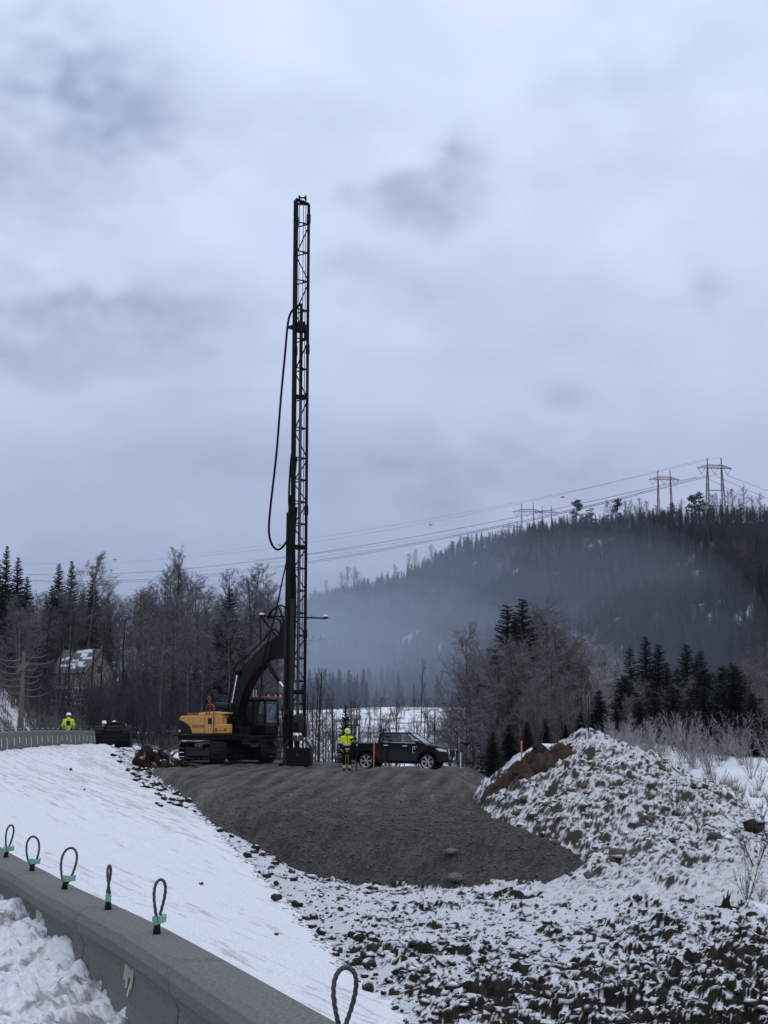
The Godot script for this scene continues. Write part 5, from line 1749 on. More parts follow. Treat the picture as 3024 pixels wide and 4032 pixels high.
func build_barrier() -> void:
	# profile across (x to the right, y down from the top): road side on the left
	var prof := [Vector2(-0.27, -0.95), Vector2(-0.26, -0.60), Vector2(-0.15, -0.36), Vector2(-0.135, -0.22), Vector2(-0.155, -0.17), Vector2(-0.195, -0.13), Vector2(-0.205, -0.07), Vector2(-0.18, -0.02), Vector2(-0.13, 0.0), Vector2(0.10, 0.0), Vector2(0.14, -0.02), Vector2(0.16, -0.07), Vector2(0.17, -0.3), Vector2(0.24, -0.95)]
	var joints := [2.55, 4.9, 7.25, 9.55, 11.9]
	var d := 11.9
	while d < 74.0:
		d += 2.42 / sqrt(1.0 + pow((tab(TBX, d) - tab(TBX, d + 1.0)), 2.0))
		joints.append(minf(d, 76.0))
	for k in joints.size() - 1:
		var a: float = joints[k] + 0.010
		var e: float = joints[k + 1] - 0.010
		var near := a < 13.0
		var m := MB.new()
		var n := 7
		for j in n:
			# the ends are rounded off a little
			var shr: float = [0.075, 0.03, 0.0, 0.0, 0.0, 0.03, 0.075][j]
			var q: float = [a, a + 0.012, a + 0.055, (a + e) * 0.5, e - 0.055, e - 0.012, e][j]
			var c := barrier_at(q)
			var dir := (barrier_at(q + 0.5) - barrier_at(q - 0.0 if q < 0.6 else q - 0.5)).normalized()
			var sd := Vector3(-dir.z, 0, dir.x).normalized()
			for pt in prof:
				var y: float = pt.y
				if pt.y > -0.2:
					y -= shr * 0.6
				m.p(c + sd * (pt.x * 0.9 * (1.0 - shr * (2.6 if pt.y > -0.2 else 0.5))) + Vector3(0, y, 0))
		var w := prof.size()
		for j in n - 1:
			for i in w - 1:
				m.quad(j * w + i, j * w + i + 1, (j + 1) * w + i + 1, (j + 1) * w + i)
		var cap := Geometry2D.triangulate_polygon(PackedVector2Array(prof))
		for j in [0, n - 1]:
			var k0 := m.v.size()
			for i in w:
				m.p(m.v[j * w + i])
			for i in range(0, cap.size(), 3):
				m.tri(k0 + cap[i], k0 + cap[i + 1], k0 + cap[i + 2])
		var labs := ["concrete barrier section beyond the untagged loop, low behind ploughed snow", "concrete barrier section carrying the twisted cable loop without a tag", "concrete barrier section carrying the edge-on cable loop, pale letters on its flank", "concrete barrier section with round cable loops and a pale scrawl above the ploughed snow", "concrete barrier section carrying the thin leaning cable loop"]
		var o := part(self, "barrier_section", m.mesh(), mats.concrete)
		if k < 5:
			tag(o, labs[k], "barrier")
		else:
			tag(o, "concrete barrier section at the top of the snowy embankment", "barrier", "far barrier sections")
		if not near:
			# pale streaks of lime run down the face towards the field
			for j in 2:
				var st := MB.new()
				var q := lerpf(a, e, 0.3 + 0.45 * j)
				var c := barrier_at(q)
				st.bar(c + Vector3(0.178, -0.22, 0), c + Vector3(0.205, -0.52 - 0.1 * sin(k * 3.0 + j), 0), 0.012, 0.07)
				part(o, "lime_streak", st.mesh(), mats.sticker)
		if k == 2 or k == 3:
			# letters chalked on the road side
			var c := barrier_at(lerpf(a, e, 0.5 if k == 2 else 0.62))
			var dir := (barrier_at(e) - barrier_at(a)).normalized()
			var sd := Vector3(-dir.z, 0, dir.x)
			var s := MB.new()
			var mk := [[0.0, 0.0, 0.02, 0.10], [0.02, 0.10, 0.05, 0.09], [0.05, 0.09, 0.04, -0.03], [0.09, 0.02, 0.10, 0.09], [0.13, -0.02, 0.15, 0.07], [0.09, -0.06, 0.13, 0.0]]
			for q in mk:
				var at := func(x: float, y: float) -> Vector3: return c - dir * x * 1.3 - sd * (0.130 + maxf(0.0, 0.03 - y) * 0.1) + Vector3(0, -0.255 + y * 1.2, 0)
				s.bar(at.call(q[0], q[1]) + sd * -0.004, at.call(q[2], q[3]) + sd * -0.004, 0.014, 0.016)
			part(o, "chalk_letters", s.mesh(), mats.crayon)
	# cable loops
	var spec := [[13.35, 0.285, 0.038, 0.15, 0.9, "thin cable loop leaning on the barrier with a mint green tag"], [12.1, 0.275, 0.055, 0.0, 0.25, "round cable loop with a mint green tag wrapped across its neck"], [10.66, 0.29, 0.058, 0.12, 0.35, "round cable loop with its mint green tag slipped to one side"], [9.4, 0.27, 0.045, 0.10, 1.752, "cable loop seen edge on like a rod, mint green tag low down"], [8.22, 0.29, 0.05, 0.09, 1.15, "narrow cable loop with a mint green tag near the barrier joint"], [5.3, 0.255, 0.046, 0.07, 0.55, "twisted steel cable loop without a tag at the end of the barrier"]]
	for k in spec.size():
		var q: Array = spec[k]
		cable_loop(q[0], q[1], q[2], q[3], q[4], q[5], "", k < 5, 14)
	var dd := 49.0
	var i := 0
	while dd < 75.8:
		var late := dd > 66.0
		cable_loop(dd, 0.27 if late else 0.10 + 0.05 * absf(sin(i * 2.7)), 0.055, 0.05 * sin(i * 5.0), 0.2 + 0.3 * sin(i * 3.0), "steel cable loop standing on the far barrier beside the worker" if late else "short bent cable stub on the far barrier", "upright loops on the far barrier" if late else "bent stubs on the far barrier", not late or i % 3 == 0, 8)
		dd += 1.24
		i += 1

func cable_loop(d: float, h: float, half: float, lean: float, turn: float, label: String, group: String, tagged: bool, n: int) -> void:
	var base := barrier_at(d) + Vector3(-0.01, -0.005, 0)
	var o := thing("cable_loop", label, "cable loop", base, turn, group)
	var pts := []
	for k in n + 1:
		var t := float(k) / n
		var a := lerpf(-0.5, 0.5, t) * TAU
		# a drop shape, narrow at the neck
		var y := 0.04 + (h - 0.04) * (0.5 + 0.5 * cos(a))
		var wd := half * sin(a) * (0.62 + 0.5 * (0.5 + 0.5 * cos(a)))
		pts.append(Vector3(wd + lean * y, y, 0.01 * sin(a * 2.0)))
	var m := MB.new()
	if n > 10:
		# three twisted strands
		for s in 3:
			var st := []
			var big := bend(pts, 5)
			for k in big.size():
				var dir: Vector3 = (big[mini(k + 1, big.size() - 1)] - big[maxi(k - 1, 0)]).normalized()
				var sd := dir.cross(Vector3.BACK).normalized()
				var a := k * 0.75 + TAU * s / 3.0
				st.append(big[k] + (sd * cos(a) + Vector3.BACK * sin(a)) * 0.0046)
			m.tube(st, 0.0050, 5)
	else:
		m.tube(pts, 0.011, 5)
	part(o, "cable", m.mesh(true), mats.steel_rope)
	part(o, "sleeve", xtube([Vector3(0, -0.01, 0), Vector3(0, 0.028, 0), Vector3(lean * 0.06, 0.06, 0)], [0.026, 0.020, 0.016], 8), mats.rope_sleeve)
	if tagged:
		var t := MB.new()
		t.prism(PackedVector2Array([Vector2(-0.035, 0.055), Vector2(-0.038, 0.10), Vector2(-0.005, 0.103), Vector2(0.03, 0.095), Vector2(0.065, 0.105), Vector2(0.062, 0.062), Vector2(0.02, 0.058)]), -0.014, 0.016, Transform3D(Basis(), Vector3(lean * 0.08, 0, 0)), 0.003, 0.004)
		part(o, "tag", t.mesh(), mats.green_tag)

# ---------------------------------------------------------------- stones, clods, ploughed snow
func boulder(sd: int, sq: Vector3, rough: float, body: Color, cap: float, n := 7) -> ArrayMesh:
	rng.seed = sd
	var f := FastNoiseLite.new()
	f.seed = sd
	f.frequency = 0.9
	var m := MB.new()
	m.tinted = true
	var rows := 5
	var prev := -1
	var cuts := []
	for k in 7:
		cuts.append([rv(1.0).normalized(), rng.randf_range(0.62, 0.9)])
	for k in rows + 1:
		var th := PI * k / rows - PI * 0.5
		var k0 := m.v.size()
		for j in n:
			var a := TAU * j / n + 0.35 * (k % 2)
			var q := Vector3(cos(th) * cos(a), sin(th), -cos(th) * sin(a))
			var r := 1.0 + rough * f.get_noise_3dv(q * 1.6) + rng.randf_range(-0.2, 0.2) * rough
			# broken faces
			for c in cuts:
				var dt: float = q.dot(c[0])
				if dt > 0.2:
					r = minf(r, c[1] / dt)
			var lit := q.y + 0.35 * f.get_noise_3dv(q * 4.0)
			m.col = Color(0.66, 0.67, 0.70) if lit + rng.randf_range(-0.25, 0.25) > cap else body * rng.randf_range(0.75, 1.2)
			m.p(q * sq * r * 0.5)
		if prev >= 0:
			for j in n:
				var j2 := (j + 1) % n
				m.quad(prev + j, prev + j2, k0 + j2, k0 + j)
		prev = k0
	return m.mesh()

func tumbled(x: float, d: float, s: float, sink := 0.2, flat := 1.0) -> Transform3D:
	var b := Basis(Vector3.UP, rng.randf() * TAU) * Basis(Vector3.RIGHT, rng.randf_range(-0.3, 0.3))
	return Transform3D(b.scaled(Vector3(s, s * flat, s)), Vector3(x, surface(x, d) + s * flat * (0.5 - sink), -d))

func build_ground_details() -> void:
	# ploughed snow against the road side of the barrier
	var m := MB.new()
	m.tinted = true
	var nr := 260
	var nc := 110
	for r in nr:
		var d := 4.8 + 9.6 * r / (nr - 1)
		var c := barrier_at(d)
		for k in nc:
			var off := 0.12 + 2.6 * pow(float(k) / (nc - 1), 1.25)
			var x := c.x - off * 1.05
			var lump := 0.10 * nz.get_noise_2d(x * 2.3, d * 2.3) + 0.05 * sst(0.2, 0.7, -ncell.get_noise_2d(x * 3.2 + 0.5 * nfine.get_noise_2d(x * 5.0, d * 5.0), d * 3.2)) + 0.03 * nfine.get_noise_2d(x * 12.0, d * 12.0) + 0.02 * absf(nfine.get_noise_2d(x * 26.0, d * 26.0)) + 0.025 * sst(0.2, 0.7, -ncell2.get_noise_2d(x * 11.0, d * 11.0))
			var h := c.y - lerpf(0.50, 0.33, sst(5.5, 11.0, d)) + 0.13 * nz.get_noise_2d(d * 1.1, 3.0) - 0.10 * off + lump
			var dirt := nz.get_noise_2d(x * 1.2 + 40.0, d * 1.2) + 0.6 * nfine.get_noise_2d(x * 7.0, d * 7.0)
			m.col = Color(0.72, 0.73, 0.75).lerp(Color(0.16, 0.155, 0.15), 0.8 * sst(0.26, 0.5, dirt + 0.25 * nfine.get_noise_2d(x * 22.0, d * 22.0)))
			m.p(Vector3(x, h, -d))
	for r in nr - 1:
		for k in nc - 1:
			var a := r * nc + k
			m.quad(a, a + nc, a + nc + 1, a + 1)
	structure("snow_bank", m.mesh(true), mats.snow)
	var ramp: Node = get_node("gravel_ramp")
	var mud: Node = get_node("muddy_ground")
	var heap: Node = get_node("spoil_heap")
	var emb: Node = get_node("snow_embankment")
	var snowy := []
	var bare := []
	var grey := []
	var soil := []
	for k in 5:
		snowy.append(boulder(700 + k, Vector3(1.0, 0.62, 0.8), 0.5, Color(0.032, 0.028, 0.026), 0.78))
		bare.append(boulder(710 + k, Vector3(1.0, 0.6, 0.75), 0.5, Color(0.045, 0.038, 0.034), 1.0))
		grey.append(boulder(720 + k, Vector3(1.0, 0.55, 0.8), 0.4, Color(0.12, 0.115, 0.105), 2.0, 7))
		soil.append(boulder(730 + k, Vector3(1.0, 0.7, 0.85), 0.6, Color(0.042, 0.029, 0.022), 2.0))
	rng.seed = 740
	# clods one can pick out on the churned ground
	for k in 140:
		var t := rng.randf()
		var d := 19.6 + 12.0 * t * t
		var x := rng.randf_range(-0.02, 0.29) * d
		var s := rng.randf_range(0.12, 0.36) * lerpf(1.0, 0.75, t)
		surface(x, d)
		if last_zone != 2:
			continue
		var o := part(mud, "clod", (snowy if rng.randf() < 0.4 else bare)[k % 5], mats.stone)
		o.transform = tumbled(x, d, s, 0.36, rng.randf_range(0.55, 1.0))
	# bigger blocks in the rubble strip at the foot of the embankment
	for k in 62:
		var d := rng.randf_range(22.0, 44.0)
		var x := tab(TTX, d) + rng.randf_range(-0.1, 1.0) * rng.randf_range(0.5, 1.6)
		surface(x, d)
		if last_zone == 1:
			continue
		var o := part(mud, "stone", (snowy if rng.randf() < 0.75 else bare)[k % 5], mats.stone)
		o.transform = tumbled(x, d, rng.randf_range(0.10, 0.32), 0.33)
	for k in 60:
		var d := rng.randf_range(46.0, 69.0)
		var x := tab(TTX, d) - rng.randf_range(0.0, 1.5)
		var o := part(emb, "stone", snowy[k % 5], mats.stone)
		o.transform = tumbled(x, d, rng.randf_range(0.14, 0.4), 0.25, 0.8)
	for q in [[-2.6, 36.5, 0.22], [-4.0, 33.0, 0.12], [-1.9, 27.0, 0.10], [-2.35, 33.6, 0.30], [-3.3, 40.2, 0.14], [-10.9, 52.0, 0.16], [-9.2, 46.0, 0.10]]:
		var o := part(emb, "stone", bare[1], mats.stone)
		o.transform = tumbled(q[0], q[1], q[2], 0.2)
	# slabs that have slid down the end of the ramp
	for q in [[1.72, 39.4, 0.62, 0.5], [1.78, 38.3, 0.66, 0.65], [-3.0, 42.0, 0.2, 0.8], [4.5, 39.6, 0.42, 0.8], [0.1, 38.9, 0.25, 0.7]]:
		var o := part(ramp, "slab", grey[int(q[0] + 8.0) % 5], mats.stone)
		o.transform = tumbled(q[0], q[1], q[2], 0.22, q[3])
	for q in [[4.93, 36.2, 0.38], [5.6, 33.5, 0.30], [4.2, 40.0, 0.28], [4.7, 41.5, 0.45], [4.3, 46.0, 0.3], [5.9, 38.0, 0.5]]:
		var o := part(mud, "stone", (grey if q[2] > 0.36 else bare)[2], mats.stone)
		o.transform = tumbled(q[0], q[1], q[2], 0.15, 0.95)
	# frozen blocks in the heap
	var blk := []
	for k in 4:
		blk.append(boulder(750 + k, Vector3(1.0, 0.75, 0.8), 0.7, Color(0.10, 0.085, 0.072), [0.5, 0.3, 2.0, 0.75][k]))
	for k in 120:
		var d := rng.randf_range(38.0, 54.5)
		var x := rng.randf_range(0.08, 0.26) * d
		surface(x, d)
		if last_zone != 3:
			continue
		var o := part(heap, "block", blk[k % 4], mats.stone)
		o.transform = tumbled(x, d, rng.randf_range(0.14, 0.48) * (1.0 if rng.randf() < 0.4 else 0.6), 0.34, rng.randf_range(0.6, 1.0))
	# crushed stone, clods and crumbs that nobody could count
	var lots := func(parent: Node, nm: String, meshes: Array, tries: int, d0: float, d1: float, a0: float, a1: float, z: int, s0: float, s1: float) -> void:
		var pl := []
		for k in meshes.size():
			pl.append([])
		for k in tries:
			var d: float = d0 * pow(d1 / d0, rng.randf())
			var x := rng.randf_range(a0, a1) * d
			surface(x, d)
			if z == 1 and rng.randf() < sst(40.0, 62.0, d):
				continue
			if last_zone == z:
				pl[k % meshes.size()].append(tumbled(x, d, rng.randf_range(s0, s1), 0.2))
		for k in meshes.size():
			scatter(nm, meshes[k], mats.stone, pl[k], parent)
	lots.call(ramp, "crushed_stone", grey.slice(0, 3), 8500, 36.2, 64.0, -0.12, 0.13, 1, 0.03, 0.10)
	lots.call(mud, "crumbs", [bare[0], snowy[1], bare[2]], 1500, 19.0, 44.0, -0.09, 0.25, 2, 0.03, 0.10)
	lots.call(heap, "lumps", [boulder(760, Vector3(1, 0.8, 0.9), 0.5, Color(0.16, 0.14, 0.12), 0.5), boulder(761, Vector3(1, 0.7, 0.9), 0.5, Color(0.22, 0.20, 0.18), 0.2), boulder(762, Vector3(1, 0.8, 0.9), 0.5, Color(0.09, 0.075, 0.063), 1.5)], 600, 37.0, 55.0, 0.07, 0.27, 3, 0.05, 0.16)
	lots.call(get_node("snow_field"), "lumps", [boulder(765, Vector3(1, 0.7, 0.9), 0.5, Color(0.12, 0.10, 0.085), -0.2)], 300, 27.0, 50.0, 0.19, 0.32, 4, 0.10, 0.30)
	# brown soil tipped beside the heap
	rng.seed = 770
	var dh := thing("earth_pile", "fresh brown earth pile of big clods between gravel ramp and snowy heap", "earth pile", Vector3(4.78, 0, -49.6))
	var dm := MB.new()
	dm.tinted = true
	for r in 30:
		for k in 40:
			var lx := -2.0 + 4.0 * k / 39.0
			var lz := -1.3 + 2.6 * r / 29.0
			var fall := 1.0 - sqrt(lx * lx / 2.9 + lz * lz / 1.4)
			var n := nz.get_noise_2d(lx * 1.7 + 80.0, lz * 1.7) + 0.6 * nfine.get_noise_2d(lx * 5.0, lz * 5.0)
			var e := Color(0.050, 0.034, 0.026)
			dm.col = e * (1.0 + 0.6 * n)
			dm.p(Vector3(lx, surface(4.78 + lx, 49.6 - lz) - 0.12 + 0.80 * clampf(fall + 0.25 * n, 0.0, 1.0), lz))
	for r in 29:
		for k in 39:
			var q := r * 40 + k
			dm.quad(q, q + 40, q + 41, q + 1)
	part(dh, "soil", dm.mesh(), mats.stone)
	for k in 60:
		var a := rng.randf() * TAU
		var rr := sqrt(rng.randf())
		var lx := cos(a) * rr * 1.5
		var lz := sin(a) * rr * 0.95
		var h := 0.62 * (1.0 - rr) - 0.02
		var o := part(dh, "clod", soil[k % 5], mats.stone)
		var s := rng.randf_range(0.10, 0.30)
		o.transform = Transform3D(Basis(rv(1.0).normalized(), rng.randf() * TAU).scaled(Vector3.ONE * s), Vector3(lx, surface(4.78 + lx, 49.6 - lz) + h, lz))
	var big := part(dh, "block", soil[0], mats.stone)
	big.transform = Transform3D(Basis(Vector3.UP, 0.4).scaled(Vector3(0.55, 0.62, 0.5)), Vector3(0.40, surface(5.18, 49.6) + 0.58, 0))
	# stump heap beside the excavator
	var sh := thing("stump_heap", "heap of grubbed tree stumps, roots and dark earth beside the excavator tracks", "stump heap", Vector3(-10.1, 0, -67.6))
	for k in 44:
		var a := rng.randf() * TAU
		var rr := sqrt(rng.randf())
		var lx := cos(a) * rr * 1.25
		var lz := sin(a) * rr * 0.8
		var h := 0.72 * (1.0 - rr) * (1.0 if lx < 0.2 else 0.75)
		var o := part(sh, "earth_lump", (soil if k % 3 else bare)[k % 5], mats.stone)
		var s := rng.randf_range(0.22, 0.55)
		o.transform = Transform3D(Basis(rv(1.0).normalized(), rng.randf() * TAU).scaled(Vector3.ONE * s), Vector3(lx, surface(-10.1 + lx, 67.6 - lz) + h, lz))
	var stump := part(sh, "stump", xtube([Vector3(-0.85, 0.15, 0.35), Vector3(-0.72, 0.55, 0.25), Vector3(-0.55, 0.85, 0.12), Vector3(-0.45, 0.92, 0.08)], [0.46, 0.38, 0.30, 0.16], 9), mats.brown_soil)
	part(stump, "sawn_end", xtube([Vector3(-0.74, 0.45, 0.55), Vector3(-0.74, 0.45, 0.68)], 0.12, 9), mats.bare_wood)
	for k in 20:
		var a := rng.randf_range(-0.9, 1.25)
		var p0 := Vector3(a, surface(-10.1 + a, 67.6) + rng.randf_range(0.1, 0.75) * (1.0 - absf(a) * 0.45), rng.randf_range(-0.2, 0.75))
		var dir := Vector3(rng.randf_range(-1, 1), rng.randf_range(-0.35, 0.4), rng.randf_range(-0.2, 0.5)).normalized()
		var l := rng.randf_range(0.4, 0.95)
		part(sh, "root", xtube(bend([p0, p0 + dir * l * 0.4 + rv(0.1), p0 + dir * l * 0.8 + rv(0.15), p0 + dir * l + Vector3(0, -0.12, 0)], 3), [0.06, 0.055, 0.05, 0.048, 0.045, 0.04, 0.035, 0.03, 0.025, 0.02], 5), mats.dead_wood if k % 3 == 0 else mats.brown_soil)
	part(sh, "splinter", xbar(Vector3(0.55, 0.25, 0.85), Vector3(0.52, 0.75, 0.75), 0.05, 0.07), mats.bare_wood)
	# a torn-up stump by the snowfield
	var p := spot(7.35, 32.6)
	var ts := thing("tree_stump", "dark torn stump with splintered upright prongs at the edge of the snow", "stump", p)
	ts.scale = Vector3.ONE * 0.6
	part(ts, "stump", xtube([Vector3(0, -0.15, 0), Vector3(0, 0.12, 0), Vector3(0.03, 0.3, 0)], [0.22, 0.16, 0.10], 8), mats.mud)
	for q in [[0.07, 0.62, 0.03], [-0.06, 0.42, 0.05], [0.14, 0.5, -0.03]]:
		part(ts, "prong", xtube([Vector3(q[0] * 0.5, 0.15, q[2]), Vector3(q[0] * 1.4, q[1], q[2])], [0.07, 0.012], 5), mats.mud)
	for q in [[-0.5, 0.1], [0.4, 0.3], [0.1, 0.5]]:
		part(ts, "root", xtube([Vector3(0, 0.02, 0), Vector3(q[0], -0.02, q[1])], [0.09, 0.03], 5), mats.mud)
	# lone rocks at the snowfield
	for q in [[10.6, 43.0, 0.85, "dark boulder half buried in snow beside the brown bushes"], [9.9, 47.0, 0.7, "dark turf-edged rock sticking out of the heap's far flank"], [9.8, 54.5, 0.45, "small upright stone at the far foot of the heap"]]:
		var o := part(self, "boulder", snowy[int(q[0]) % 5] if q[2] > 0.8 else bare[3], mats.stone)
		o.transform = tumbled(q[0], q[1], q[2], 0.2, 0.9)
		tag(o, q[3], "rock")

# ---------------------------------------------------------------- power lines, cabin
func portal_pylon(label: String, x: float, d: float, y_top: float, m: Material, turn: float) -> void:
	var g := far_at(x, d) - 1.0
	var o := thing("pylon", label, "pylon", Vector3(x, g, -d), turn)
	var H := y_top - g
	var arm := H - 6.2
	for s in [-1.0, 1.0]:
		var t := MB.new()
		var lo: float = s * 5.6
		var hi: float = s * 4.5
		for q in [[-1, -1], [1, -1], [-1, 1], [1, 1]]:
			t.bar(Vector3(lo + q[0] * 1.3, 0, q[1] * 1.3), Vector3(hi + q[0] * 0.28, arm, q[1] * 0.28), 0.34, 0.34)
		t.bar(Vector3(hi, arm - 0.5, 0), Vector3(hi, H, 0), 0.55, 0.55)
		var y := 0.0
		var k := 0
		while y < arm - 2.0:
			var f0 := y / arm
			var f1 := (y + 3.2) / arm
			var w0 := lerpf(1.3, 0.28, f0)
			var w1 := lerpf(1.3, 0.28, minf(f1, 1.0))
			var sg := 1.0 if k % 2 else -1.0
			t.bar(Vector3(lerpf(lo, hi, f0) + sg * w0, y, w0), Vector3(lerpf(lo, hi, f1) - sg * w1, y + 3.2, w1), 0.2, 0.2)
			y += 3.2
			k += 1
		part(o, "leg", t.mesh(), m)
	var b := MB.new()
	for z in [-0.6, 0.6]:
		b.bar(Vector3(-11.3, arm - 0.3, 0), Vector3(-4.5, arm + 1.6, z), 0.28, 0.28)
		b.bar(Vector3(11.3, arm - 0.3, 0), Vector3(4.5, arm + 1.6, z), 0.28, 0.28)
		b.bar(Vector3(-4.5, arm + 1.6, z), Vector3(4.5, arm + 1.6, z), 0.28, 0.28)
		b.bar(Vector3(-11.3, arm - 0.4, 0), Vector3(11.3, arm - 0.4, z), 0.28, 0.28)
		for k in 8:
			var xa := -8.0 + 2.0 * k
			b.bar(Vector3(xa, arm - 0.4, z), Vector3(xa + 1.0, arm + 1.3, z), 0.16, 0.16)
			b.bar(Vector3(xa + 1.0, arm + 1.3, z), Vector3(xa + 2.0, arm - 0.4, z), 0.16, 0.16)
	part(o, "crossarm", b.mesh(), m)
	for h in [arm * 0.62, arm * 0.36]:
		part(o, "tie_beam", xbar(Vector3(-5.2, h, 0), Vector3(5.2, h, 0), 0.4, 0.5), m)
	for cx in [-8.4, 0.0, 8.4]:
		part(o, "insulator", bm(func(mb: MB):
			mb.bar(Vector3(cx - 2.4, arm - 0.5, 0), Vector3(cx, arm - 4.2, 0), 0.22, 0.22)
			mb.bar(Vector3(cx + 2.4, arm - 0.5, 0), Vector3(cx, arm - 4.2, 0), 0.22, 0.22)), mats.line_wire)

func wire(label: String, a: Array, b: Array, c: Array, r: float, group: String) -> void:
	# a hanging line through three places, each [column, row, distance]
	var p := []
	for q in [a, b, c]:
		p.append(Vector3((q[0] - 1512.0) / 5800.0 * q[2], sight(q[1], q[2]), -q[2]))
	var pts := []
	for k in 41:
		var t := k / 40.0
		var l0: float = (t - 0.5) * (t - 1.0) * 2.0
		var l1: float = -4.0 * t * (t - 1.0)
		var l2: float = 2.0 * t * (t - 0.5)
		pts.append(p[0] * l0 + p[1] * l1 + p[2] * l2)
	var o := part(self, "power_line", xtube(pts, r, 4), mats.line_wire)
	tag(o, label, "cable", group)

func build_power_lines() -> void:
	portal_pylon("grey portal pylon at the crest, tallest of the pair beside the birches", 206.5, 905, sight(1803, 905), mats.galvanised, 0.12)
	portal_pylon("reddish portal pylon on the mountain crest between pines", 200.0, 1035, sight(1853, 1035), mats.red_pylon, 0.1)
	portal_pylon("slim grey portal pylon on the shoulder of the mountain among spruces", 110.5, 1120, sight(1982, 1120), mats.galvanised, 0.0)
	portal_pylon("small distant portal pylon beside the slim one on the shoulder", 160.0, 1430, sight(1992, 1430), mats.galvanised, 0.0)
	portal_pylon("tiny farthest pylon tips showing over the spruces", 135.0, 1520, sight(2052, 1520), mats.galvanised, 0.0)
	var k := 0
	for q in [[2764, 1878, 2245, 2000, 100, 2262, 0.13], [2806, 1872, 2245, 1998, 60, 2281, 0.13], [2850, 1866, 2260, 1990, 80, 2287, 0.11], [2590, 1925, 2030, 2062, 1000, 2205, 0.08], [2636, 1920, 2040, 2066, 1000, 2222, 0.08]]:
		var mid: Array = [[1215, 2181, 905], [1215, 2211, 905], [1225, 2216, 905], [1830, 2095, 960], [1830, 2103, 960]][k]
		wire("dark conductor sagging from the crest pylons across the valley", [q[0], q[1], 905], mid, [q[4], q[5], 905], q[6], "conductors across the valley")
		k += 1
	wire("thin earth wire with orange marker balls above the valley", [2797, 1808, 905], [1250, 2132, 905], [60, 2216, 905], 0.055, "")
	wire("second thin earth wire leading up to the crest pylons", [2854, 1801, 905], [1740, 2035, 905], [620, 2200, 905], 0.05, "")
	for q in [[2885, 1872, 1925], [2840, 1876, 1958], [2800, 1880, 2005]]:
		wire("conductor leaving the crest pylon over the birches", [q[0], q[1], 905], [(q[0] + 3100) * 0.5, (q[1] + q[2]) * 0.5 + 14, 880], [3100, q[2] + 30, 850], 0.10, "conductors over the birches")
	for q in [[2226, 1957], [1697, 2066], [445, 2203], [1098, 2146]]:
		var m := MB.new()
		m.ball(Vector3.ZERO, Vector3(0.95, 0.7, 0.7), 10)
		m.tube([Vector3(-1.7, 0, 0), Vector3(1.7, 0, 0)], 0.18, 5)
		var o := part(self, "marker_ball", m.mesh(true), mats.marker_orange, Vector3((q[0] - 1512.0) / 5800.0 * 905.0, sight(q[1], 905), -905))
		tag(o, "small orange warning ball strung on the thin wire over the valley", "marker ball", "warning balls on the wire")

func build_house() -> void:
	var d := 196.0
	var x := (330.0 - 1512.0) / 5800.0 * d
	var rid := sight(2558, d)
	var h := thing("cabin", "weathered pale cabin with a snow-patched roof among the birches", "cabin", Vector3(x, rid - 5.4, -d), deg_to_rad(-28))
	# ridge along x; gable ends face +x
	var L := 2.9
	var G := 2.7
	part(h, "wall", bm(func(m: MB): m.prism(PackedVector2Array([Vector2(-G, -2.0), Vector2(G, -2.0), Vector2(G, 2.55), Vector2(0, 5.3), Vector2(-G, 2.55)]), -L, L, Transform3D(Basis(Vector3(0, 0, -1), Vector3.UP, Vector3(1, 0, 0)), Vector3.ZERO))), mats.house_wall)
	for k in 12:
		var z := -G + 0.22 + k * 0.45
		var top := 2.5 + (G - absf(z)) * 1.0
		part(h, "plank", xbox(Vector3(L + 0.012, (top - 2.0) * 0.5, z), Vector3(0.02, top + 2.0, 0.40), 0.004), mats.house_wall)
	part(h, "window", xbox(Vector3(L + 0.03, 2.7, 0.2), Vector3(0.04, 0.9, 0.8)), mats.dark_glass)
	part(h, "gable_board", bm(func(m: MB):
		m.bar(Vector3(L + 0.06, 2.3, G + 0.2), Vector3(L + 0.06, 5.38, 0), 0.05, 0.22)
		m.bar(Vector3(L + 0.06, 2.3, -G - 0.2), Vector3(L + 0.06, 5.38, 0), 0.05, 0.22)), mats.house_wall)
	for s in [1.0, -1.0]:
		var rf := MB.new()
		rf.bar(Vector3(0, 5.40, 0), Vector3(0, 2.15, s * (G + 0.42)), 2.0 * L + 0.5, 0.12)
		var roof := part(h, "roof", rf.mesh(), mats.roof_sheet)
		rng.seed = 810
		for k in 15:
			var t := rng.randf_range(0.05, 0.95)
			var p := Vector3(rng.randf_range(-L, L), 5.40, 0).lerp(Vector3(0, 2.15, s * (G + 0.42)), 0.0)
			p = Vector3(p.x, lerpf(5.40, 2.15, t) + 0.08, s * (G + 0.42) * t)
			var b := MB.new()
			b.box(Transform3D(Basis(Vector3.RIGHT, s * 0.80), p), Vector3(rng.randf_range(0.5, 1.7), 0.07, rng.randf_range(0.3, 0.9)), 0.03)
			part(roof, "snow_patch", b.mesh(), mats.snow_lump)
	part(h, "chimney", xbox(Vector3(-1.2, 5.5, 0.1), Vector3(0.5, 1.0, 0.5), 0.03), mats.rock)

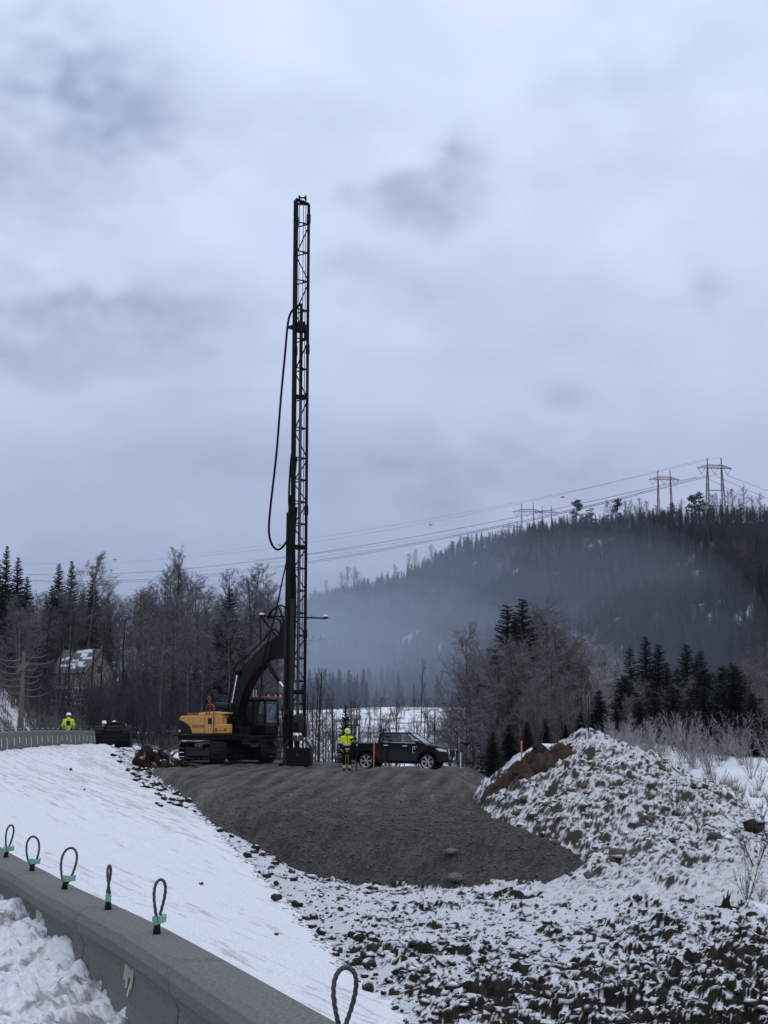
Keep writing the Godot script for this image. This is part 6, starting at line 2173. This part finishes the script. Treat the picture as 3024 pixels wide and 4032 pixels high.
# ---------------------------------------------------------------- people
# bones: [from, to, radius at from, radius at to, region]; meshed as one smooth skin
func skin(m: MB, bones: Array, cell: float, k: float, paint: Callable) -> void:
	var lo := Vector3.ONE * 1e9
	var hi := -lo
	for b in bones:
		var r: float = maxf(b[2], b[3]) + cell * 2.0
		for e in [b[0], b[1]]:
			lo = lo.min(e - Vector3.ONE * r)
			hi = hi.max(e + Vector3.ONE * r)
	var nx := int((hi.x - lo.x) / cell) + 2
	var ny := int((hi.y - lo.y) / cell) + 2
	var nzc := int((hi.z - lo.z) / cell) + 2
	var f := PackedFloat32Array()
	f.resize(nx * ny * nzc)
	f.fill(9.0)
	var reg := PackedByteArray()
	reg.resize(f.size())
	var near := PackedFloat32Array()
	near.resize(f.size())
	near.fill(9.0)
	for b in bones:
		var a: Vector3 = b[0]
		var e: Vector3 = b[1]
		var ra: float = b[2]
		var rb: float = b[3]
		var pad := maxf(ra, rb) + k + cell * 1.6
		var l := ((a.min(e) - Vector3.ONE * pad - lo) / cell).floor()
		var h := ((a.max(e) + Vector3.ONE * pad - lo) / cell).ceil()
		var ab := e - a
		var inv := 1.0 / maxf(ab.length_squared(), 1e-8)
		for z in range(maxi(0, int(l.z)), mini(nzc, int(h.z) + 1)):
			for y in range(maxi(0, int(l.y)), mini(ny, int(h.y) + 1)):
				for x in range(maxi(0, int(l.x)), mini(nx, int(h.x) + 1)):
					var q := lo + Vector3(x, y, z) * cell - a
					var t := clampf(q.dot(ab) * inv, 0.0, 1.0)
					var dd := (q - ab * t).length() - lerpf(ra, rb, t)
					var at := (z * ny + y) * nx + x
					var g := f[at]
					var w := maxf(k - absf(g - dd), 0.0) / k
					f[at] = minf(g, dd) - w * w * k * 0.25
					if dd < near[at]:
						near[at] = dd
						reg[at] = b[4]
	var id := {}
	var off := [0, 1, nx, nx + 1, nx * ny, nx * ny + 1, nx * ny + nx, nx * ny + nx + 1]
	for z in nzc - 1:
		for y in ny - 1:
			for x in nx - 1:
				var at := (z * ny + y) * nx + x
				var neg := 0
				for j in 8:
					if f[at + off[j]] < 0.0:
						neg += 1
				if neg == 0 or neg == 8:
					continue
				var sum := Vector3.ZERO
				var c := 0
				for j in 8:
					for bit in [1, 2, 4]:
						if j & bit:
							continue
						var fa := f[at + off[j]]
						var fb := f[at + off[j | bit]]
						if (fa < 0.0) != (fb < 0.0):
							var t := fa / (fa - fb)
							var pa := Vector3(j & 1, (j >> 1) & 1, (j >> 2) & 1)
							var pb := Vector3((j | bit) & 1, ((j | bit) >> 1) & 1, ((j | bit) >> 2) & 1)
							sum += pa.lerp(pb, t)
							c += 1
				var p := lo + (Vector3(x, y, z) + sum / c) * cell
				m.col = paint.call(p, reg[at])
				id[at] = m.p(p)
	for at in id:
		for ax in 3:
			var st: int = [1, nx, nx * ny][ax]
			var u: int = [nx, nx * ny, 1][ax]
			var w: int = [nx * ny, 1, nx][ax]
			var a0 := f[at] < 0.0
			if a0 == (f[at + st] < 0.0):
				continue
			if not (id.has(at - u) and id.has(at - w) and id.has(at - u - w)):
				continue
			if a0:
				m.quad(id[at - u - w], id[at - w], id[at], id[at - u])
			else:
				m.quad(id[at - u - w], id[at - u], id[at], id[at - w])

func hand_bones(wrist: Vector3, dir: Vector3, palm: Vector3, side: float, curl: float) -> Array:
	# dir: from wrist to knuckles; palm: the way the palm faces; side: which way the thumb leaves
	dir = dir.normalized()
	palm = (palm - dir * palm.dot(dir)).normalized()
	var across := dir.cross(palm) * side
	var out := []
	var kn := wrist + dir * 0.085
	for j in 4:
		var o := across * (0.033 - 0.022 * j)
		out.append([wrist + o * 0.6, kn + o, 0.017, 0.013, 5])
		var l: float = [0.072, 0.080, 0.074, 0.058][j]
		var p0 := kn + o
		var d0 := dir
		for s in 3:
			d0 = (d0 * cos(curl) + palm * sin(curl)).normalized()
			var p1: Vector3 = p0 + d0 * l * [0.45, 0.32, 0.23][s]
			out.append([p0, p1, 0.0105 - 0.001 * s, 0.0095 - 0.001 * s, 5])
			p0 = p1
	var t0 := wrist + dir * 0.03 + across * 0.03
	var t1 := t0 + (dir * 0.6 + across * 0.7 + palm * 0.25).normalized() * 0.045
	out.append([wrist + dir * 0.02, t0, 0.017, 0.014, 5])
	out.append([t0, t1, 0.0125, 0.011, 5])
	out.append([t1, t1 + (dir * 0.85 + palm * 0.5).normalized() * 0.035, 0.011, 0.009, 5])
	return out

func head_bones(c: Vector3, nod: float) -> Array:
	var b := Basis(Vector3.RIGHT, nod)
	var at := func(x: float, y: float, z: float) -> Vector3: return c + b * Vector3(x, y, z)
	return [[at.call(0, 0.03, -0.02), at.call(0, 0.035, 0.01), 0.093, 0.088, 6], [at.call(0, -0.04, 0.02), at.call(0, -0.085, 0.045), 0.07, 0.042, 6], [at.call(0, 0.0, 0.095), at.call(0, -0.035, 0.112), 0.011, 0.015, 6], [at.call(-0.084, -0.02, 0.0), at.call(-0.086, 0.02, -0.01), 0.015, 0.017, 6], [at.call(0.084, -0.02, 0.0), at.call(0.086, 0.02, -0.01), 0.015, 0.017, 6], [at.call(-0.035, 0.028, 0.078), at.call(0.035, 0.028, 0.078), 0.016, 0.016, 6], [at.call(-0.02, -0.066, 0.083), at.call(0.02, -0.066, 0.083), 0.008, 0.008, 9], [at.call(-0.032, 0.008, 0.083), at.call(-0.03, 0.008, 0.084), 0.011, 0.011, 8], [at.call(0.032, 0.008, 0.083), at.call(0.03, 0.008, 0.084), 0.011, 0.011, 8], [at.call(0, 0.03, -0.055), at.call(0, -0.04, -0.05), 0.075, 0.06, 7]]

func helmet(parent: Node3D, c: Vector3, nod: float, m: Material) -> void:
	var b := MB.new()
	var xf := Transform3D(Basis(Vector3.RIGHT, nod), c)
	b.lathe([Vector2(0.126, 0.035), Vector2(0.135, 0.045), Vector2(0.132, 0.075), Vector2(0.118, 0.125), Vector2(0.085, 0.165), Vector2(0.04, 0.183), Vector2(0.0, 0.187)], xf, 20)
	b.box(xf * Transform3D(Basis(Vector3.RIGHT, 0.18), Vector3(0, 0.045, 0.145)), Vector3(0.17, 0.012, 0.07), 0.005)
	b.box(xf * Transform3D(Basis(), Vector3(0, 0.165, 0.0)), Vector3(0.03, 0.045, 0.17), 0.014)
	part(parent, "helmet", b.mesh(true), m)

func build_people() -> void:
	var skin_c := Color(0.40, 0.25, 0.19)
	var hi_vis := Color(0.58, 0.66, 0.035)
	var black := Color(0.010, 0.010, 0.012)
	var band := Color(0.45, 0.45, 0.42)
	# --- surveyor with a tablet and a pole
	var sx := -1.62
	var sd := 65.0
	var sv := thing("person", "surveyor in yellow jacket and green helmet looking down at a tablet", "person", spot(sx, sd), 0.12)
	var paint := func(p: Vector3, r: int) -> Color:
		match r:
			1:
				if p.y > 1.155:
					return black if absf(p.x - 0.01) < 0.02 and p.z > 0.05 and p.y < 1.42 else hi_vis
				if p.y > 1.10:
					return band
				if p.y > 0.965:
					return black
				return Color(0.50, 0.52, 0.42) if p.y > 0.925 else black
			2:
				return hi_vis if p.y > 1.22 else (band if p.y > 1.18 else black)
			3:
				return black
			4:
				if p.y < 0.13:
					return Color(0.02, 0.018, 0.017)
				if p.y < 0.25:
					return Color(0.42, 0.46, 0.24)
				return Color(0.13, 0.20, 0.05) if absf(p.x) < 0.065 and p.z > 0.0 and p.y < 0.72 else black
			5:
				return Color(0.50, 0.56, 0.10)
			6:
				return skin_c
			7:
				return Color(0.012, 0.011, 0.011)
			8:
				return Color(0.02, 0.015, 0.012)
			9:
				return Color(0.30, 0.13, 0.11)
		return hi_vis
	var body := [
		[Vector3(0, 0.98, 0), Vector3(0, 1.12, 0), 0.150, 0.150, 1], [Vector3(-0.05, 1.15, 0), Vector3(-0.09, 1.38, 0), 0.135, 0.125, 1], [Vector3(0.05, 1.15, 0), Vector3(0.09, 1.38, 0), 0.135, 0.125, 1],
		[Vector3(-0.13, 1.43, 0), Vector3(0.13, 1.43, 0), 0.085, 0.085, 1], [Vector3(0, 1.45, -0.04), Vector3(0, 1.52, -0.07), 0.11, 0.095, 1], [Vector3(0, 1.42, 0.01), Vector3(0.01, 1.58, 0.03), 0.062, 0.055, 7],
		[Vector3(-0.20, 1.43, 0), Vector3(-0.28, 1.17, -0.02), 0.078, 0.062, 2], [Vector3(-0.28, 1.17, -0.02), Vector3(-0.23, 0.95, 0.06), 0.060, 0.046, 3],
		[Vector3(0.20, 1.43, 0), Vector3(0.29, 1.19, 0.07), 0.078, 0.062, 2], [Vector3(0.29, 1.19, 0.07), Vector3(0.25, 1.24, 0.27), 0.060, 0.045, 3],
		[Vector3(-0.085, 0.95, 0), Vector3(-0.11, 0.53, 0.02), 0.108, 0.078, 4], [Vector3(-0.11, 0.53, 0.02), Vector3(-0.115, 0.14, -0.01), 0.078, 0.072, 4],
		[Vector3(0.085, 0.95, 0), Vector3(0.11, 0.53, 0.02), 0.108, 0.078, 4], [Vector3(0.11, 0.53, 0.02), Vector3(0.115, 0.14, -0.01), 0.078, 0.072, 4],
		[Vector3(-0.115, 0.07, -0.03), Vector3(-0.14, 0.05, 0.14), 0.062, 0.046, 4], [Vector3(0.115, 0.07, -0.03), Vector3(0.14, 0.05, 0.14), 0.062, 0.046, 4]]
	var m := MB.new()
	m.tinted = true
	skin(m, body, 0.024, 0.04, paint)
	skin(m, hand_bones(Vector3(-0.23, 0.945, 0.06), Vector3(0.25, -1, 0.15), Vector3(1, 0.2, 0.3), 1.0, 0.32), 0.0065, 0.008, paint)
	skin(m, hand_bones(Vector3(0.25, 1.245, 0.275), Vector3(-0.05, 0.45, 0.6), Vector3(0, 0.8, -0.6), -1.0, 0.45), 0.0065, 0.008, paint)
	skin(m, head_bones(Vector3(0.02, 1.655, 0.05), 0.42), 0.010, 0.018, paint)
	part(sv, "body", m.mesh(true), mats.cloth)
	helmet(sv, Vector3(0.02, 1.655, 0.045), 0.42, mats.helmet_green)
	part(sv, "pouch", xbox(Vector3(-0.01, 0.86, 0.15), Vector3(0.11, 0.12, 0.05), 0.015), mats.red_paint)
	# the tablet in the left hand
	var tb := thing("tablet", "dark tablet computer held up by the surveyor", "tablet", sv.position + Vector3(0.30, 1.36, 0.33), 0.12)
	var tm := part(tb, "case", xbox(Vector3.ZERO, Vector3(0.30, 0.20, 0.02), 0.008), mats.black_plastic)
	tm.rotation = Vector3(0.9, 0.0, 0.5)
	var ts := part(tm, "screen", xbox(Vector3(0, 0, -0.0115), Vector3(0.25, 0.16, 0.003)), mats.dark_glass)
	ts.name = "screen"
	survey_pole("white-topped survey pole with receiver standing beside the surveyor", Vector3(-1.20, surface(-1.20, 64.9), -64.9), 2.06, Vector3(0.035, 0, 0.0), true)
	survey_pole("black survey pole with a receiver leaning against the pickup's side", Vector3(-0.18, surface(-0.18, 72.2), -72.2), 1.95, Vector3(0.17, 0, -0.10), false)
	# --- three road workers
	var paint2 := func(p: Vector3, r: int) -> Color:
		match r:
			1:
				if p.y > 1.16:
					return black if p.z < 0.0 and absf(p.x) < 0.10 and p.y < 1.42 else Color(0.56, 0.70, 0.03)
				return band if p.y > 1.10 else Color(0.56, 0.70, 0.03)
			2, 3:
				return Color(0.56, 0.70, 0.03) if p.y > 0.98 else black
		return paint.call(p, r)
	var wb := body.duplicate(true)
	wb[8] = [Vector3(0.20, 1.43, 0), Vector3(0.30, 1.17, 0.02), 0.085, 0.066, 2]
	wb[9] = [Vector3(0.30, 1.17, 0.02), Vector3(0.24, 0.98, 0.16), 0.062, 0.046, 3]
	wb[6] = [Vector3(-0.20, 1.43, 0), Vector3(-0.30, 1.17, 0.02), 0.085, 0.066, 2]
	wb[7] = [Vector3(-0.30, 1.17, 0.02), Vector3(-0.24, 0.98, 0.16), 0.062, 0.046, 3]
	var m2 := MB.new()
	m2.tinted = true
	skin(m2, wb, 0.026, 0.04, paint2)
	skin(m2, hand_bones(Vector3(-0.24, 0.97, 0.165), Vector3(0.2, -0.9, 0.4), Vector3(1, 0.2, 0), 1.0, 0.3), 0.007, 0.008, paint2)
	skin(m2, hand_bones(Vector3(0.24, 0.97, 0.165), Vector3(-0.2, -0.9, 0.4), Vector3(-1, 0.2, 0), -1.0, 0.3), 0.007, 0.008, paint2)
	skin(m2, head_bones(Vector3(0.0, 1.66, 0.03), 0.1), 0.012, 0.018, paint2)
	var w := thing("person", "road worker in bright yellow jacket seen from behind over the far barrier", "person", spot(-16.75, 79.0), PI + 0.15)
	part(w, "body", m2.mesh(true), mats.cloth)
	helmet(w, Vector3(0.0, 1.66, 0.03), 0.1, mats.helmet_white)
	var y2 := sight(2838, 82.0) - 1.83
	copy_of(w, "person", Vector3(-15.42, y2, -82.0), 0.3, "worker whose white helmet and face show over the black bucket", "")
	copy_of(w, "person", Vector3(-14.93, y2, -82.4), -0.4, "worker whose white helmet just shows behind the bucket's hinge", "")

func survey_pole(label: String, base: Vector3, h: float, lean: Vector3, white: bool) -> void:
	var o := thing("survey_pole", label, "survey pole", base)
	var top := Vector3(lean.x, h - 0.1, lean.z)
	part(o, "pole", xtube([Vector3(0, -0.02, 0), top * 0.55], [0.018, 0.028], 7), mats.black_plastic)
	part(o, "upper_pole", xtube([top * 0.55, top], 0.027, 7), mats.white_paint if white else mats.black_plastic)
	var rc := MB.new()
	rc.lathe([Vector2(0.02, -0.04), Vector2(0.05, -0.02), Vector2(0.085, 0.02), Vector2(0.085, 0.045), Vector2(0.06, 0.06), Vector2(0.0, 0.065)], Transform3D(Basis(), top), 14)
	part(o, "receiver", rc.mesh(), mats.grey_steel if white else mats.black_plastic)
	if white:
		part(o, "clamp", xbox(top * 0.62 + Vector3(0, 0, 0.03), Vector3(0.08, 0.12, 0.06), 0.015), mats.grey_steel)

# ---------------------------------------------------------------- loose things about the site
func build_site_things() -> void:
	# digging bucket set down at the end of the barrier, its back to the ramp
	var by := surface(-14.0, 78.0)
	var bk := thing("digging_bucket", "black steel digging bucket set down at the end of the barrier", "bucket", Vector3(-14.16, by, -77.9), 0.06)
	bk.scale = Vector3(1.07, 0.94, 1.0)
	var shell := Transform3D(Basis(Vector3(0, 0, 1), Vector3.UP, Vector3(-1, 0, 0)), Vector3.ZERO)
	part(bk, "shell", bm(func(m: MB): m.prism(PackedVector2Array([Vector2(-0.55, 0.0), Vector2(0.30, 0.0), Vector2(0.52, 0.22), Vector2(0.56, 0.60), Vector2(0.40, 0.95), Vector2(0.12, 1.15), Vector2(-0.35, 1.18)]), -0.84, 0.84, shell, 0.02, 0.03)), mats.black_steel)
	for s in [-1.0, 1.0]:
		part(bk, "side_plate", bm(func(m: MB): m.prism(PackedVector2Array([Vector2(-0.62, 0.0), Vector2(0.33, 0.0), Vector2(0.56, 0.22), Vector2(0.60, 0.62), Vector2(0.44, 0.99), Vector2(0.14, 1.19), Vector2(-0.40, 1.22)]), s * 0.87 - 0.03, s * 0.87 + 0.03, shell)), mats.dark_grey_paint)
	part(bk, "wear_strip", xbox(Vector3(0, 0.40, 0.57), Vector3(1.66, 0.07, 0.06), 0.01), mats.dark_grey_paint)
	part(bk, "wear_strip", xbox(Vector3(0, 0.74, 0.53), Vector3(1.66, 0.07, 0.06), 0.01), mats.dark_grey_paint)
	part(bk, "hinge_frame", bm(func(m: MB):
		for s in [-1.0, 1.0]:
			m.bar(Vector3(s * 0.46, 0.86, 0.50), Vector3(s * 0.34, 1.24, 0.10), 0.07, 0.12)
		m.bar(Vector3(-0.46, 0.86, 0.50), Vector3(0.46, 0.86, 0.50), 0.10, 0.10)
		m.bar(Vector3(-0.36, 1.24, 0.10), Vector3(0.6, 1.22, 0.10), 0.12, 0.10)), mats.black_steel)
	part(bk, "hinge_pipe", xtube([Vector3(-0.12, 1.34, 0.05), Vector3(0.48, 1.34, 0.05)], 0.075, 10), mats.dark_grey_paint)
	part(bk, "pin_cap", xbox(Vector3(0.62, 1.24, 0.12), Vector3(0.05, 0.06, 0.05), 0.01), mats.sticker)
	# white chunks of snow and a boulder beside it
	rng.seed = 905
	for q in [[-13.9, 76.4, 0.26], [-13.45, 76.2, 0.22]]:
		var o := part(self, "snow_chunk", boulder(906, Vector3(1, 0.7, 0.9), 0.3, Color(0.74, 0.75, 0.77), -1.0), mats.stone)
		o.transform = tumbled(q[0], q[1], q[2], 0.2)
		tag(o, "white chunk of snow lying in front of the bucket", "snow", "snow chunks by the bucket")
	var rk := part(self, "boulder", boulder(907, Vector3(1, 0.8, 0.9), 0.4, Color(0.10, 0.085, 0.065), 1.2), mats.stone)
	rk.transform = tumbled(-12.45, 78.6, 0.85, 0.15)
	tag(rk, "rounded brownish boulder between the bucket and the stump heap", "rock")
	# arrow-shaped road sign lying behind the rig
	var sgd := 77.5
	var sg := thing("direction_sign", "white arrow-shaped road sign with green writing behind the excavator tracks", "sign", Vector3(-9.75, 0, -sgd), 0.1)
	part(sg, "panel", bm(func(m: MB): m.prism(PackedVector2Array([Vector2(-0.78, 1.28), Vector2(-0.60, 1.50), Vector2(0.55, 1.60), Vector2(0.55, 1.32), Vector2(-0.62, 1.12)]), -0.02, 0.02)), mats.sign_white)
	var t1 := part(sg, "lettering", letters("B j", 0.10, 0.006), mats.sign_green, Vector3(-0.38, 1.42, 0.024))
	t1.rotation.z = 0.07
	part(sg, "text_line", bm(func(m: MB):
		for k in 5:
			m.bar(Vector3(-0.12 + k * 0.12, 1.43 + k * 0.011, 0.022), Vector3(-0.05 + k * 0.12, 1.436 + k * 0.011, 0.022), 0.006, 0.05)
		for k in 7:
			m.bar(Vector3(-0.5 + k * 0.13, 1.26 + k * 0.014, 0.022), Vector3(-0.42 + k * 0.13, 1.265 + k * 0.014, 0.022), 0.006, 0.06)), mats.sign_green)
	for x in [-0.4, 0.4]:
		part(sg, "post", xtube([Vector3(x, surface(-9.75 + x, sgd) - 0.1, -0.05), Vector3(x, 1.45, -0.05)], 0.03, 7), mats.galvanised)
	# marking stakes
	stake("orange-topped wooden stake standing in front of the pickup", -0.50, 71.6, 1.30, 0.95, 0.03)
	stake("short orange stake stuck in the brown earth pile", 4.60, 49.9, 1.05, 0.32, 0.0)
	var tp := part(self, "thin_pole", xtube([Vector3(0, -0.2, 0), Vector3(0.02, 1.25, 0)], [0.022, 0.014], 6), mats.dark_bark, spot(7.0, 51.0))
	tag(tp, "thin dark pole standing upright near the top of the soil heap", "pole")
	# reflective marker posts seen beyond the pickup
	for q in [[4.05, 79.0], [3.55, 84.5]]:
		var o := part(self, "marker_post", bm(func(m: MB): m.at(Vector3(0, 0.35, 0), Vector3(0.07, 0.9, 0.04), 0.01)), mats.sign_white, spot(q[0], q[1]))
		tag(o, "slim white marker post beyond the front of the pickup", "post", "marker posts beyond the pickup")
	# broken dead spruce with a board nailed to it
	var dd := 93.0
	var dx := (97.0 - 1512.0) / 5800.0 * dd
	var g := ground(dx, dd)
	var H := sight(2565, dd) - g
	var dt := thing("dead_tree", "snapped dead tree with upswept bare limbs and a tilted board above the road", "tree", Vector3(dx, g, -dd), 0.0)
	part(dt, "trunk", xtube([Vector3(-0.05, -0.3, 0), Vector3(0, H * 0.5, 0), Vector3(0.03, H, 0)], [0.20, 0.16, 0.10], 9), mats.dead_wood)
	rng.seed = 915
	for k in 13:
		var t := 0.50 + 0.48 * k / 13.0
		var s := -1.0 if k % 2 else 1.0
		var l := rng.randf_range(1.0, 2.1)
		var y := H * t
		var zz := rng.randf_range(-0.5, 0.5)
		part(dt, "limb", xtube(bend([Vector3(0, y, 0), Vector3(s * l * 0.45, y - 0.08, zz * 0.5), Vector3(s * l * 0.8, y + 0.02, zz), Vector3(s * l, y + 0.22, zz * 1.2)], 3), [0.05, 0.048, 0.045, 0.042, 0.039, 0.035, 0.03, 0.025, 0.02, 0.015], 5), mats.dead_wood)
	part(dt, "board", bm(func(m: MB): m.prism(PackedVector2Array([Vector2(-0.42, H - 1.3), Vector2(-0.05, H - 0.72), Vector2(0.5, H - 0.62), Vector2(0.12, H - 1.2)]), 0.14, 0.18)), mats.dead_wood)

func stake(label: String, x: float, d: float, h: float, painted: float, lean: float) -> void:
	var o := thing("stake", label, "stake", spot(x, d))
	part(o, "post", xbar(Vector3(0, -0.1, 0), Vector3(lean * (h - painted) / h, maxf(h - painted, 0.05), 0), 0.045, 0.035), mats.bare_wood)
	if painted > 0.0:
		part(o, "painted_top", xbar(Vector3(lean * (h - painted) / h, h - painted, 0), Vector3(lean, h, 0), 0.05, 0.04), mats.orange_stake)
